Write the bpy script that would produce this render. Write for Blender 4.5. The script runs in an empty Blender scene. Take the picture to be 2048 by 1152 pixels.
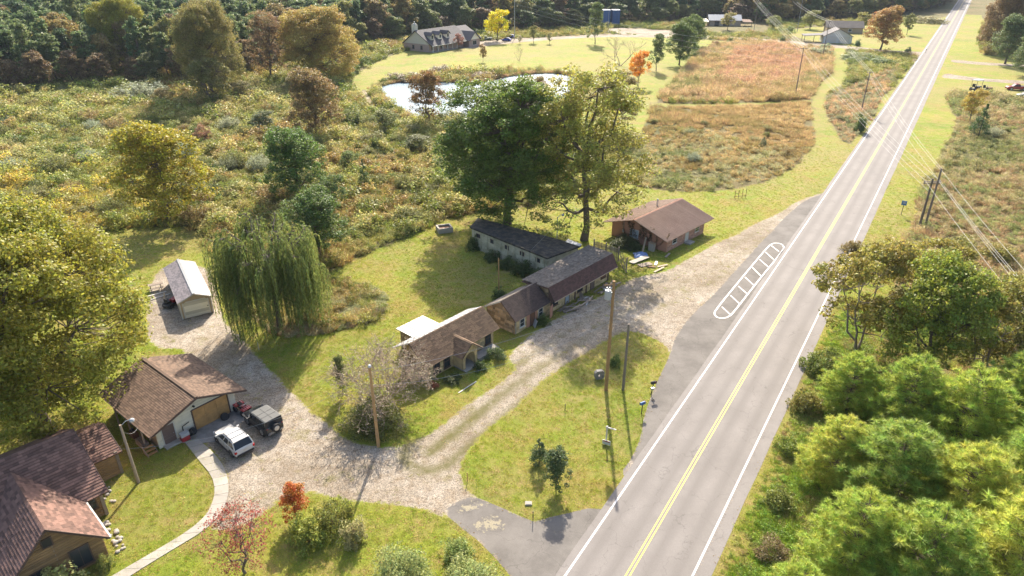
import bpy, bmesh, math, random
import numpy as np
from mathutils import Vector, Matrix
from mathutils.geometry import delaunay_2d_cdt
R = math.radians
random.seed(7); rng = np.random.default_rng(7)
scene = bpy.context.scene
COL = scene.collection

# ---------------------------------------------------------------- camera
CAM_H = 40.0; FPX = 1365.3; PITCH = R(26.7)
cd = bpy.data.cameras.new('camera'); cam = bpy.data.objects.new('camera', cd); COL.objects.link(cam)
cam.location = (0, 0, CAM_H); cam.rotation_euler = (R(90) - PITCH, 0, 0)
cd.sensor_width = 36; cd.lens = 24.0; cd.clip_start = 0.5; cd.clip_end = 6000
scene.camera = cam
# ---------------------------------------------------------------- sky and sun
SUN_EL, SUN_AZ = 36.5, 4.0            # azimuth from +Y towards +X
w = bpy.data.worlds.new('World'); scene.world = w; w.use_nodes = True
nt = w.node_tree; nt.nodes.clear()
sky = nt.nodes.new('ShaderNodeTexSky'); sky.sky_type = 'NISHITA'; sky.sun_disc = False
sky.sun_elevation = R(SUN_EL); sky.sun_rotation = R(SUN_AZ)
sky.air_density = 1.0; sky.dust_density = 3.0; sky.ozone_density = 1.0
bg = nt.nodes.new('ShaderNodeBackground'); bg.inputs[1].default_value = 0.125
wo = nt.nodes.new('ShaderNodeOutputWorld')
nt.links.new(sky.outputs[0], bg.inputs[0]); nt.links.new(bg.outputs[0], wo.inputs[0])
sl = bpy.data.lights.new('sun', 'SUN'); sl.energy = 4.3; sl.angle = R(0.6); sl.color = (1.0, .905, .76)
sun = bpy.data.objects.new('sun', sl); COL.objects.link(sun)
sd = Vector((math.sin(R(SUN_AZ)) * math.cos(R(SUN_EL)), math.cos(R(SUN_AZ)) * math.cos(R(SUN_EL)), math.sin(R(SUN_EL))))
sun.rotation_euler = sd.to_track_quat('Z', 'Y').to_euler(); sun.location = (0, 60, 120)
scene.view_settings.view_transform = 'Standard'; scene.view_settings.look = 'None'
scene.view_settings.exposure = 1.34; scene.view_settings.gamma = 1.0; scene.view_settings.use_curve_mapping = False
try:
    scene.cycles.max_bounces = 6; scene.cycles.diffuse_bounces = 3; scene.cycles.transmission_bounces = 4
    scene.cycles.transparent_max_bounces = 8; scene.cycles.caustics_reflective = False; scene.cycles.caustics_refractive = False
except Exception: pass

# ---------------------------------------------------------------- measuring helpers (survey of the place)
cP, sP = math.cos(PITCH), math.sin(PITCH)
def G(px, py, z=0.0):
    "ground position seen from the survey camera"
    u = (px - 1024) / FPX; v = (576 - py) / FPX
    t = (CAM_H - z) / (sP - v * cP)
    return Vector((u * t, (cP + v * sP) * t, z))
def HT(px, py, pyt):
    y = G(px, py).y; v = (576 - pyt) / FPX
    return CAM_H + y * (v * cP - sP) / (cP + v * sP)
def MPP(px, py):
    "metres per survey unit at that ground point"
    v = (576 - py) / FPX
    return CAM_H / (sP - v * cP) / FPX
def GA(pts):
    return np.array([G(*p)[:2] for p in pts])
def inside(poly, P):
    P = np.asarray(P, float); x, y = P[:, 0], P[:, 1]; c = np.zeros(len(P), bool)
    n = len(poly)
    for i in range(n):
        x1, y1 = poly[i]; x2, y2 = poly[(i + 1) % n]
        m = ((y1 > y) != (y2 > y)); 
        if y2 != y1: c ^= m & (x < (x2 - x1) * (y - y1) / (y2 - y1) + x1)
    return c
def edist(poly, P, closed=True):
    P = np.asarray(P, float); d = np.full(len(P), 1e9); n = len(poly)
    for i in range(n if closed else n - 1):
        a = np.array(poly[i]); b = np.array(poly[(i + 1) % n]); ab = b - a
        t = np.clip(((P - a) @ ab) / max(ab @ ab, 1e-9), 0, 1)
        d = np.minimum(d, np.hypot(*(P - a - t[:, None] * ab).T))
    return d
def smooth(pts, it=2, closed=True):
    p = [tuple(q) for q in pts]
    for _ in range(it):
        q = []; n = len(p)
        for i in range(n if closed else n - 1):
            a, b = p[i], p[(i + 1) % n]
            q += [(a[0] * .75 + b[0] * .25, a[1] * .75 + b[1] * .25), (a[0] * .25 + b[0] * .75, a[1] * .25 + b[1] * .75)]
        if not closed: q = [p[0]] + q + [p[-1]]
        p = q
    return p

# ---------------------------------------------------------------- object helpers
def link(o, parent=None):
    COL.objects.link(o)
    if parent is not None: o.parent = parent
    return o
def thing(name, label, cat, loc=(0, 0, 0), rz=0.0, group=None):
    o = bpy.data.objects.new(name, None); o.empty_display_size = .5; link(o)
    o.location = loc; o.rotation_euler = (0, 0, rz)
    o['label'] = label; o['category'] = cat
    if group: o['group'] = group
    return o
def tag(o, label, cat, group=None):
    o['label'] = label; o['category'] = cat
    if group: o['group'] = group
    return o
def struct(o): o['kind'] = 'structure'; return o
def stuff(o): o['kind'] = 'stuff'; return o
def copy_tree(o, loc=None, rz=None, sc=None, label=None, color=None, group=None):
    c = o.copy(); COL.objects.link(c)
    if loc is not None: c.location = loc
    if rz is not None: c.rotation_euler = (0, 0, rz)
    if sc is not None: c.scale = sc if hasattr(sc, '__len__') else (sc, sc, sc)
    if label: c['label'] = label
    if group: c['group'] = group
    for ch in o.children:
        d = ch.copy(); COL.objects.link(d); d.parent = c
        if color is not None and 'crown' in ch.name or (color is not None and 'foliage' in ch.name): d.color = color
        for g in ch.children:
            e = g.copy(); COL.objects.link(e); e.parent = d
    return c
def np_mesh(name, V, F, attrs=None, mat=None, smooth_=False):
    "fast mesh from numpy arrays; F is (n,3) or (n,4), or a list of such arrays"
    me = bpy.data.meshes.new(name); V = np.asarray(V, np.float32)
    Fs = F if (isinstance(F, list) and hasattr(F[0], 'ndim')) else [F]
    Fs = [np.asarray(f, np.int32) for f in Fs if len(f)]
    me.vertices.add(len(V)); me.vertices.foreach_set('co', V.ravel())
    idx = np.concatenate([f.ravel() for f in Fs]); tot = np.concatenate([np.full(len(f), f.shape[1], np.int32) for f in Fs])
    me.loops.add(len(idx)); me.loops.foreach_set('vertex_index', idx)
    me.polygons.add(len(tot)); st = np.concatenate([[0], np.cumsum(tot)[:-1]]).astype(np.int32)
    me.polygons.foreach_set('loop_start', st)
    try: me.polygons.foreach_set('loop_total', tot)
    except Exception: pass
    for k, a in (attrs or {}).items():
        a = np.asarray(a, np.float32)
        if a.ndim == 1:
            at = me.attributes.new(k, 'FLOAT', 'POINT'); at.data.foreach_set('value', a)
        else:
            at = me.attributes.new(k, 'FLOAT_COLOR', 'POINT'); at.data.foreach_set('color', a.ravel())
    if smooth_: me.polygons.foreach_set('use_smooth', np.ones(len(tot), bool))
    me.update(calc_edges=True); me.validate()
    if mat: me.materials.append(mat)
    return me
def np_obj(name, V, F, attrs=None, mat=None, parent=None, smooth_=False):
    return link(bpy.data.objects.new(name, np_mesh(name, V, F, attrs, mat, smooth_)), parent)

class MB:
    "collects simple shapes into one mesh; every face may carry a random value"
    def __init__(s): s.v = []; s.f = []; s.r = []
    def face(s, pts, r=None):
        b = len(s.v); s.v += [tuple(p) for p in pts]; s.f.append(tuple(range(b, b + len(pts)))); s.r += [random.random() if r is None else r] * len(pts)
    def prism(s, bot, top, r=None):
        r = random.random() if r is None else r
        b = len(s.v); n = len(bot); s.v += [tuple(p) for p in bot] + [tuple(p) for p in top]; s.r += [r] * (2 * n)
        s.f.append(tuple(range(b + n, b + 2 * n))); s.f.append(tuple(reversed(range(b, b + n))))
        for i in range(n):
            j = (i + 1) % n; s.f.append((b + i, b + j, b + n + j, b + n + i))
    def box(s, c, d, rz=0.0, r=None, M=None):
        x, y, z = d[0] / 2, d[1] / 2, d[2] / 2; ca, sa = math.cos(rz), math.sin(rz)
        P = [(-x, -y), (x, -y), (x, y), (-x, y)]
        P = [(c[0] + a * ca - b * sa, c[1] + a * sa + b * ca) for a, b in P]
        bot = [(a, b, c[2] - z) for a, b in P]; top = [(a, b, c[2] + z) for a, b in P]
        if M is not None: bot = [M @ Vector(p) for p in bot]; top = [M @ Vector(p) for p in top]
        s.prism(bot, top, r)
    def tube(s, a, b, ra, rb=None, n=8, r=None, cap=True):
        rb = ra if rb is None else rb
        a = Vector(a); b = Vector(b); d = (b - a)
        if d.length < 1e-6: return
        q = d.to_track_quat('Z', 'Y'); r = random.random() if r is None else r
        A = [a + q @ Vector((ra * math.cos(2 * math.pi * i / n), ra * math.sin(2 * math.pi * i / n), 0)) for i in range(n)]
        B = [b + q @ Vector((rb * math.cos(2 * math.pi * i / n), rb * math.sin(2 * math.pi * i / n), 0)) for i in range(n)]
        if cap: s.prism(A, B, r)
        else:
            k = len(s.v); s.v += [tuple(p) for p in A + B]; s.r += [r] * 2 * n
            for i in range(n): j = (i + 1) % n; s.f.append((k + i, k + j, k + n + j, k + n + i))
    def path(s, pts, ra, rb=None, n=5, r=None):
        rb = ra if rb is None else rb; L = len(pts) - 1
        for i in range(L):
            s.tube(pts[i], pts[i + 1], ra + (rb - ra) * i / L, ra + (rb - ra) * (i + 1) / L, n, r, cap=True)
    def lathe(s, prof, c=(0, 0, 0), n=16, axis='Z', r=None):
        r = random.random() if r is None else r; k = len(s.v)
        for (rad, h) in prof:
            for i in range(n):
                a = 2 * math.pi * i / n; x, y = rad * math.cos(a), rad * math.sin(a)
                p = (x, y, h) if axis == 'Z' else ((x, h, y) if axis == 'Y' else (h, x, y))
                s.v.append((p[0] + c[0], p[1] + c[1], p[2] + c[2])); s.r.append(r)
        for j in range(len(prof) - 1):
            for i in range(n):
                q = (i + 1) % n; s.f.append((k + j * n + i, k + j * n + q, k + (j + 1) * n + q, k + (j + 1) * n + i))
        s.f.append(tuple(k + i for i in range(n))[::-1]); s.f.append(tuple(k + (len(prof) - 1) * n + i for i in range(n)))
    def build(s, name, mat, parent=None, smooth_=False, bevel=0):
        me = bpy.data.meshes.new(name); me.from_pydata(s.v, [], s.f)
        at = me.attributes.new('rnd', 'FLOAT', 'POINT'); at.data.foreach_set('value', np.array(s.r, np.float32))
        me.materials.append(mat)
        if smooth_:
            for p in me.polygons: p.use_smooth = True
        me.update(); bm = bmesh.new(); bm.from_mesh(me); bmesh.ops.recalc_face_normals(bm, faces=bm.faces); bm.to_mesh(me); bm.free()
        o = link(bpy.data.objects.new(name, me), parent)
        if bevel:
            m = o.modifiers.new('bevel', 'BEVEL'); m.width = bevel; m.segments = 2; m.limit_method = 'ANGLE'
        return o

def clip_poly(sub, clip):
    "Sutherland-Hodgman, clip must be convex and CCW"
    out = list(sub)
    for i in range(len(clip)):
        a = clip[i]; b = clip[(i + 1) % len(clip)]; inp = out; out = []
        if not inp: return []
        def side(p): return (b[0] - a[0]) * (p[1] - a[1]) - (b[1] - a[1]) * (p[0] - a[0])
        for j in range(len(inp)):
            p, q = inp[j - 1], inp[j]; sp_, sq = side(p), side(q)
            if (sp_ >= 0) != (sq >= 0):
                t = sp_ / (sp_ - sq); out.append((p[0] + (q[0] - p[0]) * t, p[1] + (q[1] - p[1]) * t))
            if sq >= 0: out.append(q)
    return out
def ccw(poly):
    a = sum(poly[i - 1][0] * poly[i][1] - poly[i][0] * poly[i - 1][1] for i in range(len(poly)))
    return poly if a > 0 else poly[::-1]
def plane_frame(P):
    "frame of a planar 3D polygon: u along the first edge, v towards the interior, n outward (up or as wound)"
    P = [Vector(p) for p in P]; u = (P[1] - P[0]).normalized(); n = None
    for k in range(2, len(P)):
        n = u.cross(P[k] - P[0])
        if n.length > 1e-4: break
    n.normalize(); v = n.cross(u); return P[0], u, v, n
def tiles(mb_or_fn, P, du, dv, gap=.01, lo=.01, hi=.03, stagger=.5, jit=0.0, holes=None, base=.0, wiggle=0.0, seed=0):
    """covers the planar polygon P (first edge = lower course line) with single pieces.
    lo/hi = thickness at the upper and lower edge of each piece."""
    rr = random.Random(seed); O, u, v, n = plane_frame(P)
    Q = ccw([((Vector(p) - O).dot(u), (Vector(p) - O).dot(v)) for p in P])
    u0, u1 = min(q[0] for q in Q), max(q[0] for q in Q); v0, v1 = min(q[1] for q in Q), max(q[1] for q in Q)
    nv = max(1, int(round((v1 - v0) / dv))); dv = (v1 - v0) / nv; cnt = 0
    jx = {}
    for j in range(nv):
        off = (j % 2) * du * stagger + (rr.random() * du if stagger > .9 else 0); x = u0 - off; 
        while x < u1:
            wd = du * (1 + (rr.random() - .5) * jit * 2); a, b = x, x + wd; x += wd
            if b < u0 or a > u1: continue
            va, vb = v0 + j * dv, v0 + (j + 1) * dv
            w_ = lambda: (rr.random() - .5) * wiggle
            c = [(a + gap / 2 + w_(), va + gap / 2 + w_()), (b - gap / 2 + w_(), va + gap / 2 + w_()), (b - gap / 2 + w_(), vb - gap / 2 + w_()), (a + gap / 2 + w_(), vb - gap / 2 + w_())]
            pl = clip_poly(c, Q)
            if len(pl) < 3: continue
            if holes:
                cx = sum(p[0] for p in pl) / len(pl); cy = sum(p[1] for p in pl) / len(pl)
                if any(h[0] < cx < h[2] and h[1] < cy < h[3] for h in holes): continue
            e = rr.random() * (hi - lo) * .35
            bot = [O + u * p[0] + v * p[1] + n * base for p in pl]
            top = [O + u * p[0] + v * p[1] + n * (base + e + hi + (lo - hi) * min(1, max(0, (p[1] - va) / dv))) for p in pl]
            if isinstance(mb_or_fn, MB): mb_or_fn.prism(bot, top, rr.random())
            else: mb_or_fn(bot, top, rr.random())
            cnt += 1
    return cnt
def slab(mb, P, th):
    "a planar polygon given thickness downwards along its normal"
    O, u, v, n = plane_frame(P); mb.prism([Vector(p) - n * th for p in P], [Vector(p) for p in P])
# ---------------------------------------------------------------- materials
def ramp(nt, fac, stops, interp='LINEAR'):
    n = nt.nodes.new('ShaderNodeValToRGB'); n.color_ramp.interpolation = interp; e = n.color_ramp.elements
    while len(e) < len(stops): e.new(.5)
    for i, (p, c) in enumerate(stops): e[i].position = p; e[i].color = (*c, 1) if len(c) == 3 else c
    nt.links.new(fac, n.inputs[0]); return n.outputs[0]
def noise(nt, scale, detail=4, rough=.6, vec=None, dist=0.0):
    n = nt.nodes.new('ShaderNodeTexNoise'); n.inputs['Scale'].default_value = scale; n.inputs['Detail'].default_value = detail
    n.inputs['Roughness'].default_value = rough; n.inputs['Distortion'].default_value = dist
    if vec is None:
        g = nt.nodes.get('POS') or nt.nodes.new('ShaderNodeNewGeometry'); g.name = 'POS'; vec = g.outputs['Position']
    nt.links.new(vec, n.inputs['Vector']); return n.outputs['Fac']
def math_(nt, op, a, b=None, clamp=False):
    n = nt.nodes.new('ShaderNodeMath'); n.operation = op; n.use_clamp = clamp
    for i, x in enumerate((a, b)):
        if x is None: continue
        if isinstance(x, (int, float)): n.inputs[i].default_value = x
        else: nt.links.new(x, n.inputs[i])
    return n.outputs[0]
def mix(nt, fac, a, b, mode='MIX'):
    n = nt.nodes.new('ShaderNodeMix'); n.data_type = 'RGBA'; n.blend_type = mode
    for s, x in ((n.inputs[0], fac), (n.inputs[6], a), (n.inputs[7], b)):
        if isinstance(x, (int, float)): s.default_value = x
        elif isinstance(x, tuple): s.default_value = (*x, 1)
        else: nt.links.new(x, s)
    return n.outputs[2]
def new_mat(name):
    m = bpy.data.materials.new(name); m.use_nodes = True; nt = m.node_tree; nt.nodes.clear()
    p = nt.nodes.new('ShaderNodeBsdfPrincipled'); o = nt.nodes.new('ShaderNodeOutputMaterial'); nt.links.new(p.outputs[0], o.inputs[0])
    return m, nt, p
def setc(nt, p, c): 
    if isinstance(c, tuple): p.inputs['Base Color'].default_value = (*c, 1)
    else: nt.links.new(c, p.inputs['Base Color'])
def bump(nt, p, h, strength=.4, dist=.02):
    b = nt.nodes.new('ShaderNodeBump'); b.inputs['Strength'].default_value = strength; b.inputs['Distance'].default_value = dist
    nt.links.new(h, b.inputs['Height']); nt.links.new(b.outputs[0], p.inputs['Normal'])
def attr(nt, name, kind='GEOMETRY', out='Fac'):
    a = nt.nodes.new('ShaderNodeAttribute'); a.attribute_name = name; a.attribute_type = kind; return a.outputs[out]
def simple(name, col, rough=.7, metal=0.0, var=.25, scale=3.0, rnd=.3, grime=None, bmp=0.0, bscale=40, spec=None):
    "one material: colour with broad blotches, per-piece variation and a fine grain"
    m, nt, p = new_mat(name)
    n1 = noise(nt, scale, 5); n2 = noise(nt, scale * 9, 3)
    c = mix(nt, n1, tuple(x * (1 - var) for x in col), tuple(min(1, x * (1 + var)) for x in col))
    v = math_(nt, 'ADD', math_(nt, 'MULTIPLY', n2, var * 1.2), 1 - var * .6)
    if rnd:
        a = attr(nt, 'rnd'); v = math_(nt, 'MULTIPLY', v, math_(nt, 'ADD', math_(nt, 'MULTIPLY', a, 2 * rnd), 1 - rnd))
    cm = nt.nodes.new('ShaderNodeVectorMath'); cm.operation = 'SCALE'; nt.links.new(c, cm.inputs[0]); nt.links.new(v, cm.inputs['Scale'])
    c = cm.outputs[0]
    if grime:
        g = ramp(nt, noise(nt, scale * .7, 6, .7), [(.45, (0, 0, 0)), (.7, (1, 1, 1))]); c = mix(nt, math_(nt, 'MULTIPLY', g, grime[3] if len(grime) > 3 else .6), c, tuple(grime[:3]))
    nt.links.new(c, p.inputs['Base Color']); p.inputs['Roughness'].default_value = rough; p.inputs['Metallic'].default_value = metal
    if spec is not None: p.inputs['Specular IOR Level'].default_value = spec
    if bmp: bump(nt, p, noise(nt, bscale, 3), bmp, .01)
    return m

def lawn_color(nt):
    n1 = noise(nt, .07, 5, .65); n2 = noise(nt, .5, 5, .7); n3 = noise(nt, 7, 3, .7); n4 = noise(nt, 26, 2, .8)
    c = ramp(nt, n1, [(.34, (.13, .18, .018)), (.5, (.175, .21, .023)), (.68, (.235, .215, .038))])
    c = mix(nt, ramp(nt, n2, [(.47, (0, 0, 0)), (.68, (.9, .9, .9))]), c, (.27, .20, .075)); c = mix(nt, ramp(nt, noise(nt, .13, 4, .6), [(.52, (0, 0, 0)), (.66, (.6, .6, .6))]), c, (.24, .16, .055))
    c = mix(nt, ramp(nt, noise(nt, .022, 6, .75), [(.45, (0, 0, 0)), (.62, (.75, .75, .75))]), c, (.23, .185, .07)); c = mix(nt, ramp(nt, n2, [(.27, (.7, .7, .7)), (.42, (0, 0, 0))]), c, (.10, .14, .022))
    v = math_(nt, 'ADD', math_(nt, 'MULTIPLY', n3, 1.1), math_(nt, 'MULTIPLY', n4, 1.9))
    v = math_(nt, 'SUBTRACT', v, .38)
    m = nt.nodes.new('ShaderNodeVectorMath'); m.operation = 'SCALE'; nt.links.new(c, m.inputs[0]); nt.links.new(v, m.inputs['Scale'])
    return m.outputs[0]
def brush_color(nt):
    n1 = noise(nt, .045, 5, .65); n2 = noise(nt, .6, 5, .75); n3 = noise(nt, 6, 4, .8)
    c = ramp(nt, n1, [(.33, (.12, .125, .045)), (.5, (.18, .15, .065)), (.66, (.22, .16, .08))])
    c = mix(nt, ramp(nt, n2, [(.42, (0, 0, 0)), (.7, (.8, .8, .8))]), c, (.09, .085, .03))
    v = math_(nt, 'ADD', math_(nt, 'MULTIPLY', n3, 1.6), .2)
    m = nt.nodes.new('ShaderNodeVectorMath'); m.operation = 'SCALE'; nt.links.new(c, m.inputs[0]); nt.links.new(v, m.inputs['Scale'])
    return m.outputs[0]
def gravel_color(nt):
    n1 = noise(nt, .12, 5, .65); n2 = noise(nt, 1.1, 5, .75)
    g = nt.nodes.get('POS'); vo = nt.nodes.new('ShaderNodeTexVoronoi'); vo.inputs['Scale'].default_value = 13; nt.links.new(g.outputs['Position'], vo.inputs['Vector'])
    vc = nt.nodes.new('ShaderNodeRGBToBW'); nt.links.new(vo.outputs['Color'], vc.inputs[0])
    c = ramp(nt, n1, [(.36, (.21, .17, .125)), (.5, (.295, .25, .195)), (.66, (.355, .31, .255))])
    c = mix(nt, ramp(nt, n2, [(.46, (0, 0, 0)), (.66, (.8, .8, .8))]), c, (.19, .14, .09)); c = mix(nt, ramp(nt, noise(nt, .35, 5, .7), [(.56, (0, 0, 0)), (.68, (.7, .7, .7))]), c, (.17, .15, .06))
    v = math_(nt, 'ADD', math_(nt, 'MULTIPLY', vc.outputs[0], 1.15), .42)
    v = math_(nt, 'MULTIPLY', v, math_(nt, 'ADD', math_(nt, 'MULTIPLY', noise(nt, 28, 2), .6), .7))
    m = nt.nodes.new('ShaderNodeVectorMath'); m.operation = 'SCALE'; nt.links.new(c, m.inputs[0]); nt.links.new(v, m.inputs['Scale'])
    return m.outputs[0]
def asphalt_color(nt, a, b, crack=True):
    n1 = noise(nt, .25, 5, .7); n3 = noise(nt, 22, 3, .8)
    c = mix(nt, ramp(nt, n1, [(.35, (0, 0, 0)), (.65, (1, 1, 1))]), a, b)
    v = math_(nt, 'ADD', math_(nt, 'MULTIPLY', n3, .9), .55)
    if crack:
        g = nt.nodes.get('POS'); q = nt.nodes.new('ShaderNodeTexVoronoi'); q.feature = 'DISTANCE_TO_EDGE'; q.inputs['Scale'].default_value = .22
        wn = nt.nodes.new('ShaderNodeTexNoise'); wn.inputs['Scale'].default_value = .8; wn.inputs['Detail'].default_value = 4; nt.links.new(g.outputs['Position'], wn.inputs['Vector'])
        ad = nt.nodes.new('ShaderNodeVectorMath'); ad.operation = 'MULTIPLY_ADD'; nt.links.new(wn.outputs['Color'], ad.inputs[0]); ad.inputs[1].default_value = (2.5, 2.5, 0); nt.links.new(g.outputs['Position'], ad.inputs[2])
        nt.links.new(ad.outputs[0], q.inputs['Vector'])
        k = ramp(nt, q.outputs['Distance'], [(.0, (.72, .72, .72)), (.007, (1, 1, 1))]); v = math_(nt, 'MULTIPLY', v, k)
    m = nt.nodes.new('ShaderNodeVectorMath'); m.operation = 'SCALE'; nt.links.new(c, m.inputs[0]); nt.links.new(v, m.inputs['Scale'])
    return m.outputs[0]
def edge_fac(nt, w=.5, amp=1.0, scale=2.2):
    e = attr(nt, 'edge'); n = noise(nt, scale, 5, .7)
    x = math_(nt, 'ADD', math_(nt, 'ADD', e, .3), math_(nt, 'MULTIPLY', math_(nt, 'SUBTRACT', n, .62), amp * 2)); return math_(nt, 'DIVIDE', x, w, clamp=True)
def zone_mat(name, cf, under=None, w=.5, amp=.8, scale=2.2, rough=.9, bs=.6, bsc=12, bd=.05, post=None):
    m, nt, p = new_mat(name); noise(nt, 1)
    c = cf(nt)
    if post: c = post(nt, c)
    if under: c = mix(nt, edge_fac(nt, w, amp, scale), under(nt), c)
    nt.links.new(c, p.inputs['Base Color']); p.inputs['Roughness'].default_value = rough; p.inputs['Specular IOR Level'].default_value = .15
    bump(nt, p, noise(nt, bsc, 4, .8), bs, bd); return m
M = {}
M['ground'] = zone_mat('ground_brush', brush_color, bs=1, bsc=4, bd=.25)
M['lawn'] = zone_mat('lawn_grass', lawn_color, brush_color, w=.6, amp=1.2, scale=1.2, bs=.9, bsc=14, bd=.10)
def track(nt, c):
    # worn strip of grass between the wheel tracks
    e = attr(nt, 'strip'); n = noise(nt, 1.6, 5, .8); x = math_(nt, 'MULTIPLY', e, ramp(nt, n, [(.28, (0, 0, 0)), (.44, (1, 1, 1))])); return mix(nt, x, c, (.115, .105, .035))
M['gravel'] = zone_mat('gravel', gravel_color, lawn_color, w=.35, amp=1.1, scale=1.8, bs=.8, bsc=16, bd=.05, post=track)
M['old_asphalt'] = zone_mat('old_asphalt', lambda nt: asphalt_color(nt, (.13, .118, .106), (.195, .178, .16)), gravel_color, w=.25, amp=.7, scale=1.5, bs=.3, bsc=30, bd=.01)
M['dirt'] = zone_mat('pale_dirt_track', lambda nt: mix(nt, noise(nt, 1.5, 5), (.26, .22, .15), (.42, .37, .28)), brush_color, w=.7, amp=1.0)
M['far_gravel'] = zone_mat('far_gravel', gravel_color, lawn_color, w=.5, amp=.6)
def road_post(nt, c):
    # tyre-darkened bands along the lanes
    s = attr(nt, 'lane'); x = math_(nt, 'MULTIPLY', s, math_(nt, 'ADD', math_(nt, 'MULTIPLY', noise(nt, .5, 4), .8), .1)); return mix(nt, x, c, (.135, .122, .112))
M['road'] = zone_mat('road_asphalt', lambda nt: asphalt_color(nt, (.185, .168, .155), (.225, .205, .19), crack=True), rough=.75, bs=.25, bsc=40, bd=.01, post=road_post)
def paint(name, col, wear=.42):
    m, nt, p = new_mat(name); n = noise(nt, 9, 5, .8)
    nt.links.new(mix(nt, ramp(nt, n, [(wear - .14, (0, 0, 0)), (wear, (1, 1, 1))]), (.28, .26, .24), col), p.inputs['Base Color']); p.inputs['Roughness'].default_value = .6; return m
M['spill'] = zone_mat('gravel_spill', lambda nt: mix(nt, noise(nt, 9, 4), (.22, .19, .13), (.36, .32, .23)), lambda nt: asphalt_color(nt, (.13, .118, .106), (.195, .178, .16)), w=.25, amp=2.4, scale=2.4)
M['white_paint'] = paint('white_road_paint', (.62, .60, .58)); M['yellow_paint'] = paint('yellow_road_paint', (.56, .43, .045))

def leafmat(name, src, transl=.38):
    m = bpy.data.materials.new(name); m.use_nodes = True; nt = m.node_tree; nt.nodes.clear()
    if src == 'object': o = nt.nodes.new('ShaderNodeObjectInfo'); c = o.outputs['Color']
    else: c = attr(nt, 'tint', 'INSTANCER', 'Color')
    r = attr(nt, 'rnd'); h = nt.nodes.new('ShaderNodeHueSaturation'); nt.links.new(c, h.inputs['Color'])
    nt.links.new(math_(nt, 'ADD', math_(nt, 'MULTIPLY', r, .085), .457), h.inputs['Hue'])
    r2 = math_(nt, 'FRACT', math_(nt, 'MULTIPLY', r, 7.31)); nt.links.new(math_(nt, 'ADD', math_(nt, 'MULTIPLY', r2, .85), .58), h.inputs['Value']); h.inputs['Saturation'].default_value = 1.03
    d = nt.nodes.new('ShaderNodeBsdfPrincipled'); d.inputs['Roughness'].default_value = .55; d.inputs['Specular IOR Level'].default_value = .35; nt.links.new(h.outputs[0], d.inputs['Base Color'])
    t = nt.nodes.new('ShaderNodeBsdfTranslucent'); h2 = nt.nodes.new('ShaderNodeHueSaturation'); h2.inputs['Value'].default_value = 1.5; h2.inputs['Hue'].default_value = .492; nt.links.new(h.outputs[0], h2.inputs['Color']); nt.links.new(h2.outputs[0], t.inputs[0])
    mx = nt.nodes.new('ShaderNodeMixShader'); mx.inputs[0].default_value = transl; nt.links.new(d.outputs[0], mx.inputs[1]); nt.links.new(t.outputs[0], mx.inputs[2])
    o = nt.nodes.new('ShaderNodeOutputMaterial'); nt.links.new(mx.outputs[0], o.inputs[0]); return m
M['leaf'] = leafmat('foliage', 'object'); M['cover'] = leafmat('ground_foliage', 'inst', .32)
M['bark'] = simple('bark', (.13, .10, .075), .9, var=.4, scale=2, bmp=.6, bscale=14)
M['pale_bark'] = simple('pale_bark', (.24, .20, .16), .9, var=.3, scale=2, bmp=.5, bscale=14)
M['twig'] = simple('twig', (.30, .22, .17), .9, var=.3, rnd=.4)
M['pole'] = simple('pole_wood', (.40, .23, .10), .85, var=.35, scale=1.2, bmp=.4, bscale=10, grime=(.13, .09, .06, .5))
M['pole_old'] = simple('weathered_pole_wood', (.20, .165, .13), .9, var=.3, scale=1.2, bmp=.4, bscale=10)
M['wire'] = simple('wire', (.40, .39, .38), .6, metal=.0, var=.05, rnd=0)
M['galv'] = simple('galvanised_metal', (.36, .37, .38), .45, metal=.5, var=.15)
M['white_metal'] = simple('white_painted_metal', (.50, .50, .50), .4, var=.08)
M['shingle_brown'] = simple('brown_shingle', (.145, .092, .062), .9, var=.18, scale=.8, rnd=.34, bmp=.5, bscale=60)
M['shingle_house'] = simple('house_shingle', (.165, .092, .07), .9, var=.22, scale=.8, rnd=.42, bmp=.5, bscale=60)
M['shingle_rust'] = simple('rust_brown_shingle', (.145, .09, .052), .9, var=.25, scale=.7, rnd=.35, bmp=.5, bscale=60, grime=(.26, .17, .09, .35))
M['shingle_dark'] = simple('dark_shingle', (.06, .038, .031), .9, var=.25, scale=.7, rnd=.3, bmp=.5, bscale=60)
M['shingle_grey'] = simple('grey_brown_shingle', (.19, .155, .125), .9, var=.25, scale=.7, rnd=.35, bmp=.5, bscale=60, grime=(.08, .07, .06, .5))
M['mansard'] = simple('mansard_shingle', (.105, .052, .04), .9, var=.25, scale=.5, rnd=.25, bmp=.4, bscale=60, grime=(.035, .025, .022, .45))
M['far_roof'] = simple('far_house_shingle', (.07, .064, .07), .85, var=.15, scale=.5)
M['tar'] = simple('black_roll_roofing', (.032, .03, .03), .8, var=.5, scale=1.8, grime=(.17, .135, .09, .8), bmp=.5, bscale=12)
M['metal_roof'] = simple('white_sheet_metal', (.42, .42, .42), .45, metal=.2, var=.12, scale=.6, grime=(.30, .25, .2, .35))
M['red_metal'] = simple('faded_red_ribbed_metal', (.36, .24, .18), .5, metal=.15, var=.14, scale=.5, rnd=.1, grime=(.22, .11, .08, .4))
M['tan_siding'] = simple('tan_siding', (.36, .27, .18), .75, var=.12, rnd=.12)
M['white_siding'] = simple('cream_lap_siding', (.66, .60, .46), .7, var=.09, rnd=.08, grime=(.38, .34, .26, .3))
M['white_trim'] = simple('white_trim', (.52, .50, .46), .6, var=.1, rnd=.08)
M['brown_trim'] = simple('brown_trim', (.10, .06, .045), .7, var=.2)
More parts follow.
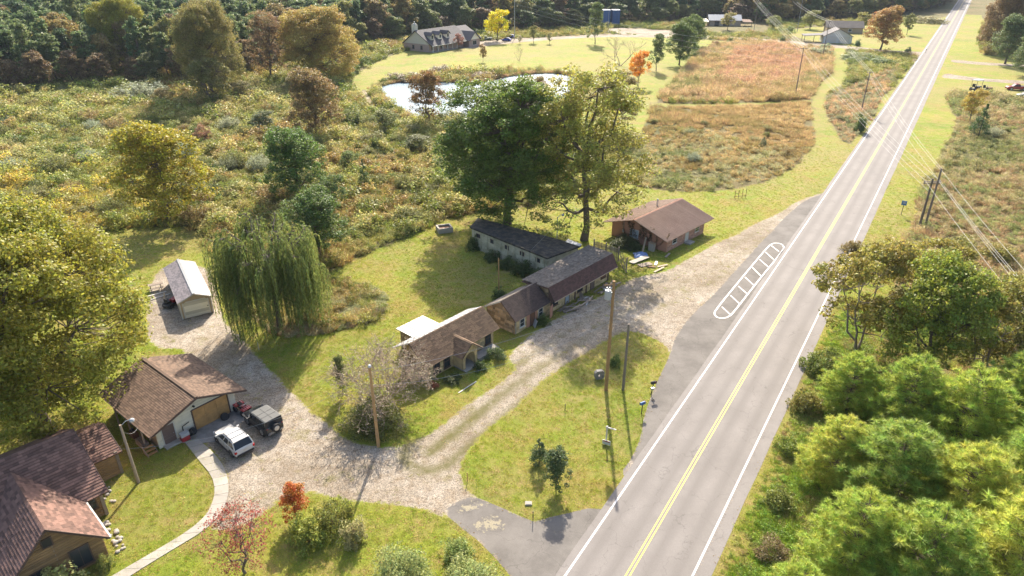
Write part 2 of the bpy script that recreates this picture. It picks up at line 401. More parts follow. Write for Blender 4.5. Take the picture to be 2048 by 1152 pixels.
M['brown_door'] = simple('brown_door_paint', (.15, .10, .085), .6, var=.12, rnd=.05)
M['plywood'] = simple('plywood', (.47, .26, .09), .8, var=.3, scale=1.6, rnd=.14, bmp=.3, bscale=20, grime=(.22, .12, .05, .55))
M['log'] = simple('log_siding', (.30, .18, .08), .8, var=.3, scale=1.4, rnd=.22, bmp=.3, bscale=20, grime=(.13, .09, .06, .5))
M['deck_wood'] = simple('weathered_boards', (.27, .21, .16), .85, var=.3, scale=1.5, rnd=.3, bmp=.3)
M['concrete'] = simple('concrete', (.34, .31, .265), .85, var=.18, scale=1.2, rnd=.16, grime=(.30, .26, .21, .5), bmp=.3, bscale=30)
M['dark_concrete'] = simple('stained_concrete', (.25, .235, .215), .85, var=.35, scale=1.1, rnd=.1, grime=(.09, .085, .08, .8), bmp=.3, bscale=30)
M['block'] = simple('cream_block', (.45, .42, .31), .85, var=.2, rnd=.1, grime=(.14, .14, .07, .75), scale=1.0)
M['tan_stone'] = simple('tan_brick', (.53, .39, .205), .85, var=.22, rnd=.3, scale=2.5, grime=(.27, .20, .12, .5), bmp=.4)
M['stone'] = simple('flagstone', (.36, .25, .14), .85, var=.35, rnd=.5, scale=2.0, grime=(.13, .10, .05, .5), bmp=.5)
M['mortar'] = simple('mortar', (.30, .27, .22), .9, var=.2)
M['salmon'] = simple('salmon_render', (.42, .205, .13), .85, var=.15, scale=.8, rnd=.05, grime=(.30, .16, .11, .5), bmp=.2)
M['salmon_brick'] = simple('salmon_brick', (.40, .225, .165), .85, var=.25, rnd=.28, scale=2, bmp=.3)
M['pink_brick'] = simple('pinkish_far_brick', (.33, .235, .20), .85, var=.2, scale=2)
M['cream'] = simple('cream_paint', (.62, .57, .48), .7, var=.08)
M['grey_siding'] = simple('pale_grey_siding', (.50, .51, .50), .7, var=.08)
M['black'] = simple('black_rubber', (.018, .018, .019), .75, var=.2, rnd=.2)
M['dark_plastic'] = simple('black_plastic', (.03, .03, .032), .5, var=.1, rnd=.1)
M['blue_paint'] = simple('blue_painted_steel', (.02, .09, .26), .5, var=.12, scale=.8)
M['blue_tarp'] = simple('blue_tarpaulin', (.10, .19, .42), .5, var=.25, scale=3)
M['red_paint'] = simple('red_machine_paint', (.28, .02, .025), .4, var=.15)
M['rust'] = simple('rusted_metal', (.16, .075, .04), .85, var=.35)
M['green_rope'] = simple('green_tin', (.10, .25, .18), .5)
M['blue_sign'] = simple('blue_sign_face', (.05, .16, .38), .5, var=.05)
M['rim'] = simple('alloy_rim', (.5, .5, .5), .3, metal=.8, var=.05)
M['rail_wood'] = simple('pale_rail', (.50, .47, .42), .8, var=.15)
def carpaint(name, c, metal=0.0, rough=.28):
    m, nt, p = new_mat(name); n = noise(nt, 3, 4); setc(nt, p, mix(nt, n, tuple(x * .95 for x in c), tuple(min(1, x * 1.05) for x in c)))
    p.inputs['Roughness'].default_value = rough; p.inputs['Metallic'].default_value = metal; p.inputs['Coat Weight'].default_value = .6; p.inputs['Coat Roughness'].default_value = .08; return m
M['car_white'] = carpaint('white_car_paint', (.50, .49, .47)); M['car_black'] = carpaint('black_car_paint', (.012, .016, .018))
M['car_red'] = carpaint('red_car_paint', (.30, .012, .025)); M['car_blue'] = carpaint('blue_car_paint', (.012, .07, .42)); M['car_silver'] = carpaint('pale_car_paint', (.42, .50, .52))
M['hardtop'] = simple('matt_hardtop', (.10, .10, .095), .75, var=.12)
def glassy(name, c, rough=.06):
    m, nt, p = new_mat(name); setc(nt, p, mix(nt, noise(nt, 2), c, tuple(x * 1.5 for x in c))); p.inputs['Roughness'].default_value = rough; p.inputs['Specular IOR Level'].default_value = .35; return m
M['glass'] = glassy('dark_glass', (.018, .022, .027)); M['house_glass'] = glassy('window_glass', (.03, .035, .042), .08); M['pale_glass'] = glassy('curtained_glass', (.30, .33, .36), .15)
M['red_lens'] = glassy('red_lens', (.35, .01, .012), .2); M['clear_lens'] = glassy('clear_lens', (.5, .5, .5), .1)
# ---------------------------------------------------------------- ground, zones, road
gnd = struct(np_obj('ground', [(-4000, -600, 0), (4000, -600, 0), (4000, 5200, 0), (-4000, 5200, 0)], np.array([[0, 1, 2, 3]]), mat=M['ground']))
def wob(P, amp, seed=0):
    "smooth pseudo-noise displacement of 2D points"
    P = np.asarray(P, float); r = np.random.default_rng(seed); out = P.copy()
    for f, a in ((.25, 1), (.7, .5), (1.9, .25)):
        for k in range(2):
            ph = r.random(2) * 6.28; d = r.normal(size=2); d /= np.hypot(*d)
            out[:, k] += amp * a * np.sin(P @ d * f * 2 + ph[0]) 
    return out
def sheet(name, pts, z, mat, step=1.6, amp=.15, world=False, extra=None, parent=None, kind=True, sm=1, maxe=6.0):
    P = np.array(smooth(pts, sm)) if not world else np.array(pts)
    if not world: P = GA(P)
    Q = []                                             # densify
    for i in range(len(P)):
        a, b = P[i], P[(i + 1) % len(P)]; n = max(1, int(np.hypot(*(b - a)) / step)); Q += [a + (b - a) * k / n for k in range(n)]
    Q = wob(np.array(Q), amp, len(Q)) if amp else np.array(Q)
    lo, hi = Q.min(0), Q.max(0)
    st = max(step, math.sqrt((hi[0] - lo[0]) * (hi[1] - lo[1]) / (15000 if 'drive' not in name else 40000)))
    gx, gy = np.meshgrid(np.arange(lo[0], hi[0], st), np.arange(lo[1], hi[1], st)); I = np.stack([gx.ravel(), gy.ravel()], 1) + rng.normal(0, st * .12, (gx.size, 2))
    I = I[inside(Q, I)]; I = I[edist(Q, I) > st * .3]
    n = len(Q); V = [Vector(q) for q in Q] + [Vector(q) for q in I]
    vo, eo, fo, *_ = delaunay_2d_cdt(V, [(i, (i + 1) % n) for i in range(n)], [], 1, 1e-5)
    VO = np.array([tuple(v) for v in vo]); F = np.array([f for f in fo if len(f) == 3])
    cen = VO[F].mean(1); F = F[inside(Q, cen)]
    A = {'edge': np.minimum(edist(Q, VO), maxe)}
    if extra: A.update(extra(VO))
    V3 = np.c_[VO, np.full(len(VO), z)]
    # wind all faces upward
    a, b, c = V3[F[:, 0]], V3[F[:, 1]], V3[F[:, 2]]; cr = (b[:, 0] - a[:, 0]) * (c[:, 1] - a[:, 1]) - (b[:, 1] - a[:, 1]) * (c[:, 0] - a[:, 0]); F[cr < 0] = F[cr < 0][:, ::-1]
    o = np_obj(name, V3, F, A, mat, parent)
    if kind: struct(o)
    ZONES[name + str(len(ZONES))] = Q; return o
ZONES = {}
Z = .004
# road frame
RA = math.radians(57.6); rd = np.array([math.cos(RA), math.sin(RA)]); rn = np.array([-rd[1], rd[0]])
r0 = np.array(G(1255, 1152)[:2])
def RP(s, t, z=0.0): p = r0 + rd * s + rn * t; return (p[0], p[1], z)   # s along, t to the left of the centre line
def roadfit(px, py): p = np.array(G(px, py)[:2]) - r0; return p @ rd, p @ rn
HWL = roadfit(1130, 1152)[1]; HWR = -roadfit(1385, 1152)[1]
SH_L, SH_R = .62, 1.15

lawn_main = [(160, 470), (205, 463), (300, 452), (400, 452), (440, 520), (470, 600), (520, 652), (556, 640), (600, 655), (640, 668), (700, 655), (760, 640), (770, 610), (755, 580),
  (700, 566), (655, 566), (640, 550), (700, 520), (800, 478), (880, 440), (935, 426), (1000, 420), (1080, 410), (1140, 370), (1225, 358), (1300, 378), (1400, 385), (1500, 372), (1570, 346), (1612, 310),
  (1628, 280), (1624, 245), (1612, 205), (1640, 165), (1662, 138), (1663, 112), (1664, 92), (1692, 92), (1693, 112), (1700, 140), (1690, 165), (1655, 190), (1650, 212), (1660, 240), (1693, 296), (1722, 262),
  (1745, 225), (1762, 195), (1790, 168), (1808, 138), (1846, 112), (1852, 108), (1900, 108), (1760, 330), (1560, 640), (1350, 900), (1180, 1200), (600, 1260), (-500, 1300), (-700, 900), (-420, 640), (-120, 560), (60, 540)]
sheet('lawn', lawn_main, Z, M['lawn'], 1.6, .2)
sheet('lawn', [(692, 165), (735, 130), (800, 104), (850, 98), (960, 84), (1100, 76), (1230, 72), (1300, 74), (1410, 80), (1560, 82), (1640, 86), (1560, 66), (1600, 56), (1700, 50), (1800, 48), (1862, 40), (1903, 30), (1930, 25), (1900, 70), (1868, 106), (1800, 104),
  (1740, 100), (1690, 95), (1600, 90), (1480, 84), (1412, 92), (1395, 112), (1345, 165), (1308, 208), (1290, 262), (1245, 300), (1200, 300), (1150, 270), (1160, 200), (1150, 150), (1050, 138), (960, 150), (880, 152), (820, 158), (755, 168), (740, 200), (770, 228), (800, 244), (900, 250), (890, 258), (790, 252), (745, 225), (715, 190)], Z, M['lawn'], 3.5, .3)
# mown strip between the two fields
sheet('lawn', [(1300, 205), (1420, 208), (1540, 203), (1625, 198), (1625, 206), (1540, 209), (1420, 214), (1300, 214)], Z * 1.5, M['lawn'], 2, .05, sm=0)
# verge and yard right of the road
v = lambda s, t: RP(s, t)[:2]
ver = [v(-40, -4.2), v(-40, -10), v(-10, -9.5), v(30, -9.5), v(60, -11), v(100, -10.5), v(150, -13), v(175, -14)]
yard = GA([(1890, 190), (1990, 190), (2200, 215), (2400, 200), (2400, 150), (2200, 130), (2060, 118), (1965, 110), (1955, 80), (1968, 40)])
ver2 = [v(520, -14), v(520, -4.2)]
sheet('grass_verge', [tuple(p) for p in ver] + [tuple(p) for p in yard] + ver2, Z, M['lawn'], 3, .3, world=True)

# gravel
drive = [(330, 528), (420, 532), (432, 560), (447, 640), (482, 668), (520, 716), (560, 756), (605, 800), (650, 842), (700, 882), (752, 897), (800, 893), (850, 872), (905, 832), (960, 790), (1010, 756), (1032, 738),
  (1010, 715), (1030, 697), (1062, 668), (1105, 640), (1160, 612), (1215, 585), (1255, 560), (1290, 552), (1325, 545), (1345, 535), (1375, 515), (1425, 492), (1500, 452), (1560, 425), (1600, 398), (1650, 384), (1665, 384), (1600, 470),
  (1480, 600), (1400, 700), (1345, 715), (1334, 692), (1300, 672), (1262, 662), (1220, 676), (1185, 698), (1120, 740), (1060, 785), (1000, 842), (955, 885), (928, 918), (920, 950), (935, 985), (990, 1008), (950, 1060), (890, 1034), (830, 1016), (760, 1004), (700, 1000), (640, 988),
  (600, 985), (560, 1000), (520, 1030), (480, 1060), (430, 1066), (405, 1040), (430, 1000), (452, 965), (440, 925), (415, 895), (395, 876), (380, 820), (380, 700), (300, 700), (292, 640), (300, 560)]
ruts = [(860, 905), (930, 850), (1000, 792), (1075, 738), (1150, 690), (1225, 640), (1300, 600), (1400, 550), (1500, 500), (1600, 430)]
RU = GA(smooth(ruts, 2, False))
def strips(VO):
    d = edist(RU, VO, closed=False); near = np.clip((68 - VO[:, 1]) / 16, 0.0, 1)
    band = np.exp(-(d / .6) ** 2) + .9 * np.exp(-((d - 2.3) / .55) ** 2)
    fade = .25 + .75 * near
    return {'strip': np.clip(band * fade, 0, 1)}
sheet('gravel_drive', drive, Z * 2, M['gravel'], .55, .12, extra=strips)
sheet('driveway', [(700, 130), (800, 150), (735, 180), (752, 215), (800, 240), (900, 249), (1000, 252), (1000, 258), (900, 256), (795, 249), (742, 222), (718, 178)][2:] , Z * 1.7, M['dirt'], 2, .3)
sheet('far_driveway', [(905, 88), (1000, 78), (1110, 74), (1200, 68), (1300, 70), (1400, 70), (1480, 75), (1560, 80), (1690, 91), (1780, 101), (1850, 104), (1876, 106), (1868, 111), (1780, 107), (1690, 97), (1560, 86), (1480, 79), (1400, 75), (1300, 75), (1200, 74), (1110, 79), (1000, 88), (930, 100)], Z * 1.7, M['far_gravel'], 3, .2)
sheet('far_driveway', [(1212, 54), (1330, 60), (1400, 66), (1400, 71), (1300, 71), (1210, 66)], Z * 1.4, M['far_gravel'], 4, .3)
sheet('far_driveway', [(1905, 118), (1930, 122), (2000, 127), (2120, 131), (2120, 136), (2000, 132), (1925, 127), (1900, 124)], Z * 2, M['far_gravel'], 3, .2)
sheet('far_driveway', [(1890, 146), (1915, 151), (2000, 160), (2130, 163), (2130, 170), (2000, 166), (1910, 158), (1880, 155)], Z * 2, M['far_gravel'], 3, .2)
sheet('far_driveway', [(1590, 86), (1640, 84), (1700, 92), (1720, 97), (1660, 96), (1600, 92)], Z * 2.2, M['far_gravel'], 3, .2)
# old asphalt: the apron and the lay-by
sheet('asphalt_apron', [(884, 1022), (912, 1000), (950, 992), (1000, 1012), (1050, 1036), (1072, 1043), (1110, 1030), (1200, 1012), (1230, 1030), (1110, 1260), (1080, 1260), (1040, 1180), (1000, 1130), (960, 1085), (920, 1055)], Z * 3, M['old_asphalt'], .8, .08)
sheet('asphalt_lay_by', [(1655, 385), (1610, 400), (1585, 420), (1540, 465), (1490, 520), (1440, 575), (1390, 625), (1350, 672), (1336, 715), (1312, 770), (1288, 830), (1281, 872), (1262, 915), (1240, 948), (1262, 960), (1400, 800), (1560, 560), (1670, 400)], Z * 3, M['old_asphalt'], .9, .06)
def strip_mesh(name, t0, t1, s0, s1, z, mat, parent=None, seg=4.0, attrs=None, wv=0.0):
    n = int((s1 - s0) / seg); ts = np.linspace(t0, t1, 2 if attrs is None else 29); V = []; A = []
    for i in range(n + 1):
        s = s0 + (s1 - s0) * i / n
        for k, t in enumerate(ts):
            tt = t + (wv * math.sin(s * 1.7) + wv * math.sin(s * .61 + 1) if k in (0, len(ts) - 1) else 0); V.append(RP(s, tt, z)); A.append(t)
    m = len(ts); F = [(i * m + k + 1, i * m + k, (i + 1) * m + k, (i + 1) * m + k + 1) for i in range(n) for k in range(m - 1)]
    return np_obj(name, V, F, attrs(np.array(A)) if attrs else None, mat, parent)
def lanes(t):
    x = np.zeros(len(t))
    for c in (-2.9, -1.1, 1.1, 2.9): x += np.exp(-((t - c) / .42) ** 2)
    return {'lane': np.clip(x, 0, 1), 'edge': np.full(len(t), 5.0)}
road = struct(strip_mesh('road', -(HWR + SH_R), HWL + SH_L, -60, 900, Z * 4, M['road'], attrs=lanes, wv=.03))
mk = lambda n, t, w_, m: strip_mesh(n, t - w_ / 2, t + w_ / 2, -60, 900, Z * 5, m, road)
mk('edge_line', HWL, .145, M['white_paint']); mk('edge_line', -HWR, .145, M['white_paint'])
mk('centre_line',   .13, .11, M['yellow_paint']); mk('centre_line', -.13, .11, M['yellow_paint'])
b = MB()
for i in range(260):                                    # milled rumble notches beside the edge line
    s = -20 + i * .36; p = RP(s, -HWR - .2, Z * 5); q = [RP(s - .05, -HWR - .26, Z * 5), RP(s + .05, -HWR - .26, Z * 5), RP(s + .05, -HWR - .16, Z * 5), RP(s - .05, -HWR - .16, Z * 5)]; b.face(q)
stuff(b.build('rumble_notches', M['pole_old'], road))
# ladder-shaped painted island in the lay-by
def ribbon(pts, w_, z, mat, name, parent, closed):
    P = [np.array(p) for p in pts]; n = len(P); V = []
    for i in range(n):
        a = P[i - 1] if (closed or i) else P[i]; c = P[(i + 1) % n] if (closed or i < n - 1) else P[i]
        d = c - a; d = d / max(np.hypot(*d), 1e-6); nn = np.array([-d[1], d[0]]); V += [(*(P[i] + nn * w_ / 2), z), (*(P[i] - nn * w_ / 2), z)]
    F = [(2 * i, 2 * i + 1, 2 * ((i + 1) % n) + 1, 2 * ((i + 1) % n)) for i in range(n if closed else n - 1)]
    return np_obj(name, V, F, None, mat, parent)
isl = [(1430, 621), (1428.5, 629), (1434, 635), (1444, 637), (1456, 634.5), (1465.6, 627), (1515, 563), (1567, 500), (1568, 493), (1563, 488), (1554, 486), (1545.8, 486.5), (1536, 493), (1485, 554)]
ribbon(GA(smooth(isl, 2)), .19, Z * 4, M['white_paint'], 'painted_island_outline', road, True)
for a, c in (((180, 715), (250, 780)), ((250, 620), (325, 690)), ((315, 545), (390, 610)), ((370, 470), (445, 540)), ((430, 390), (505, 465)), ((490, 325), (560, 385)), ((540, 265), (605, 325)), ((585, 210), (650, 260))):
    q = lambda p: (1400 + p[0] / 4.115, 440 + p[1] / 4.115)
    ribbon(GA([q(a), q(c)]), .17, Z * 4.5, M['white_paint'], 'painted_island_bar', road, False)
sheet('gravel_spill', [(935, 1052), (958, 1034), (985, 1026), (1012, 1040), (1008, 1062), (975, 1060), (955, 1070)], Z * 4, M['spill'], .4, .1)
sheet('gravel_spill', [(905, 1018), (930, 1000), (960, 1000), (985, 1012), (960, 1016), (925, 1030)], Z * 4.2, M['spill'], .4, .1)
# pond
pond_px = [(750, 178), (775, 168), (804, 163), (845, 166), (889, 164), (930, 166), (962, 165), (995, 158), (1021, 152), (1070, 147), (1109, 146), (1150, 152), (1165, 170), (1140, 205), (1090, 232), (1020, 246), (950, 246), (895, 242), (845, 241), (804, 229), (772, 208)]
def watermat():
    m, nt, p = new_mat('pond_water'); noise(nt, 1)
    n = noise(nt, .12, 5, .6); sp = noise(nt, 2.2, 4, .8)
    sky_refl = ramp(nt, sp, [(.40, (0, 0, 0)), (.52, (1, 1, 1))])
    sky_refl = math_(nt, 'MULTIPLY', sky_refl, attr(nt, 'refl_mask'))
    setc(nt, p, mix(nt, sky_refl, (.01, .10, .18), (.20, .26, .30)))  # pale colour paints the bright sky reflection onto the water
    r_ = nt.nodes.new('ShaderNodeMapRange'); p.inputs['Specular IOR Level'].default_value = .13; r_.inputs[3].default_value = .12; r_.inputs[4].default_value = .6; nt.links.new(sky_refl, r_.inputs[0]); nt.links.new(r_.outputs[0], p.inputs['Roughness'])
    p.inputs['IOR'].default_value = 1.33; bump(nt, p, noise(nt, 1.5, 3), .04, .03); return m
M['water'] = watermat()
# blue water left open where the painted pale sky reflection is parted
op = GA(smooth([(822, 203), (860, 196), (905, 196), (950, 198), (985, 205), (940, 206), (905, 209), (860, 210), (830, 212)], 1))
def refl_mask(VO):
    i = inside(op, VO); d = edist(op, VO); d[i] *= -1; return {'refl_mask': np.clip(d / .6 + .3, 0, 1)}
pond = sheet('pond_water', pond_px, Z * 2.5, M['water'], 1.3, .25, extra=refl_mask)
def zq(name): return [q for k, q in ZONES.items() if k.startswith(name)]
# ---------------------------------------------------------------- vegetation meshes
def leaf_cloud(C, Rr, per, size, r, flat=.75, aspect=.6, up=.35, hollow=.45, elong=None):
    """leaf-sized quads spread through clumps. C (n,3) centres, Rr (n,) radii."""
    n = len(C); k = np.repeat(np.arange(n), per); N = len(k)
    d = r.normal(size=(N, 3)); d /= np.linalg.norm(d, axis=1)[:, None]
    rad = (hollow + (1 - hollow) * r.random(N)) ** .8
    off = d * (rad * Rr[k])[:, None]; off[:, 2] *= flat
    P = C[k] + off
    nrm = d * .6 + r.normal(size=(N, 3)) * .6; nrm[:, 2] += up; nrm /= np.linalg.norm(nrm, axis=1)[:, None]
    t = np.cross(nrm, r.normal(size=(N, 3))); t /= np.linalg.norm(t, axis=1)[:, None]; b_ = np.cross(nrm, t)
    s = size * (.6 + .8 * r.random(N)); a = (s / 2)[:, None]; w_ = (s * aspect / 2)[:, None]
    if elong is not None: t = t * 0 + elong(k, N); t /= np.linalg.norm(t, axis=1)[:, None]; b_ = np.cross(t, nrm); b_ /= np.maximum(np.linalg.norm(b_, axis=1)[:, None], 1e-6)
    V = np.stack([P - t * a, P + b_ * w_ - t * a * .1, P + t * a, P - b_ * w_ - t * a * .1], 1).reshape(-1, 3)
    F = np.arange(N * 4).reshape(-1, 4)
    cl = r.random(n)[k] * .45 + r.random(N) * .55
    return V, F, np.repeat(cl, 4)
def blades(P, D, L, W, r):
    "narrow triangles from P along D"
    N = len(P); D = D / np.linalg.norm(D, axis=1)[:, None]; s = np.cross(D, r.normal(size=(N, 3))); s /= np.linalg.norm(s, axis=1)[:, None]
    V = np.stack([P - s * (W / 2)[:, None], P + s * (W / 2)[:, None], P + D * L[:, None]], 1).reshape(-1, 3)
    return V, np.arange(N * 3).reshape(-1, 3)
def tubes(segs, n=5):
    "segs: list of (p, q, ra, rb) joined into one vertex/face pair"
    S = len(segs); A = np.array([s[0] for s in segs], float); B = np.array([s[1] for s in segs], float); ra = np.array([s[2] for s in segs]); rb = np.array([s[3] for s in segs])
    D = B - A; D /= np.maximum(np.linalg.norm(D, axis=1)[:, None], 1e-6); ref = np.where(np.abs(D[:, 2:3]) > .9, [[1, 0, 0]], [[0, 0, 1]])
    u = np.cross(D, ref); u /= np.linalg.norm(u, axis=1)[:, None]; v_ = np.cross(D, u)
    an = np.arange(n) * 2 * math.pi / n; ring = u[:, None] * np.cos(an)[None, :, None] + v_[:, None] * np.sin(an)[None, :, None]
    VA = A[:, None] + ring * ra[:, None, None]; VB = B[:, None] + ring * rb[:, None, None]
    V = np.concatenate([VA, VB], 1).reshape(-1, 3); i = np.arange(n); j = (i + 1) % n
    f = np.stack([i, j, j + n, i + n], 1); F = (f[None] + (np.arange(S) * 2 * n)[:, None, None]).reshape(-1, 4)
    return V, F
def curve(a, b, sag, k=5, r=None, jit=0.0):
    a = np.array(a, float); b = np.array(b, float); P = []
    for i in range(k + 1):
        t = i / k; p = a + (b - a) * t; p[2] += sag * 4 * t * (1 - t)
        if r is not None and 0 < i < k: p += r.normal(0, jit, 3)
        P.append(p)
    return P
def broad(seed, h=10, rad=4, trunk=.22, clumps=150, per=70, leaf=.3, crown0=.28, flat=.75, tr=.22, lobes=7, hollow=.45, lobe_r=.52, csize=.16, topw=.75, multi=1, rough=.25, gap=0.0):
    "broad-leaved tree: lobed crown of leaf clumps carried on forking limbs"
    r = np.random.default_rng(seed); z0 = h * crown0; cz = (h + z0) / 2; hz = (h - z0) / 2
    L = []                                            # lobe centres
    for i in range(lobes):
        a = i * 2.39996 + r.normal(0, .25); f = (i + .5) / lobes; zz = z0 + hz * 2 * (.18 + .66 * f)
        prof = math.sqrt(max(.05, 1 - ((zz - cz) / hz) ** 2)); prof = prof * (1 - (1 - topw) * f)
        L.append((math.cos(a) * rad * .52 * prof, math.sin(a) * rad * .52 * prof, zz, rad * lobe_r * (.8 + .45 * r.random()) * (1.05 - .35 * f)))
    L.append((0, 0, z0 + hz * 1.5, rad * lobe_r * .85)); L = np.array(L)
    C = []; k = r.integers(0, len(L), clumps * 4)
    d = r.normal(size=(len(k), 3)); d /= np.linalg.norm(d, axis=1)[:, None]; d[:, 2] = np.abs(d[:, 2]) * np.where(r.random(len(k)) < .3, -1, 1)
    P = L[k, :3] + d * (L[k, 3] * (.55 + .5 * r.random(len(k))))[:, None] * np.array([1, 1, flat + .1])
    inner = np.zeros(len(P))
    for q in L: inner += (np.linalg.norm((P - q[:3]) / np.array([1, 1, flat + .1]), axis=1) < q[3] * .72)
    keep = (inner == 0) & (P[:, 2] > z0 * .7) & (P[:, 2] < h * 1.02); rest = np.where(~keep & (P[:, 2] > z0))[0][:clumps // 5]
    idx = np.concatenate([np.where(keep)[0][:clumps], rest]); C = P[idx]
    if gap: C = C[np.sin(C @ r.normal(size=3) * 1.3) > -1 + gap]
    rs = rad * csize * (.65 + .7 * r.random(len(C)))
    V, F, a = leaf_cloud(C, rs, per, leaf, r, flat=.7, hollow=hollow)
    # wood
    S = []; rt = trunk
    for m in range(multi):
        base = np.array([r.normal(0, .15 * (multi > 1)), r.normal(0, .15 * (multi > 1)), -.2]); off = r.normal(0, rad * .12 * multi, 2)
        top = np.array([off[0], off[1], z0 + hz * 1.1]); T = curve(base, top, 0, 6, r, rough * .4); rr_ = rt / math.sqrt(multi)
        for i in range(6): S.append((T[i], T[i + 1], rr_ * (1.25 if i == 0 else 1 - i * .12), rr_ * (1 - (i + 1) * .12)))
        for q in L[m::multi]:
            i = int(np.clip((q[2] - z0 - (math.hypot(q[0], q[1])) * .7) / (hz * 1.1) * 4 + 1.6, 1, 5)); Pq = curve(T[i], q[:3], -.04 * h, 4, r, rough * .5)
            for j in range(4): S.append((Pq[j], Pq[j + 1], rr_ * (.5 - j * .08), rr_ * (.5 - (j + 1) * .08)))
    J = np.array([s[1] for s in S]); W = []
    for c in C[::1 if len(C) < 260 else 2]:
        dd = np.linalg.norm(J - c, axis=1) + (J[:, 2] > c[2]) * 1.0; j = J[np.argmin(dd)]; Pq = curve(j, c, -.02 * h, 2, r, rough * .3)
        for t in range(2): W.append((Pq[t], Pq[t + 1], rt * (.14 - .05 * t), rt * (.09 - .05 * t)))
    V1, F1 = tubes(S, 7); V2, F2 = tubes(W, 3)
    TV = np.concatenate([V1, V2]); TF = np.concatenate([F1, F2 + len(V1)])
    return (V, F, {'rnd': a}), (TV, TF)
def conifer(seed, h=6, rad=1.6, per=40, leaf=.2, rows=16, trunk=.12, z0=.06, shape=.85, full=1.0):
    r = np.random.default_rng(seed); C = []; Rr = []
    for i in range(rows):
        f = i / (rows - 1); z = h * (z0 + (1 - z0) * f); w_ = rad * (1 - f) ** shape * (min(1, .55 + f * 3)); n = max(2, int(w_ / rad * 13 * full))
        for k in range(n):
            a = r.random() * 6.28; q = w_ * (.55 + .45 * r.random()); C.append((q * math.cos(a), q * math.sin(a), z + r.normal(0, h * .02))); Rr.append(rad * .22 * (.5 + (1 - f)) * (.7 + .5 * r.random()))
    C = np.array(C); V, F, a = leaf_cloud(C, np.array(Rr), per, leaf, r, flat=1.1, aspect=.35, up=.5)
    S = [((0, 0, -.1), (0, 0, h * .5), trunk, trunk * .6), ((0, 0, h * .5), (0, 0, h * .96), trunk * .6, .02)]
    for c in C[::4]: S.append(((0, 0, c[2] - .15), c, trunk * .25, .01))
    return (V, F, {'rnd': a}), tubes(S, 5)
def pine(seed, h=10, rad=3.6, tufts=1100, nb=30, L=.44, W=.042, z0=.15, trunk=.16):
    "soft-needled pine: whorls of upswept branches, every twig ending in a burst of needles"
    r = np.random.default_rng(seed); S = [((0, 0, -.2), (0, 0, h * .45), trunk, trunk * .7), ((0, 0, h * .45), (0, 0, h * .98), trunk * .7, .03)]
    T = []; D = []
    whorl = int(h / .62)
    for i in range(whorl):
        f = i / whorl; z = h * (z0 + (1 - z0) * f); w_ = rad * (1.02 - f) ** .5 * min(1, .75 + f); n = 8 + int(4 * (1 - f))
        for k in range(n):
            a = k * 6.283 / n + r.random() * .8; ln = w_ * (.75 + .35 * r.random()); e = np.array([math.cos(a), math.sin(a), .12 + .55 * f]); e /= np.linalg.norm(e)
            p0 = np.array([0, 0, z]); p1 = p0 + e * ln + np.array([0, 0, .12 * ln]); S.append((p0, p0 + e * ln * .55 - [0, 0, .03 * ln], .035 + .02 * ln / rad, .025)); S.append((p0 + e * ln * .55 - [0, 0, .03 * ln], p1, .025, .01))
            m = max(3, int(ln * 3.0))
            for j in range(m):
                t = .3 + .7 * (j + r.random()) / m; q = p0 + e * ln * t + np.array([0, 0, .12 * ln * t * t]); sd_ = r.choice([-1, 1]); side = np.array([-e[1], e[0], 0]) * sd_
                l2 = (1.1 - t) * ln * .5 * r.random() + .12; tip = q + (side * .8 + e * .6) * l2 + np.array([0, 0, .12 + .1 * r.random()]); T.append(tip); D.append(side * .5 + e * .6 + np.array([0, 0, .8]))
                if l2 > .35: T.append(q + (side * .8 + e * .6) * l2 * .5 + np.array([0, 0, .1])); D.append(side * .3 + e * .4 + np.array([0, 0, .9]))
            T.append(p1); D.append(e + np.array([0, 0, .5]))
    T = np.array(T); D = np.array(D); D /= np.linalg.norm(D, axis=1)[:, None]
    k = np.repeat(np.arange(len(T)), nb); N = len(k); d = r.normal(size=(N, 3)); d /= np.linalg.norm(d, axis=1)[:, None]; d = d + D[k] * .75
    P = T[k] - D[k] * (r.random(N) * .22)[:, None]
    V, F = blades(P, d, L * (.7 + .5 * r.random(N)), np.full(N, W), r)
    a = np.repeat(r.random(len(T))[k] * .75 + r.random(N) * .25, 3)
    return (V, F, {'rnd': a}), tubes(S, 4)
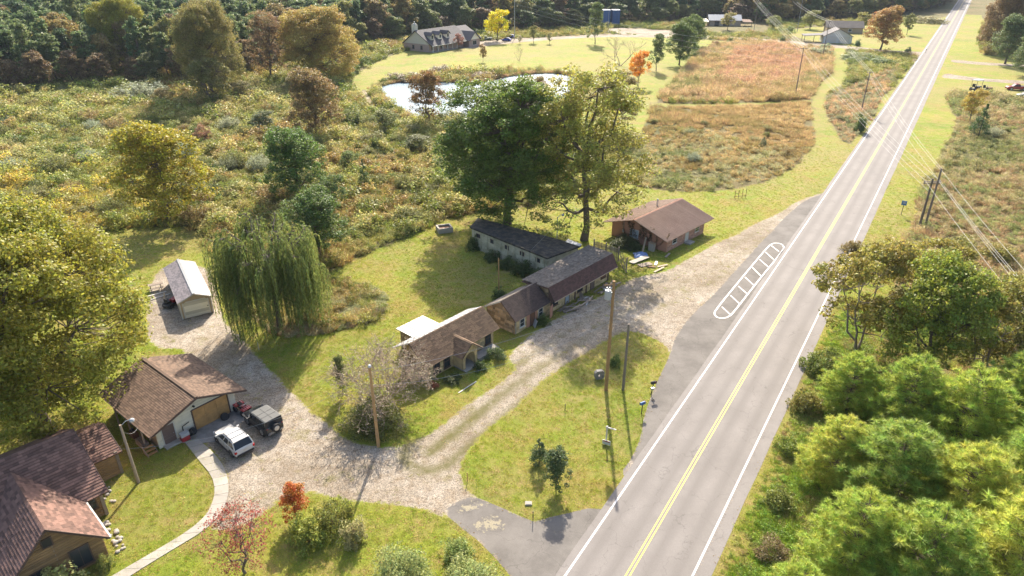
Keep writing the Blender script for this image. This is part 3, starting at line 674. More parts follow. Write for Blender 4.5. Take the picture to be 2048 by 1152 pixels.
def willow(seed, h=14, rad=6.5, strands=1300, leaf=.34):
    r = np.random.default_rng(seed); S = []; tops = []
    T = curve((0, 0, -.2), (.3, .2, h * .42), 0, 4, r, .12)
    for i in range(4): S.append((T[i], T[i + 1], .42 - i * .05, .37 - i * .05))
    for i in range(38):
        a = i * 2.4 + r.normal(0, .2); q = rad * (.25 + .65 * math.sqrt((i + .5) / 38)); z = h * (1.0 - .30 * (q / rad) ** 1.6) - r.random() ** 1.3 * h * .40; e = np.array([math.cos(a) * q, math.sin(a) * q, z])
        P = curve(T[2 + i % 3], e, h * .07, 6, r, .12)
        for j in range(6): S.append((P[j], P[j + 1], .2 - j * .028, .172 - j * .028))
        for j in range(4, 7): tops.append((P[j], (j - 1) / 5))
    VV = []; FF = []; AA = []; n0 = 0; PP = []; DD = []; SS = []
    for s in range(strands):
        c, f = tops[r.integers(len(tops))]; o = r.normal(0, .4, 3) * [1, 1, .5]; st = c + o; rr0 = math.hypot(st[0], st[1]); out = np.array([st[0], st[1], 0]) / max(rr0, .1)
        S.append((c, st, .03, .012)); ln = min(st[2] - .5, (2.5 + 6.5 * r.random() ** 1.3) * (.7 + .5 * rr0 / rad)); m = int(ln / .16); x = st.copy(); dirv = out * .9 + np.array([0, 0, .25]) + r.normal(0, .25, 3)
        for j in range(m):
            t = j / m; dirv = dirv * .86 + np.array([0, 0, -1]) * .3; dn = dirv / np.linalg.norm(dirv); x = x + dn * .16
            for q in range(2): PP.append(x + r.normal(0, .05, 3)); DD.append(dn + r.normal(0, .3, 3)); SS.append(s)
    PP = np.array(PP); DD = np.array(DD); DD /= np.linalg.norm(DD, axis=1)[:, None]; N = len(PP)
    sidev = np.cross(DD, r.normal(size=(N, 3))); sidev /= np.linalg.norm(sidev, axis=1)[:, None]; s = (leaf * (.7 + .6 * r.random(N)))[:, None]
    V = np.stack([PP - DD * s / 2, PP + sidev * s * .13, PP + DD * s / 2, PP - sidev * s * .13], 1).reshape(-1, 3)
    a = np.repeat(r.random(strands)[np.array(SS)] * .6 + r.random(N) * .4, 4)
    return (V, np.arange(N * 4).reshape(-1, 4), {'rnd': a}), tubes(S, 5)
def bare(seed, h=5, rad=3.5, depth=5, stems=7, leaves=0, leaf=.1, up=.5, r0=.06):
    r = np.random.default_rng(seed); S = []; tips = []
    def grow(p, d, ln, ra, lev):
        k = 3; q = p
        for i in range(k):
            d = d + r.normal(0, .16, 3); d[2] += .03 * up; d /= np.linalg.norm(d); n = q + d * ln / k; S.append((q, n, ra * (1 - .2 * i), ra * (1 - .2 * (i + 1)))); q = n
            if lev > 0 and i > 0: 
                e = d + r.normal(0, .55, 3); e /= np.linalg.norm(e); grow(q, e, ln * (.55 + .25 * r.random()), max(ra * .5, .017), lev - 1)
        tips.append(q)
        if lev > 0:
            e = d + r.normal(0, .35, 3); e /= np.linalg.norm(e); grow(q, e, ln * .75, max(ra * .55, .017), lev - 1)
    for i in range(stems):
        a = i * 6.283 / stems + r.random(); d = np.array([math.cos(a) * rad / h * .9, math.sin(a) * rad / h * .9, 1.0]) * (.6 + .4 * r.random()); d[2] = .8; d /= np.linalg.norm(d)
        grow(np.array([math.cos(a) * .1 * (stems > 1), math.sin(a) * .1 * (stems > 1), -.05]), d, h * .42, r0, depth - 1)
    tips = np.array(tips); out = None
    if leaves:
        C = tips[r.integers(0, len(tips), leaves)] + r.normal(0, .12, (leaves, 3)); V, F, a = leaf_cloud(C, np.full(leaves, .12), 3, leaf, r); out = (V, F, {'rnd': a})
    return out, tubes(S, 3)
def bush(seed, h=1.8, rad=1.3, clumps=40, per=45, leaf=.16, flat=.9, upright=0.0, hollow=.35, aspect=.6):
    r = np.random.default_rng(seed); d = r.normal(size=(clumps, 3)); d /= np.linalg.norm(d, axis=1)[:, None]; d[:, 2] = np.abs(d[:, 2]); q = (.35 + .65 * r.random(clumps) ** .5) * (1 + .16 * np.sin(3 * np.arctan2(d[:, 1], d[:, 0]) + seed))
    C = d * q[:, None] * np.array([rad * .82, rad * .82, h * .82]); C[:, 2] = np.maximum(C[:, 2], h * .12)
    V, F, a = leaf_cloud(C, rad * .24 * (.6 + .8 * r.random(clumps)), per, leaf, r, flat=flat, up=.2 + upright, hollow=hollow, aspect=aspect)
    S = [((0, 0, -.05), (c[0] * .7, c[1] * .7, c[2] * .8), .025, .008) for c in C[::3]]
    return (V, F, {'rnd': a}), tubes(S, 3)
def plume(seed, h=1.8, rad=1.1, stems=70, leaf=.12):
    "weedy upright shrub: many stems rising and spreading, pale fluffy tops"
    r = np.random.default_rng(seed); S = []; C = []
    for i in range(stems):
        a = r.random() * 6.283; q = rad * math.sqrt(r.random()); hh = h * (.6 + .5 * r.random()) * (1 - .35 * (q / rad) ** 2); b0 = np.array([math.cos(a) * q * .35, math.sin(a) * q * .35, 0]); e = np.array([math.cos(a) * q, math.sin(a) * q, hh]); S.append((b0, e, .012, .005))
        for t in (.5, .65, .8, .92, 1.0): C.append(b0 + (e - b0) * t)
    C = np.array(C) + r.normal(0, .04, (len(C), 3)); V, F, a = leaf_cloud(C, np.full(len(C), .14), 7, leaf, r, flat=1.4, aspect=.4, up=0)
    return (V, F, {'rnd': a}), tubes(S, 3)
NL = [0]
def plant(kindname, label, cat, geo, leafname='crown', color=(.1, .14, .03, 1), bark='bark', group=None, loc=(0, 0, 0), rz=0.0, sc=1):
    t = thing(kindname, label, cat, loc, rz, group); t.scale = sc if hasattr(sc, '__len__') else (sc,) * 3
    lf, wd = geo
    if wd is not None: np_obj('trunk' if 'tree' in kindname or 'pine' in kindname or 'willow' in kindname or 'cedar' in kindname else 'stems', wd[0], wd[1], {'rnd': np.full(len(wd[0]), .5)}, M[bark], t)
    if lf is not None: o = np_obj(leafname, *lf, mat=M['leaf'], parent=t); o.color = color; NL[0] += len(lf[1])
    return t
class Proto:
    "a plant mesh set; the first use builds the thing, later uses copy it"
    def __init__(s, geo, h, rad, bark='bark'): s.geo, s.h, s.rad, s.bark, s.first = geo, h, rad, bark, None
    def put(s, name, label, cat, px, py, h, rad, color, group=None, leafname='crown', rz=None, world=None):
        loc = G(px, py) if world is None else Vector((*world, 0)); rz = random.random() * 6.28 if rz is None else rz; sc = (rad / s.rad, rad / s.rad, h / s.h); color = (*[min(.6, c * 1.3) for c in color], 1)
        if s.first is None:
            s.first = plant(name, label, cat, s.geo, leafname, color, s.bark, group, loc, rz, sc); return s.first
        c = s.first.copy(); COL.objects.link(c); c.name = name; c.location = loc; c.rotation_euler = (0, 0, rz); c.scale = sc; c['label'] = label; c['category'] = cat
        if group: c['group'] = group
        elif 'group' in c: del c['group']
        for ch in s.first.children:
            d = ch.copy(); COL.objects.link(d); d.parent = c
            if d.data.materials[0] is M['leaf']: d.color = color; d.name = leafname
        return c
def putpx(P, name, label, cat, px, py, ytop, wpx, color, group=None, leafname='crown', rz=None):
    "place by base point, apparent top and apparent width"
    return P.put(name, label, cat, px, py, HT(px, py, ytop), wpx / 2 * MPP(px, py), color, group, leafname, rz)
# ---------------------------------------------------------------- building helpers
def up(P):
    P = [Vector(p) for p in P]; _, _, _, n = plane_frame(P)
    return P if n.z >= 0 else [P[1], P[0]] + P[2:][::-1]
def outw(P, d):
    P = [Vector(p) for p in P]; _, _, _, n = plane_frame(P)
    return P if n.dot(Vector(d)) >= 0 else [P[1], P[0]] + P[2:][::-1]
def roof(parent, P, mat, du=.33, dv=.17, name='roof', piece='shingles', th=.14, lo=.006, hi=.03, gap=.012, stagger=.5, jit=.12, deck=None, seed=1, trim=None):
    P = up(P); b = MB(); slab(b, P, th); o = b.build(name, deck or mat, parent)
    if piece:
        s = MB(); tiles(s, P, du, dv, gap, lo, hi, stagger, jit, seed=seed, base=.002); k = s.build(piece, mat, o); stuff(k)
    return o
def wall(parent, P, d, mat, th=.16, name='wall'):
    P = outw(P, d); b = MB(); slab(b, P, th); return b.build(name, mat, parent)
def cover_stuff(parent, P, d, mat, du, dv, name, **k):
    P = outw(P, d); s = MB(); tiles(s, P, du, dv, base=.002, **k); return stuff(s.build(name, mat, parent))
def cover_pieces(parent, P, d, mat, du, dv, name, **k):
    P = outw(P, d) if d else up(P)
    def fn(bot, top, rn_):
        b = MB(); b.prism(bot, top, rn_); b.build(name, mat, parent)
    return tiles(fn, P, du, dv, base=.002, **k)
def opening(parent, c, w_, h, ang, frame='white_trim', pane='house_glass', name='window', bars=(1, 1), proud=.05, sill=True, fw=.08, door=False):
    "window or door on a wall; ang = direction of the outward normal in the parent's frame; c = centre on the wall face"
    ca, sa = math.cos(ang), math.sin(ang); nx, ny = ca, sa; tx, ty = -sa, ca; rz = ang + math.pi / 2
    def at(t, z, n): return (c[0] + tx * t + nx * n, c[1] + ty * t + ny * n, c[2] + z)
    b = MB()
    for t in (-w_ / 2, w_ / 2): b.box(at(t, 0, proud / 2), (fw, proud, h + fw), rz)
    for z in (-h / 2, h / 2): b.box(at(0, z, proud / 2), (w_ - fw, proud * .96, fw), rz)
    o = b.build('door_frame' if door else name, M[frame], parent)
    g = MB(); g.box(at(0, 0, proud * .25), (w_ - fw, proud * .5, h - fw), rz); p_ = g.build('door_leaf' if door else 'pane', M[pane], o)
    if not door:
        m = MB()
        for i in range(1, bars[0] + 1): m.box(at(-w_ / 2 + w_ * i / (bars[0] + 1), 0, proud * .55), (.03, proud * .3, h - fw), rz)
        for i in range(1, bars[1] + 1): m.box(at(0, -h / 2 + h * i / (bars[1] + 1), proud * .56), (w_ - fw, proud * .32, .04), rz)
        if bars != (0, 0): m.build('glazing_bar', M[frame], o)
        if sill: s = MB(); s.box(at(0, -h / 2 - fw * .9, proud), (w_ + .16, proud * 2.2, .06), rz); s.build('sill', M[frame], o)
    else:
        k = MB(); k.tube(at(w_ * .33, -.05, proud * .5), at(w_ * .33, -.05, proud * 1.6), .03, n=6); k.build('handle', M['galv'], o)
    return o
FRONT, BACK, LEFT, RIGHT = -math.pi / 2, math.pi / 2, math.pi, 0.0
def origin(px, py): v_ = G(px, py); return (v_.x, v_.y, 0)

# ---------------------------------------------------------------- garage with the plywood door
def build_garage():
    t = thing('garage', 'cream sided garage with brown shingle roof and boarded up plywood door behind the parked cars', 'garage', origin(320, 898), R(51))
    W, D, H_, xr, zr = 7.55, 8.7, 2.35, 3.7, 4.0
    e = lambda x, z: z
    g = [(0, 0, 0), (W, 0, 0), (W, 0, H_ + .12), (xr, 0, zr - .12), (0, 0, H_ + .02)]
    wall(t, g, (0, -1, 0), M['white_siding']); wall(t, [(p[0], D, p[2]) for p in g], (0, 1, 0), M['white_siding'])
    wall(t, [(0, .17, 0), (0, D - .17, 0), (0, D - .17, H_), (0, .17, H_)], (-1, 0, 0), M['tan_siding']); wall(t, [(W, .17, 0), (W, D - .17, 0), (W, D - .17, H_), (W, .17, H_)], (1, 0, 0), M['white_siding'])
    cover_stuff(t, g, (0, -1, 0), M['white_siding'], 4.0, .16, 'lap_siding', gap=.004, lo=.004, hi=.028, stagger=.5, holes=[(.3, -1, 1.75, 2.05), (3.3, -1, 6.9, 2.25)])
    for a, c, nm in (((-.9, -1.05, 2.28), (xr, -1.05, zr), 0), ((8.3, -1.05, 2.28), (xr, -1.05, zr), 1)):
        P = [(a[0], -1.05, 2.28), (a[0], 9.15, 2.28), (xr, 9.3, zr), (xr, -1.05, zr)]
        r_ = roof(t, P, M['shingle_brown'], .34, .19, seed=3 + nm, deck=M['brown_trim'], hi=.035)
    b = MB(); b.box((xr, 4.1, zr + .03), (.26, 10.3, .04)); b.build('ridge_cap', M['shingle_brown'], t)
    f = MB(); f.prism([(-.95, -1.09, 2.1), (xr, -1.09, zr - .2), (xr, -1.06, zr - .2), (-.95, -1.06, 2.1)], [(-.95, -1.09, 2.26), (xr, -1.09, zr - .01), (xr, -1.06, zr - .01), (-.95, -1.06, 2.26)])
    f.prism([(xr, -1.09, zr - .2), (8.35, -1.09, 2.1), (8.35, -1.06, 2.1), (xr, -1.06, zr - .2)], [(xr, -1.09, zr - .01), (8.35, -1.09, 2.26), (8.35, -1.06, 2.26), (xr, -1.06, zr - .01)]); f.build('barge_board', M['brown_trim'], t)
    opening(t, (1.05, 0, 1.02), 1.15, 2.0, FRONT, 'white_trim', 'brown_door', door=True, proud=.07)
    # boarded garage door: plywood sheets in a dark frame
    b = MB()
    for x in (3.36, 6.84): b.box((x, -.05, 1.1), (.1, .1, 2.3))
    b.box((5.1, -.05, 2.25), (3.4, .1, .1)); dr = b.build('garage_door', M['brown_trim'], t)
    for i in range(3):
        for j in range(2):
            b = MB(); b.box((3.98 + i * 1.12, -.035 - .004 * ((i + j) % 2), .56 + j * 1.12), (1.10, .05, 1.10)); b.build('plywood_sheet', M['plywood'], dr)
    for x in (3.6, 6.3):
        b = MB(); b.tube((x, -.02, 2.62 if x < 5 else 2.55), (x, -.28, 2.66), .07, .1, 8); b.build('wall_lamp', M['black'], t)
    # lean-to posts and junk side
    for y in (1.0, 3.6, 6.2): b = MB(); b.box((-.75, y, 1.1), (.12, .12, 2.2)); b.build('eave_post', M['deck_wood'], t)
    s = MB(); s.box((1.05, -.35, .08), (1.5, .6, .16)); s.build('step', M['concrete'], t)
    return t
build_garage()
gf = Matrix.Translation(Vector(origin(320, 898))) @ Matrix.Rotation(R(51), 4, 'Z')
def glob(x, y, z=0, F_=gf): return F_ @ Vector((x, y, z))
# ---------------------------------------------------------------- long tan shed
def build_shed():
    t = thing('storage_shed', 'long narrow tan shed with pale roof and white overhead door on the gravel yard', 'shed', origin(366, 640), R(32))
    W, D, H_, xr, zr = 3.5, 11.4, 2.3, 1.75, 3.0
    g = [(0, 0, .1), (W, 0, .1), (W, 0, H_), (xr, 0, zr), (0, 0, H_)]
    wall(t, g, (0, -1, 0), M['tan_siding']); wall(t, [(p[0], D, p[2]) for p in g], (0, 1, 0), M['tan_siding'])
    for x, d in ((0, (-1, 0, 0)), (W, (1, 0, 0))):
        P = [(x, .17, .1), (x, D - .17, .1), (x, D - .17, H_ - .02), (x, .17, H_ - .02)]; wall(t, P, d, M['tan_siding']); cover_stuff(t, P, d, M['tan_siding'], .3, 3, 'siding_groove_boards', gap=.02, lo=.012, hi=.012, stagger=0)
    for a in (-.2, W + .2): roof(t, [(a, -.18, 2.27), (a, 11.55, 2.27), (xr, 11.55, 3.1), (xr, -.18, 3.1)], M['shingle_shed'], .33, .2, seed=int(a) + 9, deck=M['white_trim'], hi=.03, th=.1)
    b = MB(); b.box((xr, 5.7, 3.13), (.3, 11.75, .05)); b.build('ridge_cap', M['galv'], t)
    b = MB()
    for x in (.34, 3.16): b.box((x, -.03, 1.12), (.13, .06, 2.0))
    b.box((1.75, -.03, 2.18), (2.2, .06, .13)); b.tube((.36, -.03, 1.95), (.7, -.03, 2.18), .05, n=4); b.tube((3.14, -.03, 1.95), (2.8, -.03, 2.18), .05, n=4); dr = b.build('overhead_door', M['white_trim'], t)
    for j in range(5): b = MB(); b.box((1.75, -.015, .32 + j * .39), (2.68, .05, .375)); b.build('door_panel', M['cream'], dr)
    b = MB(); b.box((3.0, -.05, 1.15), (.12, .06, .1)); b.build('handle', M['black'], dr)
    for x in (.02, W - .02): b = MB(); b.box((x, -.03, 1.2), (.13, .07, 2.3)); b.build('corner_board', M['white_trim'], t)
    b = MB(); b.box((W / 2, D / 2, .05), (W - .2, D - .2, .1)); b.build('skid', M['deck_wood'], t)
    for x, w_, l in ((1.05, .35, 1.0), (2.45, .65, 1.15)):
        r_ = MB(); r_.prism([(x - w_ / 2, -l, 0), (x + w_ / 2, -l, 0), (x + w_ / 2, -.07, .01), (x - w_ / 2, -.07, .01)], [(x - w_ / 2, -l, .03), (x + w_ / 2, -l, .03), (x + w_ / 2, -.07, .16), (x - w_ / 2, -.07, .16)])
        p0 = glob(0, 0, 0, Matrix.Translation(Vector(origin(366, 640))) @ Matrix.Rotation(R(32), 4, 'Z')); o = r_.build('ramp', M['deck_wood']); o.location = p0; o.rotation_euler = (0, 0, R(32))
        tag(o, 'narrow wooden ramp leading to the left half of the white shed door' if w_ < .5 else 'wide wooden ramp leading to the right half of the white shed door', 'ramp')
M['shingle_shed'] = simple('pale_shed_shingle', (.18, .15, .145), .45, var=.12, scale=.6, rnd=.35, bmp=.3, bscale=60)
build_shed()

# ---------------------------------------------------------------- motel, four joined sections
def build_motel_a():
    t = thing('motel_cottage', 'left end of the motel with rusty shingles, arched porch and white metal back roof', 'building', origin(861, 758), R(48.5))
    W, D = 9.5, 4.1
    wall(t, [(0, 0, 0), (W, 0, 0), (W, 0, 2.0), (0, 0, 2.0)], (0, -1, 0), M['tan_stone'])
    cover_stuff(t, [(0, 0, 0), (W, 0, 0), (W, 0, 2.0), (0, 0, 2.0)], (0, -1, 0), M['tan_stone'], .42, .2, 'brick_courses', gap=.012, lo=.015, hi=.02, jit=.15, holes=[(.4, .3, 1.4, 1.9), (1.85, .3, 2.8, 1.9), (8.05, .3, 9.1, 1.9), (3.5, -1, 5.2, 3)])
    for x, d in ((0, (-1, 0, 0)), (W, (1, 0, 0))):
        P = [(x, .17, 0), (x, D, 0), (x, D, 2.5), (x, 1.85, 3.8), (x, .17, 2.1)]; wall(t, P, d, M['tan_stone']); cover_stuff(t, P, d, M['stone'], .5, .35, 'stone_facing', gap=.03, lo=.02, hi=.03, jit=.4, wiggle=.1, stagger=1)
    wall(t, [(.17, D, 0), (W - .17, D, 0), (W - .17, D, 2.5), (.17, D, 2.5)], (0, 1, 0), M['block'])
    roof(t, [(-1.0, -.58, 1.93), (9.95, -.58, 1.93), (9.75, 1.85, 4.0), (-1.0, 1.85, 4.0)], M['shingle_rust'], .5, .2, seed=21, deck=M['brown_trim'], hi=.05, lo=.0)
    r2 = MB(); slab(r2, up([(-1.3, 4.35, 2.62), (9.9, 4.35, 2.62), (9.6, 1.87, 3.99), (-1.0, 1.87, 3.99)]), .08); rf = r2.build('metal_roof', M['metal_roof'], t)
    for i in range(15): b = MB(); x = -.9 + i * .74; b.tube((x, 4.3, 2.66), (x, 1.95, 3.97), .022, n=4); b.build('roof_seam', M['galv'], rf)
    # annex behind with flat white roof
    an = MB(); an.box((3.7, 5.75, 1.15), (3.2, 2.6, 2.3)); a_ = an.build('annex', M['stone'], t)
    s = MB(); s.box((3.75, 5.8, 2.36), (3.9, 3.1, .1)); q = s.build('annex_roof', M['metal_roof'], a_)
    for i in range(5): b = MB(); b.box((2.25 + i * .75, 5.8, 2.42), (.05, 3.08, .05)); b.build('roof_seam', M['rust'], a_)
    # windows, wooden pillars between
    for x, w_ in ((.9, .85), (2.33, .85), (8.6, .85)): opening(t, (x, -.03, 1.1), w_, 1.45, FRONT, 'brown_trim', 'house_glass', bars=(1, 1), proud=.06)
    # arched porch
    cx, y0, y1, hw = 4.3, -1.55, -.02, 1.05; zr = 3.15
    n = 14; ro, zs = .72, 1.15; arch = [(cx - ro, 0)] + [(cx + ro * math.cos(math.pi - math.pi * i / n), zs + ro * .95 * math.sin(math.pi * i / n)) for i in range(n + 1)] + [(cx + ro, 0)]
    b = MB()
    for k in range(len(arch) - 1):                        # wall around the arch, built as radial pieces
        x0, z0 = arch[k]; x1, z1 = arch[k + 1]
        def outer(x, z):
            if abs(x - cx) > ro - 1e-6 and z <= zs: return (cx - hw if x < cx else cx + hw, z)
            u_ = (x - cx) / ro; xx = cx + u_ * hw; return (xx, 2.0 + (hw - abs(xx - cx)) / hw * .85)
        a0, a1 = outer(x0, z0), outer(x1, z1)
        if x0 == x1 or k == 0: a0 = (cx - hw, 0); a1 = (cx - hw, zs)
        if k == len(arch) - 2: a0 = (cx + hw, zs); a1 = (cx + hw, 0)
        if k == 1: a0 = (cx - hw, zs)
        if k == len(arch) - 3: a1 = (cx + hw, zs)
        P = [(x0, z0), (x1, z1), a1, a0]; b.prism([(p[0], y0, p[1]) for p in P], [(p[0], y0 + .22, p[1]) for p in P])
    b.box((cx - hw + .1, (y0 + .22 + y1) / 2, 1.0), (.18, y1 - y0 - .22, 2.0)); b.box((cx + hw - .1, (y0 + .22 + y1) / 2, 1.0), (.18, y1 - y0 - .22, 2.0))
    po = b.build('arched_porch', M['tan_stone'], t)
    roof(t, [(cx - 1.55, -1.95, 1.85), (cx - 1.55, -.45, 1.85), (cx, .95, zr), (cx, -1.95, zr)], M['shingle_rust'], .5, .2, 'porch_roof', seed=25, deck=M['brown_trim'], hi=.07, lo=0, th=.08)
    roof(t, [(cx + 1.55, -1.95, 1.85), (cx + 1.55, -.45, 1.85), (cx, .95, zr), (cx, -1.95, zr)], M['shingle_rust'], .5, .2, 'porch_roof', seed=26, deck=M['brown_trim'], hi=.07, lo=0, th=.08)
    s = MB(); s.box((cx, -1.0, .07), (2.2, 1.9, .14)); s.build('porch_floor', M['concrete'], t); b = MB(); b.box((cx, -.05, 1.0), (.9, .06, 1.95)); b.build('door', M['brown_door'], t)
    b = MB(); b.box((7.2, -1.0, .22), (3.3, 1.1, .44)); b.build('brick_planter', M['dark_concrete'], t)
build_motel_a()
def build_motel_b():
    t = thing('motel_lobby', 'middle section of the old motel with dark roof and rough stone gable', 'building', origin(1030.6, 669), R(49))
    W, D = 6.4, 4.4; g = lambda x: [(x, 0, 0), (x, D, 0), (x, D, 2.1), (x, 1.95, 3.62), (x, 0, 1.9)]
    wall(t, g(0), (-1, 0, 0), M['mortar']); n = cover_pieces(t, g(0), (-1, 0, 0), M['stone'], .52, .36, 'stone', gap=.03, lo=.03, hi=.045, jit=.4, wiggle=.12, stagger=1)
    P = [(.17, 0, 0), (W, 0, 0), (W, 0, 1.9), (.17, 0, 1.9)]; wall(t, P, (0, -1, 0), M['tan_stone']); cover_stuff(t, P, (0, -1, 0), M['tan_stone'], .42, .2, 'brick_courses', gap=.012, lo=.015, hi=.02, jit=.2, holes=[(.6, .5, 1.5, 1.7), (2.6, -1, 3.5, 1.9), (4.0, .5, 4.8, 1.7)])
    b = MB(); b.box((2.9, -.06, .9), (1.9, .05, 1.8)); b.build('salmon_panel', M['salmon'], t)
    wall(t, [(.17, D, 0), (W, D, 0), (W, D, 2.1), (.17, D, 2.1)], (0, 1, 0), M['block']); wall(t, [(W, .17, 0), (W, D - .17, 0), (W, D - .17, 2), (W, 1.95, 3.4), (W, .17, 1.8)], (1, 0, 0), M['stone'])
    roof(t, [(-.35, -.35, 1.88), (6.1, -.35, 1.88), (6.1, 1.95, 3.8), (-.35, 1.95, 3.8)], M['shingle_dark'], .32, .17, seed=31, deck=M['brown_trim'])
    roof(t, [(-.35, 4.6, 2.2), (6.1, 4.6, 2.2), (6.1, 1.95, 3.8), (-.35, 1.95, 3.8)], M['shingle_grey'], .32, .17, seed=32, deck=M['white_trim'])
    for x in (1.15, 4.55): opening(t, (x, -.03 if x < 2 or x > 3.9 else -.09, 1.1), .78, 1.0, FRONT, 'white_trim', 'house_glass', bars=(0, 1))
    opening(t, (2.95, -.09, .92), .8, 1.75, FRONT, 'brown_trim', 'rust', door=True)
    b = MB(); b.box((5.9, -.6, .8), (.9, .06, 1.6), .3); b.build('leaning_panel', M['salmon'], t)
build_motel_b()
def build_motel_c():
    t = thing('motel_wing', 'long motel section with flat grey roof, deep brown mansard and tan doors facing the gravel', 'building', origin(1098.6, 627), R(48.5))
    W = 12.5
    P = [(0, 0, 0), (W, 0, 0), (W, 0, 2.15), (0, 0, 2.15)]; wall(t, P, (0, -1, 0), M['tan_stone']); cover_stuff(t, P, (0, -1, 0), M['tan_stone'], .42, .2, 'brick_courses', gap=.012, lo=.015, hi=.02, jit=.2, holes=[(a, -1, a + .95, 1.95) for a in (.5, 3.0, 5.6, 8.3, 10.8)])
    for i, x in enumerate((1.0, 3.45, 6.1, 8.8, 11.3)):
        if i in (1, 3): opening(t, (x, -.03, .98), .85, 1.9, FRONT, 'brown_trim', 'pale_glass' if i == 1 else 'brown_door', door=True)
        else: opening(t, (x, -.03, 1.2), 1.1, .9, FRONT, 'brown_trim', 'rust' if i == 4 else 'house_glass', bars=(1, 0))
    wall(t, [(0, .17, 0), (0, 3.7, 0), (0, 3.7, 3.5), (0, .17, 3.4)], (-1, 0, 0), M['stone']); wall(t, [(W, .17, 0), (W, 3.7, 0), (W, 3.7, 3.5), (W, .17, 3.4)], (1, 0, 0), M['block']); wall(t, [(.17, 3.7, 0), (W - .17, 3.7, 0), (W - .17, 3.7, 3.4), (.17, 3.7, 3.4)], (0, 1, 0), M['block'])
    cover_stuff(t, [(0, .17, 0), (0, 3.7, 0), (0, 3.7, 3.5), (0, .17, 3.4)], (-1, 0, 0), M['stone'], .5, .35, 'stone_facing', gap=.03, lo=.02, hi=.035, jit=.4, wiggle=.1, stagger=1)
    roof(t, [(-.35, .0, 3.62), (13.2, .0, 3.62), (13.2, 3.9, 3.72), (-.9, 3.7, 3.5)], M['shingle_grey'], .34, .2, 'flat_roof', seed=41, deck=M['brown_trim'], hi=.022)
    roof(t, [(-.3, -1.0, 2.0), (13.1, -1.0, 2.0), (13.2, -.02, 3.62), (-.35, -.02, 3.62)], M['mansard'], .32, .17, 'mansard', seed=42, deck=M['brown_trim'], hi=.02)
    b = MB(); b.prism([(-.28, -.98, 1.95), (-.28, .0, 1.95), (-.3, .0, 3.45)], [(-.2, -.98, 1.95), (-.2, .0, 1.95), (-.2, .0, 3.45)]); b.prism([(13.0, -.98, 1.95), (13.0, .0, 1.95), (13.0, .0, 3.45)], [(13.1, -.98, 1.95), (13.1, .0, 1.95), (13.1, .0, 3.45)]); b.build('mansard_end', M['brown_trim'], t)
    b = MB(); b.box((6.4, -1.04, 1.98), (13.4, .05, .1)); b.build('fascia', M['tan_siding'], t)
    for x in (.2, 5.0, 7.4, 12.3): b = MB(); b.box((x, -.12, 1.0), (.12, .12, 2.0)); b.build('post', M['brown_trim'], t)
build_motel_c()
def build_motel_d():
    z = 3.2; P1, P2, P4, P3 = [G(*p, z) for p in ((940, 454), (1094, 516), (1163, 491), (955.6, 435.6))]
    o = Vector((P1.x, P1.y, 0)); t = thing('motel_block_wing', 'rear motel wing with cream block wall and black flat roof under the oak', 'building', o, math.atan2(P2.y - P1.y, P2.x - P1.x))
    Mi = (Matrix.Translation(o) @ Matrix.Rotation(t.rotation_euler.z, 4, 'Z')).inverted(); q1, q2, q4, q3 = [Mi @ Vector((p.x, p.y, z)) for p in (P1, P2, P4, P3)]
    L = q2.x; s_ = .18
    base = lambda a, b_: [(a[0], a[1], 0), (b_[0], b_[1], 0), (b_[0], b_[1], z - .16), (a[0], a[1], z - .16)]
    A, B, C_, D_ = (s_, s_, 0), (q2.x - .2, s_ + .02, 0), (q4.x - .3, q4.y - .35, 0), (q3.x + .1, q3.y - .2, 0)
    wall(t, base(A, B), (0, -1, 0), M['block']); wall(t, base(B, C_), (1, 0, 0), M['block']); wall(t, base(C_, D_), (0, 1, 0), M['block']); wall(t, base(D_, A), (-1, 0, 0), M['block'])
    cover_stuff(t, base(A, B), (0, -1, 0), M['block'], .42, .21, 'block_courses', gap=.014, lo=.012, hi=.014)
    roof(t, [q1, q2, q4, q3], M['tar'], 1.1, .9, 'flat_roof', 'roofing_sheets', th=.22, lo=.008, hi=.016, jit=.2, seed=51)
    for i in range(5): opening(t, (1.6 + i * (L - 3.4) / 4, s_, 2.25), .75, .55, FRONT, 'brown_trim', 'house_glass', bars=(1, 0), sill=False)
    pil = MB()
    for i in range(11): pil.box((.8 + i * (L - 1.4) / 10, s_ - .05, 1.5), (.1, .1, 3.0))
    stuff(pil.build('wall_battens', M['block'], t))
    b = MB(); b.tube((q3.x + .5, q3.y + 1.6, z), (q3.x + .5, q3.y + 1.6, z + .5), .12, n=8); b.build('roof_vent', M['galv'], t)
build_motel_d()
b = MB(); a = [G(*p, 3.34) for p in ((1131, 484), (1160, 493), (1164, 489), (1136, 478))]; b.prism(a, [p + Vector((0, 0, .03)) for p in a]); tag(b.build('tarpaulin', M['white_metal']), 'pale crumpled sheet lying where the black and grey motel roofs meet', 'tarpaulin')

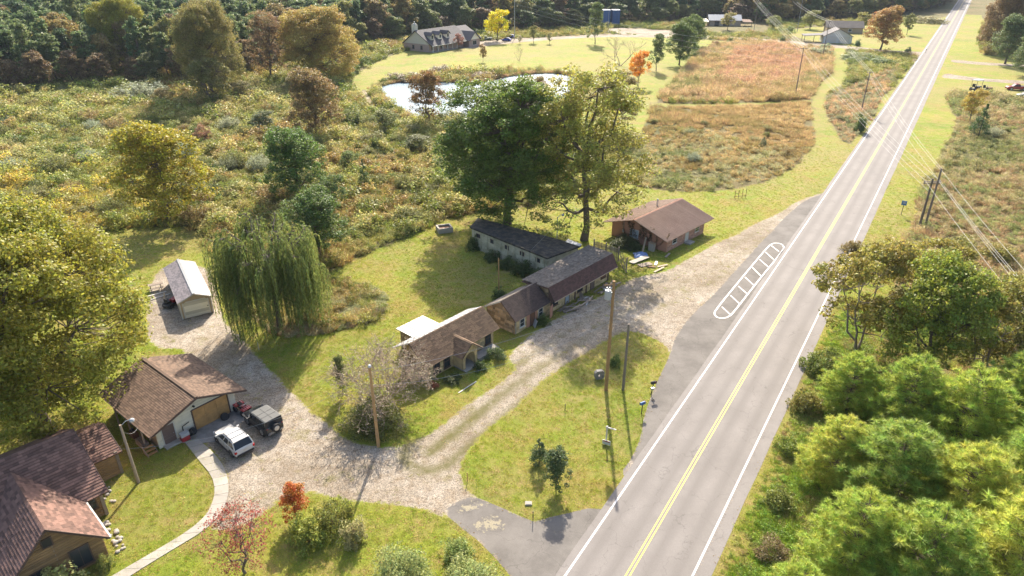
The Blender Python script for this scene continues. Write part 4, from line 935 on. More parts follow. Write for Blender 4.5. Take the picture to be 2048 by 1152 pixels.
# ---------------------------------------------------------------- salmon house
def build_salmon():
    t = thing('small_house', 'salmon rendered house with ribbed faded red metal roof beside the gravel', 'house', origin(1332, 505), R(46))
    W, D, H_, yr, zr = 10.5, 9.8, 2.1, 5.4, 3.85
    g = lambda x: [(x, 0, 0), (x, D, 0), (x, D, H_ + .1), (x, yr, zr - .16), (x, 0, H_)]
    wall(t, g(0), (-1, 0, 0), M['salmon']); wall(t, g(W), (1, 0, 0), M['salmon']); P = [(.17, 0, 0), (W - .17, 0, 0), (W - .17, 0, H_ - .05), (.17, 0, H_ - .05)]; wall(t, P, (0, -1, 0), M['salmon_brick']); cover_stuff(t, P, (0, -1, 0), M['salmon_brick'], .36, .15, 'brick_courses', gap=.012, lo=.012, hi=.016, jit=.1, holes=[(1.2, .8, 2.6, 1.9), (5.0, -1, 6.1, 2.0), (7.5, .8, 9, 1.9)])
    wall(t, [(.17, D, 0), (W - .17, D, 0), (W - .17, D, H_), (.17, D, H_)], (0, 1, 0), M['salmon'])
    for ye, ze in ((-.55, 2.02), (11.0, 2.0)):
        b = MB(); P = up([(-.9, ye, ze), (12.5, ye, ze), (12.3, yr, zr), (-.9, yr, zr)]); slab(b, P, .08); rf = b.build('metal_roof', M['red_metal'], t)
        n = 58
        for i in range(n):
            x = -.8 + i * 13.1 / (n - 1); b = MB(); d = Vector((0, yr - ye, zr - ze)).normalized(); y0, z0 = ye, ze + .02
            b.prism([(x - .045, y0, z0), (x + .045, y0, z0), (x + .045, yr, zr + .02), (x - .045, yr, zr + .02)], [(x - .02, y0, z0 + .05), (x + .02, y0, z0 + .05), (x + .02, yr, zr + .07), (x - .02, yr, zr + .07)]); b.build('roof_rib', M['red_metal'], rf)
    b = MB(); b.prism([(-.92, yr - .2, zr - .02), (12.4, yr - .2, zr - .02), (12.4, yr + .2, zr - .02), (-.92, yr + .2, zr - .02)], [(-.92, yr - .02, zr + .1), (12.4, yr - .02, zr + .1), (12.4, yr + .02, zr + .1), (-.92, yr + .02, zr + .1)]); b.build('ridge_cap', M['salmon'], t)
    b = MB(); b.tube((7.6, 6.9, 3.1), (7.6, 6.9, 4.5), .13, n=10); b.tube((7.6, 6.9, 4.5), (7.6, 6.9, 4.62), .2, .08, n=10); b.build('flue_pipe', M['galv'], t)
    b = MB(); b.tube((1.0, 10.0, 2.1), (1.0, 10.0, 2.75), .06, n=8); b.build('vent_pipe', M['galv'], t)
    opening(t, (2.0, -.03, 1.3), 1.1, .8, FRONT, 'white_trim', 'house_glass', bars=(0, 1)); opening(t, (8.3, -.03, 1.3), 1.1, .8, FRONT, 'white_trim', 'house_glass', bars=(0, 1)); opening(t, (5.4, -.03, 1.0), .9, 1.95, FRONT, 'white_trim', 'white_trim', door=True)
    opening(t, (0, 5.7, 1.35), 1.5, 1.3, LEFT, 'white_trim', 'pale_glass', bars=(1, 1))
    b = MB(); b.box((5.4, -.6, .12), (1.4, 1.0, .24)); b.build('door_step', M['concrete'], t)
    b = MB(); b.box((-.04, 4.2, .7), (.08, .9, 1.4)); b.build('meter_board', M['salmon'], t)
    b = MB(); b.tube((-.1, 7.6, 1.0), (-.1, 7.6, 3.2), .04, n=6); b.box((-.14, 7.6, 1.3), (.16, .26, .4)); b.build('meter', M['galv'], t)
    # vine stems over the gable, one thing
    v_ = thing('wall_vine', 'dead brown vine spreading over the gable of the salmon house', 'vine', glob(0, 3, 0, Matrix.Translation(Vector(origin(1332, 505))) @ Matrix.Rotation(R(46), 4, 'Z')), R(46)); rr = np.random.default_rng(4); S = []; C = []
    for k in range(16):
        p = np.array([-.06, rr.uniform(-1.6, 3.8), .05]); e = np.array([0, rr.normal(0, .35), 1.0])
        for i in range(8):
            lim = 2.1 + .32 * (min(p[1] + 3, 8.4 - p[1] - 3 + 2.4)); q = p + e * .38 + np.array([0, rr.normal(0, .12), 0]); 
            if q[2] > 3.0: q[2] = 3.0; e = np.array([0, rr.choice([-1, 1]) * .7, .0])
            q[0] = -.08 - .05 * rr.random(); S.append((p, q, .022, .018)); p = q
            if p[2] > 1.1: C.append(p)
    V, F = tubes(S, 4); np_obj('stems', V, F, {'rnd': np.full(len(V), .5)}, M['bark'], v_)
    C = np.array(C); V, F, a = leaf_cloud(C, np.full(len(C), .22), 12, .16, rr, flat=1.0); V[:, 0] = np.clip(V[:, 0] - .05, -.45, -.03); o = np_obj('foliage', V, F, {'rnd': a}, M['leaf'], v_); o.color = (.10, .075, .035, 1)
# ---------------------------------------------------------------- log house, lower left
def build_log():
    t = thing('log_house', 'log sided house with brown shingled roofs cut by the lower left corner', 'house', origin(216, 1100), R(137))
    sh = M['shingle_house']; dk = M['brown_trim']
    # main gable roof
    zr, yr = 4.95, 3.03
    roof(t, [(-1.7, -.12, 2.42), (3.25, -.12, 2.42), (7.35, yr, zr), (-.85, yr, zr)], sh, .42, .24, seed=61, deck=dk, hi=.04)
    roof(t, [(-1.7, 6.2, 2.42), (3.25, 6.2, 2.42), (7.35, yr, zr), (-.85, yr, zr)], sh, .42, .24, seed=62, deck=dk, hi=.04)
    # wing running across
    xe, xr_, ze, zw = 3.25, 8.43, 2.42, 5.6
    k = (zw - ze) / (xr_ - xe)
    roof(t, [(xe, -1.75, ze), (xe, -.12, ze), (xe, -.12, ze), (xr_, 10.5, zw), (xr_, -1.7, zw)] if 0 else [(xe, -1.75, ze), (xe, 10.5, ze), (xr_, 10.5, zw), (xr_, -1.7, zw)], sh, .42, .24, 'wing_roof', seed=63, deck=dk, hi=.045)
    roof(t, [(14.2, -1.75, ze), (14.2, 10.5, ze), (xr_, 10.5, zw), (xr_, -1.7, zw)], sh, .42, .24, 'wing_roof', seed=64, deck=dk, hi=.045)
    b = MB()
    b.prism([(xe, -1.80, ze - .18), (xr_, -1.76, zw - .18), (xr_, -1.71, zw - .18), (xe, -1.76, ze - .18)], [(xe, -1.80, ze + .06), (xr_, -1.76, zw + .06), (xr_, -1.71, zw + .06), (xe, -1.76, ze + .06)]); b.build('barge_board', dk, t)
    b = MB(); b.prism([(-1.74, -.14, 2.28), (-.89, yr, 4.8), (-.84, yr, 4.8), (-1.69, -.14, 2.28)], [(-1.74, -.14, 2.46), (-.89, yr, 4.99), (-.84, yr, 4.99), (-1.69, -.14, 2.46)]); b.build('barge_board', dk, t)
    b = MB(); b.box((3.25 / 2 - .85, -.2, 2.36), (4.9, .12, .12)); b.build('gutter', M['white_trim'], t)
    # valley flashing
    # annex
    for a, c in (((7.75, 2.15), (10.6, 3.6)), ((13.4, 2.2), (10.6, 3.6))):
        roof(t, [(a[0], -4.3, a[1]), (a[0], -1.55, a[1]), (c[0], -1.55, c[1]), (c[0], -4.2, c[1])], sh, .42, .24, 'annex_roof', seed=65, deck=dk, hi=.045)
    b = MB(); b.prism([(7.73, -4.36, 2.0), (10.6, -4.26, 3.45), (10.6, -4.21, 3.45), (7.73, -4.31, 2.0)], [(7.73, -4.36, 2.2), (10.6, -4.26, 3.66), (10.6, -4.21, 3.66), (7.73, -4.31, 2.2)]); b.build('barge_board', dk, t)
    # walls of squared logs
    def logwall(P, d, holes=None):
        wall(t, P, d, M['mortar']); 
        for nm in range(1): cover_pieces(t, P, d, M['log'], 6.0, .21, 'log', gap=.03, lo=.05, hi=.05, stagger=.5, holes=holes)
    logwall([(-.6, 6.0, 0), (-.6, .15, 0), (-.6, .15, 2.5), (-.6, yr, 4.75), (-.6, 6.0, 2.5)], (-1, 0, 0))
    logwall([(-.43, .15, 0), (3.9, .15, 0), (3.9, .15, 2.35), (-.43, .15, 2.35)], (0, -1, 0)); logwall([(3.9, .15, 0), (3.9, -1.25, 0), (3.9, -1.25, 2.6), (3.9, .15, 2.6)], (-1, 0, 0))
    logwall([(4.07, -1.25, 0), (8.0, -1.25, 0), (8.0, -1.25, 5.1), (4.07, -1.25, 2.7)], (0, -1, 0)); logwall([(7.95, -1.3, 0), (7.95, -3.85, 0), (7.95, -3.85, 2.2), (7.95, -1.3, 2.2)], (-1, 0, 0))
    wall(t, [(8.12, -3.85, 0), (12.6, -3.85, 0), (12.6, -3.85, 2.4), (10.6, -3.85, 3.4), (8.12, -3.85, 2.2)], (0, -1, 0), M['log']); wall(t, [(8.0, -1.25, 2), (13.8, -1.25, 2), (13.8, -1.25, 2.5), (8.6, -1.25, 5.3), (8.0, -1.25, 5)], (0, -1, 0), M['log'])
    for x, y in ((3.88, -1.28), (7.95, -3.88)): b = MB(); b.box((x, y, 1.15), (.24, .24, 2.3)); b.build('corner_post', M['deck_wood'], t)
    opening(t, (3.84, -.45, 1.55), .85, .95, LEFT, 'brown_trim', 'house_glass', bars=(0, 1)); opening(t, (-.67, 3.2, 3.75), .62, .7, LEFT, 'brown_trim', 'dark_plastic', bars=(0, 0), sill=False)
    opening(t, (-.67, 1.7, 1.25), 1.25, 1.7, LEFT, 'brown_trim', 'house_glass', bars=(1, 0)); opening(t, (-.67, 4.4, 1.3), 1.0, 1.2, LEFT, 'brown_trim', 'house_glass', bars=(1, 0))
    return t
build_log(); build_salmon()
lf = Matrix.Translation(Vector(origin(216, 1100))) @ Matrix.Rotation(R(137), 4, 'Z')

# ---------------------------------------------------------------- distant houses
def build_dormer_house():
    a = G(806, 104); c = G(862, 106); d = G(950, 84)
    # front line from the near corner (859,104) to the garage gable (955,90)
    o = G(859, 105); e = G(952, 89); ang = math.atan2(e.y - o.y, e.x - o.x)
    t = thing('dormered_house', 'pinkish brick house with dark roof, three dormers, porch and white chimney at the wood edge', 'house', (o.x, o.y, 0), ang)
    m = MPP(859, 105); L = (e - o).length * .80; Mi = (Matrix.Translation(o) @ Matrix.Rotation(ang, 4, 'Z')).inverted(); w_ = Mi @ G(805, 100); D = max(9.0, w_.y); H_ = 3.0; zr = 8.2
    g = lambda x: [(x, 0, 0), (x, D, 0), (x, D, H_), (x, D / 2, zr - .3), (x, 0, H_)]
    b = lambda P, dd, mt: wall(t, P, dd, M[mt], .3)
    b([(0, 0, 0), (0, D, 0), (0, D, H_), (0, 0, H_)], (-1, 0, 0), 'pink_brick'); b([(0, 0, H_), (0, D, H_), (0, D / 2, zr - .3)], (-1, 0, 0), 'cream'); b([(.3, 0, 0), (L, 0, 0), (L, 0, H_), (.3, 0, H_)], (0, -1, 0), 'pink_brick'); b(g(L), (1, 0, 0), 'pink_brick'); b([(.3, D, 0), (L - .3, D, 0), (L - .3, D, H_), (.3, D, H_)], (0, 1, 0), 'pink_brick')
    Lp = L * .62                                         # porch part, then recessed main, then garage gable
    roof(t, [(-.6, -2.2, H_ - .35), (L + .6, -2.2, H_ - .35), (L + .6, D / 2, zr), (-.6, D / 2, zr)], M['far_roof'], 1.2, .6, piece=None, th=.25); roof(t, [(-.6, D + .6, H_ - .3), (L + .6, D + .6, H_ - .3), (L + .6, D / 2, zr), (-.6, D / 2, zr)], M['far_roof'], piece=None, th=.25)
    for i in range(6): q = MB(); q.box((.2 + i * Lp / 5, -1.9, 1.35), (.25, .25, 2.7)); q.build('porch_post', M['white_trim'], t)
    q = MB(); q.box((L / 2, -2.28, H_ - .42), (L + 1.2, .12, .25)); q.build('gutter', M['white_trim'], t); q = MB(); q.box((L * .32, -1.1, .1), (L * .66, 2.1, .2)); q.build('porch_floor', M['concrete'], t)
    for i in range(3):                                  # dormers
        x = 3.2 + i * L * .2; y = .9; q = MB(); q.box((x, y + 1.6, 5.3), (2.2, 3.2, 2.2)); dm = q.build('dormer', M['cream'], t)
        for s in (-1, 1): roof(dm, [(x + s * 1.5, y - .5, 6.2), (x + s * 1.5, y + 4.2, 6.2), (x, y + 4.2, 7.5), (x, y - .5, 7.5)], M['far_roof'], piece=None, th=.15, name='dormer_roof')
        q = MB(); q.prism([(x - 1.1, y, 6.4), (x + 1.1, y, 6.4), (x, y, 7.3)], [(x - 1.1, y + .2, 6.4), (x + 1.1, y + .2, 6.4), (x, y + .2, 7.3)]); q.build('dormer_gable', M['cream'], dm); q = MB(); q.box((x, y - .05, 5.6), (.9, .1, 1.3)); q.build('dormer_window', M['house_glass'], dm)
    q = MB(); q.box((.9, D / 2 + 1.2, 5.6), (1.7, 1.9, 9.4)); ch = q.build('chimney', M['cream'], t); q = MB(); q.box((.9, D / 2 + 1.2, 10.45), (1.2, 1.3, .35)); q.tube((.9, D / 2 + 1.2, 10.6), (.9, D / 2 + 1.2, 11.5), .3, n=8); q.build('chimney_cap', M['white_metal'], ch)
    for y, h in ((D * .3, 1), (D * .62, 1)): opening(t, (0, y, 1.6), 1.1, 1.5, LEFT, 'brown_trim', 'house_glass', bars=(0, 0))
    for x in (2.0, Lp * .5, Lp * .75): opening(t, (x, 0, 1.6), 1.3, 1.6, FRONT, 'brown_trim', 'house_glass', bars=(1, 0))
    opening(t, (Lp * .32, 0, 1.25), 1.2, 2.4, FRONT, 'white_trim', 'brown_door', door=True)
    # front gable on the right
    gx = L + 1.0; gw = 7.5; q = [(gx - gw / 2, -3.4, 0), (gx + gw / 2, -3.4, 0), (gx + gw / 2, -3.4, H_), (gx, -3.4, H_ + 3), (gx - gw / 2, -3.4, H_)]
    wall(t, q[:2] + [q[2], q[4]], (0, -1, 0), M['pink_brick'], .3); wall(t, [q[4], q[2], q[3]], (0, -1, 0), M['cream'], .3); wall(t, [(gx - gw / 2, -3.1, 0), (gx - gw / 2, -.05, 0), (gx - gw / 2, -.05, H_), (gx - gw / 2, -3.1, H_)], (-1, 0, 0), M['pink_brick'], .3); wall(t, [(gx + gw / 2, -3.1, 0), (gx + gw / 2, D, 0), (gx + gw / 2, D, H_), (gx + gw / 2, -3.1, H_)], (1, 0, 0), M['pink_brick'], .3)
    for s in (-1, 1): roof(t, [(gx + s * (gw / 2 + .5), -4.1, H_ - .3), (gx + s * (gw / 2 + .5), 5, H_ - .3), (gx, 5, H_ + 3.2), (gx, -4.1, H_ + 3.2)], M['far_roof'], piece=None, th=.2, name='gable_roof')
    opening(t, (gx, -3.4, 1.6), 2.6, 1.7, FRONT, 'white_trim', 'house_glass', bars=(1, 0)); 
    roof(t, [(L + .6, -2.0, H_), (L + 8, -2.0, H_), (L + 8, D / 2, zr - .4), (L + .6, D / 2, zr - .4)], M['far_roof'], piece=None, th=.2)
    return t
build_dormer_house()
def gable_house(name, label, cat, px, py, ang, W, D, H_, zr, wallm, roofm, doors=(), fr='white_trim', ridge='y', extra=None, over=.5):
    t = thing(name, label, cat, origin(px, py), ang)
    if ridge == 'y':
        g = lambda y: [(0, y, 0), (W, y, 0), (W, y, H_), (W / 2, y, zr - .1), (0, y, H_)]
        wall(t, g(0), (0, -1, 0), M[wallm], .25); wall(t, g(D), (0, 1, 0), M[wallm], .25)
        for x, d in ((0, -1), (W, 1)): wall(t, [(x, .25, 0), (x, D - .25, 0), (x, D - .25, H_), (x, .25, H_)], (d, 0, 0), M[wallm], .25)
        k = (zr - H_) / (W / 2)
        for s in (0, 1): xx = -over if s == 0 else W + over; roof(t, [(xx, -over, H_ - k * over), (xx, D + over, H_ - k * over), (W / 2, D + over, zr), (W / 2, -over, zr)], M[roofm], piece=None, th=.18)
    else:
        g = lambda x: [(x, 0, 0), (x, D, 0), (x, D, H_), (x, D / 2, zr - .1), (x, 0, H_)]
        wall(t, g(0), (-1, 0, 0), M[wallm], .25); wall(t, g(W), (1, 0, 0), M[wallm], .25)
        for y, d in ((0, -1), (D, 1)): wall(t, [(.25, y, 0), (W - .25, y, 0), (W - .25, y, H_), (.25, y, H_)], (0, d, 0), M[wallm], .25)
        k = (zr - H_) / (D / 2)
        for s in (0, 1): yy = -over if s == 0 else D + over; roof(t, [(-over, yy, H_ - k * over), (W + over, yy, H_ - k * over), (W + over, D / 2, zr), (-over, D / 2, zr)], M[roofm], piece=None, th=.18)
    for (x, z, w_, h, pane, dr) in doors: opening(t, (x, 0, z), w_, h, FRONT, fr, pane, door=dr, bars=(0, 0), fw=.2, proud=.12)
    return t
m = MPP(1650, 90)
gt = gable_house('far_garage', 'pale grey two door garage beside the far driveway near the road', 'garage', 1646, 86, R(-12), 12.0, 9, 3.2, 6.2, 'grey_siding', 'far_roof', [(3.3, 1.5, 4.0, 2.6, 'white_trim', True), (8.7, 1.5, 4.0, 2.6, 'white_trim', True)])
roof(gt, [(-8.5, 1.0, 2.9), (-8.5, 8.5, 2.9), (-.3, 8.5, 3.4), (-.3, 1.0, 3.4)], M['far_roof'], piece=None, th=.2, name='carport_roof')
for x, y in ((-8, 1.4), (-8, 8.2), (-4, 1.4)): b = MB(); b.box((x, y, 1.4), (.2, .2, 2.8)); b.build('carport_post', M['brown_trim'], gt)
gable_house('far_house', 'low brown roofed house just behind the pale grey far garage', 'house', 1652, 66, R(-14), 17, 9, 3.0, 5.6, 'tan_siding', 'shingle_grey', [(5, 1.6, 1.6, 1.2, 'house_glass', False), (11, 1.6, 1.6, 1.2, 'house_glass', False)], ridge='x')
rs = gable_house('ramshackle_barn', 'run down low barn with pale sheet metal roofs below the wood', 'barn', 1418, 52, R(-4), 17, 8, 3.2, 5.6, 'deck_wood', 'galv', [(4, 1.3, 2.2, 2.2, 'dark_plastic', True), (9, 1.3, 3.0, 2.2, 'dark_plastic', True)], ridge='x', fr='brown_trim')
roof(rs, [(-7, -1.5, 2.4), (-.6, -1.5, 2.4), (-.6, 6, 3.2), (-7, 6, 3.2)], M['metal_roof'], piece=None, th=.12, name='lean_to_roof'); roof(rs, [(17.7, -1.5, 2.4), (23, -1.5, 2.2), (23, 6, 3.0), (17.7, 6, 3.2)], M['rust'], piece=None, th=.12, name='lean_to_roof')
for x in (-6.8, -3, 22.5, 19): b = MB(); b.box((x, -1.2, 1.2), (.2, .2, 2.4)); b.build('lean_to_post', M['deck_wood'], rs)
# blue container stack at the wood edge
for px, l in ((1205, 'left one of two dark blue upright storage containers at the wood edge'), (1224, 'right one of two dark blue upright storage containers at the wood edge')):
    t = thing('storage_container', l, 'container', origin(px, 52), R(4)); b = MB(); b.box((2, 2, 4.0), (4.0, 5, 8.0)); bd = b.build('body', M['blue_paint'], t)
    for i in range(9): b = MB(); b.box((.25 + i * .44, -.54, 4.0), (.12, .08, 7.8)); b.build('rib', M['blue_paint'], bd)
    b = MB(); b.box((2, 2, 8.1), (4.2, 5.2, .2)); b.build('lid', M['blue_paint'], t)
# rail fence at the far house
t = thing('rail_fence', 'pale wooden rail fence left of the far dormered house', 'fence', (0, 0, 0)); fp = [G(px, py) for px, py in ((728, 122), (745, 117), (762, 112), (780, 107), (803, 101))]
fpp = []
for i in range(4):
    for k in range(3): fpp.append(fp[i].lerp(fp[i + 1], k / 3))
fpp.append(fp[-1])
for i, p in enumerate(fpp):
    b = MB(); b.box((p.x, p.y, .75), (.2, .2, 1.5)); b.build('post', M['rail_wood'], t)
    if i:
        for z in (.45, .85, 1.25): b = MB(); q = fpp[i - 1]; b.tube((q.x, q.y, z), (p.x, p.y, z), .07, n=4); b.build('rail', M['rail_wood'], t)
# ---------------------------------------------------------------- poles and wires
def vec(px, py, z=0): return G(px, py, z)
def pole(label, px, py, ytop=None, h=None, r=.16, mat='pole', arm=None, name='utility_pole', cat='utility pole', extra=None):
    h = HT(px, py, ytop) if h is None else h; t = thing(name, label, cat, origin(px, py)); b = MB(); b.tube((0, 0, -.3), (0, 0, h), r, r * .68, 10); b.build('post', M[mat], t)
    if arm:
        for z, w_, a in arm:
            b = MB(); b.box((0, 0, h - z), (w_, .12, .14), a); c = b.build('crossarm', M[mat], t)
            for s in (-.46, 0, .46): i = MB(); i.lathe([(.04, 0), (.07, .05), (.05, .1), (.07, .14), (.03, .2)], (math.cos(a) * w_ * s, math.sin(a) * w_ * s, h - z + .07), 8); i.build('insulator', M['galv'], c)
    if extra: extra(t, h)
    return t, h
def transformer(t, h):
    b = MB(); b.lathe([(.0, 0), (.30, .02), (.32, .1), (.32, .85), (.28, .95), (.05, 1.0)], (-.48, .0, h - 1.9), 16); c = b.build('transformer', M['white_metal'], t); b = MB(); b.box((-.2, 0, h - 1.4), (.3, .12, .5)); b.build('bracket', M['galv'], c)
    for x in (-.6, -.36): b = MB(); b.tube((x, 0, h - .9), (x, 0, h - .65), .045, n=6); b.build('bushing', M['galv'], c)
    b = MB(); b.tube((0, 0, h - .35), (-.9, .1, h - .5), .05, n=5); b.build('crossarm', M['pole'], t); b = MB(); b.tube((.17, 0, 0), (.12, 0, h - 2), .02, n=4); b.build('ground_wire', M['pole_old'], t)
def yardlamp(t, h):
    b = MB(); b.path([(0, 0, h - .15), (.35, .2, h + .2), (.75, .35, h + .3)], .035, n=6); a = b.build('lamp_arm', M['galv'], t); b = MB(); b.lathe([(.05, .12), (.12, .1), (.2, 0), (.18, -.15), (.1, -.22)], (.8, .38, h + .22), 12); b.build('lamp_head', M['white_metal'], a)
def toplamp(t, h): b = MB(); b.lathe([(.04, 0), (.13, .03), (.15, .15), (.08, .26)], (0, 0, h), 10); b.build('lamp_head', M['white_metal'], t)
H1 = pole('tallest brown wooden pole on the lawn island carrying a white transformer', 1212, 780, 562, r=.19, extra=transformer)[1]
H1b = pole('shorter bare wooden pole right of the transformer pole', 1246, 780, 648, r=.15, mat='pole_old')[1]
H2 = pole('brown wooden pole beside the leafless shrub at the gravel fork', 757, 893, 735, r=.16, extra=toplamp)[1]
H3 = pole('pale wooden pole with a yard lamp beside the log house', 277, 965, 850, r=.13, mat='deck_wood', name='lamp_pole', cat='lamp pole', extra=yardlamp)[1]
pole('thin wooden post standing behind the middle motel section', 998, 596, 516, r=.09, mat='pole', name='wooden_post', cat='post')
pole('grey lamp pole behind the black roofed motel wing', 1113, 500, 434, r=.07, mat='galv', name='lamp_pole', cat='lamp pole', extra=yardlamp)
arm = [(.4, 2.4, .2)]
HA = pole('leaning looking utility pole in the rough grass beside the mown path', 1590, 192, 95, r=.17, mat='pole_old', arm=[(.3, 2.4, .1)])[1]
HB = pole('utility pole beside the dark bush and the road verge', 1722, 224, 143, r=.17, mat='pole_old', arm=[(.3, 1.6, .1)])[1]
HC = pole('utility pole with double crossarm, left one of the twin poles right of the road', 1838, 455, 357, r=.2, mat='pole_old', arm=[(.5, 2.6, 0.05), (.75, 2.6, .05)])[1]
HD = pole('utility pole, taller right one of the twin poles right of the road', 1849, 455, 337, r=.19, mat='pole_old')[1]
HE = pole('grey utility pole beside the blue car near the far house', 1029, 78, -3, r=.18, mat='galv', arm=[(.4, 2.0, 0)])[1]
pole('brown utility pole beside the far driveway near the barn', 1507, 66, 6, r=.16, mat='pole_old', arm=[(.4, 2.0, 0)])
HF = pole('utility pole in front of the pale grey far garage', 1645, 114, 41, r=.15, mat='pole_old', arm=[(.3, 2.0, 0)])[1]
pole('pale metal pole left of the pale grey far garage', 1594, 64, -4, r=.14, mat='galv')
pole('pole among the trees right of the far road', 1984, 92, 28, r=.15, mat='pole_old')
pole('slim metal pole in front of the blue storage containers', 1216, 57, 22, r=.10, mat='galv')
def wires(label, spans, r=.028, sag=.8, grp=None):
    t = thing('overhead_wires', label, 'wires', (0, 0, 0), 0, grp)
    for a, b_ in spans:
        a = Vector(a); b_ = Vector(b_); n = 14; pts = []
        for i in range(n + 1): f = i / n; p = a.lerp(b_, f); p.z -= sag * 4 * f * (1 - f); pts.append(p)
        m = MB(); m.path(pts, r * .6, n=4, r=.5); m.build('wire', M['wire'], t)
    return t
def top(px, py, h, dx=0, dz=0): p = G(px, py); return Vector((p.x + dx, p.y, h + dz))
A_, B_, C_, D_, E_, F_ = top(1590, 192, HA), top(1722, 224, HB), top(1838, 455, HC), top(1849, 455, HD), top(1029, 78, HE), top(1645, 114, HF)
off = C_ + (G(2048, 575, HC - .4) - C_) * 1.9; off.z = HC - .3; offA = A_ + (G(1505, -10, HA) - A_) * 1.15; offA.z = HA + .5
wires('bundle of power wires crossing the road from the mown path to the twin poles', [(A_ + Vector((x, 0, -.1)), C_ + Vector((x, 0, -.35))) for x in (-1.1, 0, 1.1)] + [(A_ + Vector((.1, 0, -1.6)), C_ + Vector((.1, 0, -2.2)))], .03, 1.0)
wires('pair of wires from the pole by the dark bush to the taller twin pole', [(B_ + Vector((x, 0, 0)), D_ + Vector((x * .3, 0, -.2))) for x in (-.6, .6)] + [(B_ + Vector((0, 0, -1.2)), D_ + Vector((0, 0, -1.8)))], .028, .7)
wires('power wires running from the twin poles out of the right edge of the picture', [(C_ + Vector((x, 0, -.35)), off + Vector((x, 0, 0))) for x in (-1.1, .9, 1.2)] + [(D_ + Vector((0, 0, -.2)), off + Vector((1.8, 1, .6))), (D_ + Vector((0, 0, -1.8)), off + Vector((1.4, .5, -1.5)))], .03, .8)
wires('power wires rising from the mown path pole to the top edge', [(A_ + Vector((x, 0, 0)), offA + Vector((x, 0, 0))) for x in (-1.1, 0, 1.1)] + [(A_ + Vector((0, 0, -1.6)), offA + Vector((0, 0, -1.6)))], .045, 1.2)
wires('wires between the far garage pole and the pole by the dark bush', [(F_ + Vector((x, 0, -.2)), B_ + Vector((x * .6, 0, 0))) for x in (-.9, 0, .9)], .035, .8)
wires('wires from the far garage pole to the top edge left of it', [(F_ + Vector((x, 0, -.2)), G(1590, 4, 12) + Vector((x, 0, 0))) for x in (-.9, .9)], .05, .8)
wires('three wires from the grey far house pole to the mown path pole', [(E_ + Vector((0, 0, -z)), A_ + Vector((0, 0, -z - .4))) for z in (.4, 2.2, 4.0)], .04, 2.2)
P1, P2, P3 = top(1212, 780, H1), top(757, 893, H2), top(277, 965, H3)
wires('service wire from the transformer pole to the pole at the gravel fork', [(P1 + Vector((-.4, 0, -2.3)), P2 + Vector((0, 0, -.4)))], .022, .9)
wires('lower wire from the transformer pole over the motel lawn to the fork pole', [(P1 + Vector((0, 0, -4.3)), P2 + Vector((0, 0, -1.8)))], .018, 1.5)
wires('wire from the pole at the gravel fork to the log house annex', [(P2 + Vector((0, 0, -.8)), lf @ Vector((7.9, -3.8, 2.6)))], .02, 1.7)
wires('short loose cables between the yard lamp pole and the garage eave', [(P3 + Vector((0, 0, -.6)), gf @ Vector((-.85, 1.2, 2.3))), (P3 + Vector((0, 0, -1.2)), lf @ Vector((8.4, -4.2, 2.5)))], .016, .45)
wires('cable drooping over the black motel roof to the grey lamp pole', [(G(1062, 500, 3.5), top(1113, 500, HT(1113, 500, 434), 0, -.6))], .02, .2)

# ---------------------------------------------------------------- vehicles
def loft(mb, secs, r=.5, close=True):
    n = len(secs[0]); k = len(mb.v)
    for s in secs: mb.v += [tuple(p) for p in s]; mb.r += [r] * n
    for j in range(len(secs) - 1):
        for i in range(n): q = (i + 1) % n; mb.f.append((k + j * n + i, k + j * n + q, k + (j + 1) * n + q, k + (j + 1) * n + i))
    if close: mb.f.append(tuple(k + i for i in range(n))); mb.f.append(tuple(k + (len(secs) - 1) * n + i for i in range(n))[::-1])
def wheel(t, x, y, r, w_, side, big=False):
    b = MB(); b.lathe([(r * .62, -w_ / 2), (r * .95, -w_ / 2), (r, -w_ / 2 + .04), (r, w_ / 2 - .04), (r * .95, w_ / 2), (r * .62, w_ / 2)], (x, y, r), 22, 'Y'); o = b.build('wheel', M['black'], t, True)
    q = MB(); yy = y + side * (w_ / 2 - .01); q.lathe([(r * .62, 0), (r * .6, side * .02), (r * .2, side * .005), (r * .12, side * .03)], (x, yy, r), 18, 'Y'); rm = q.build('rim', M['rim'], o)
    return o
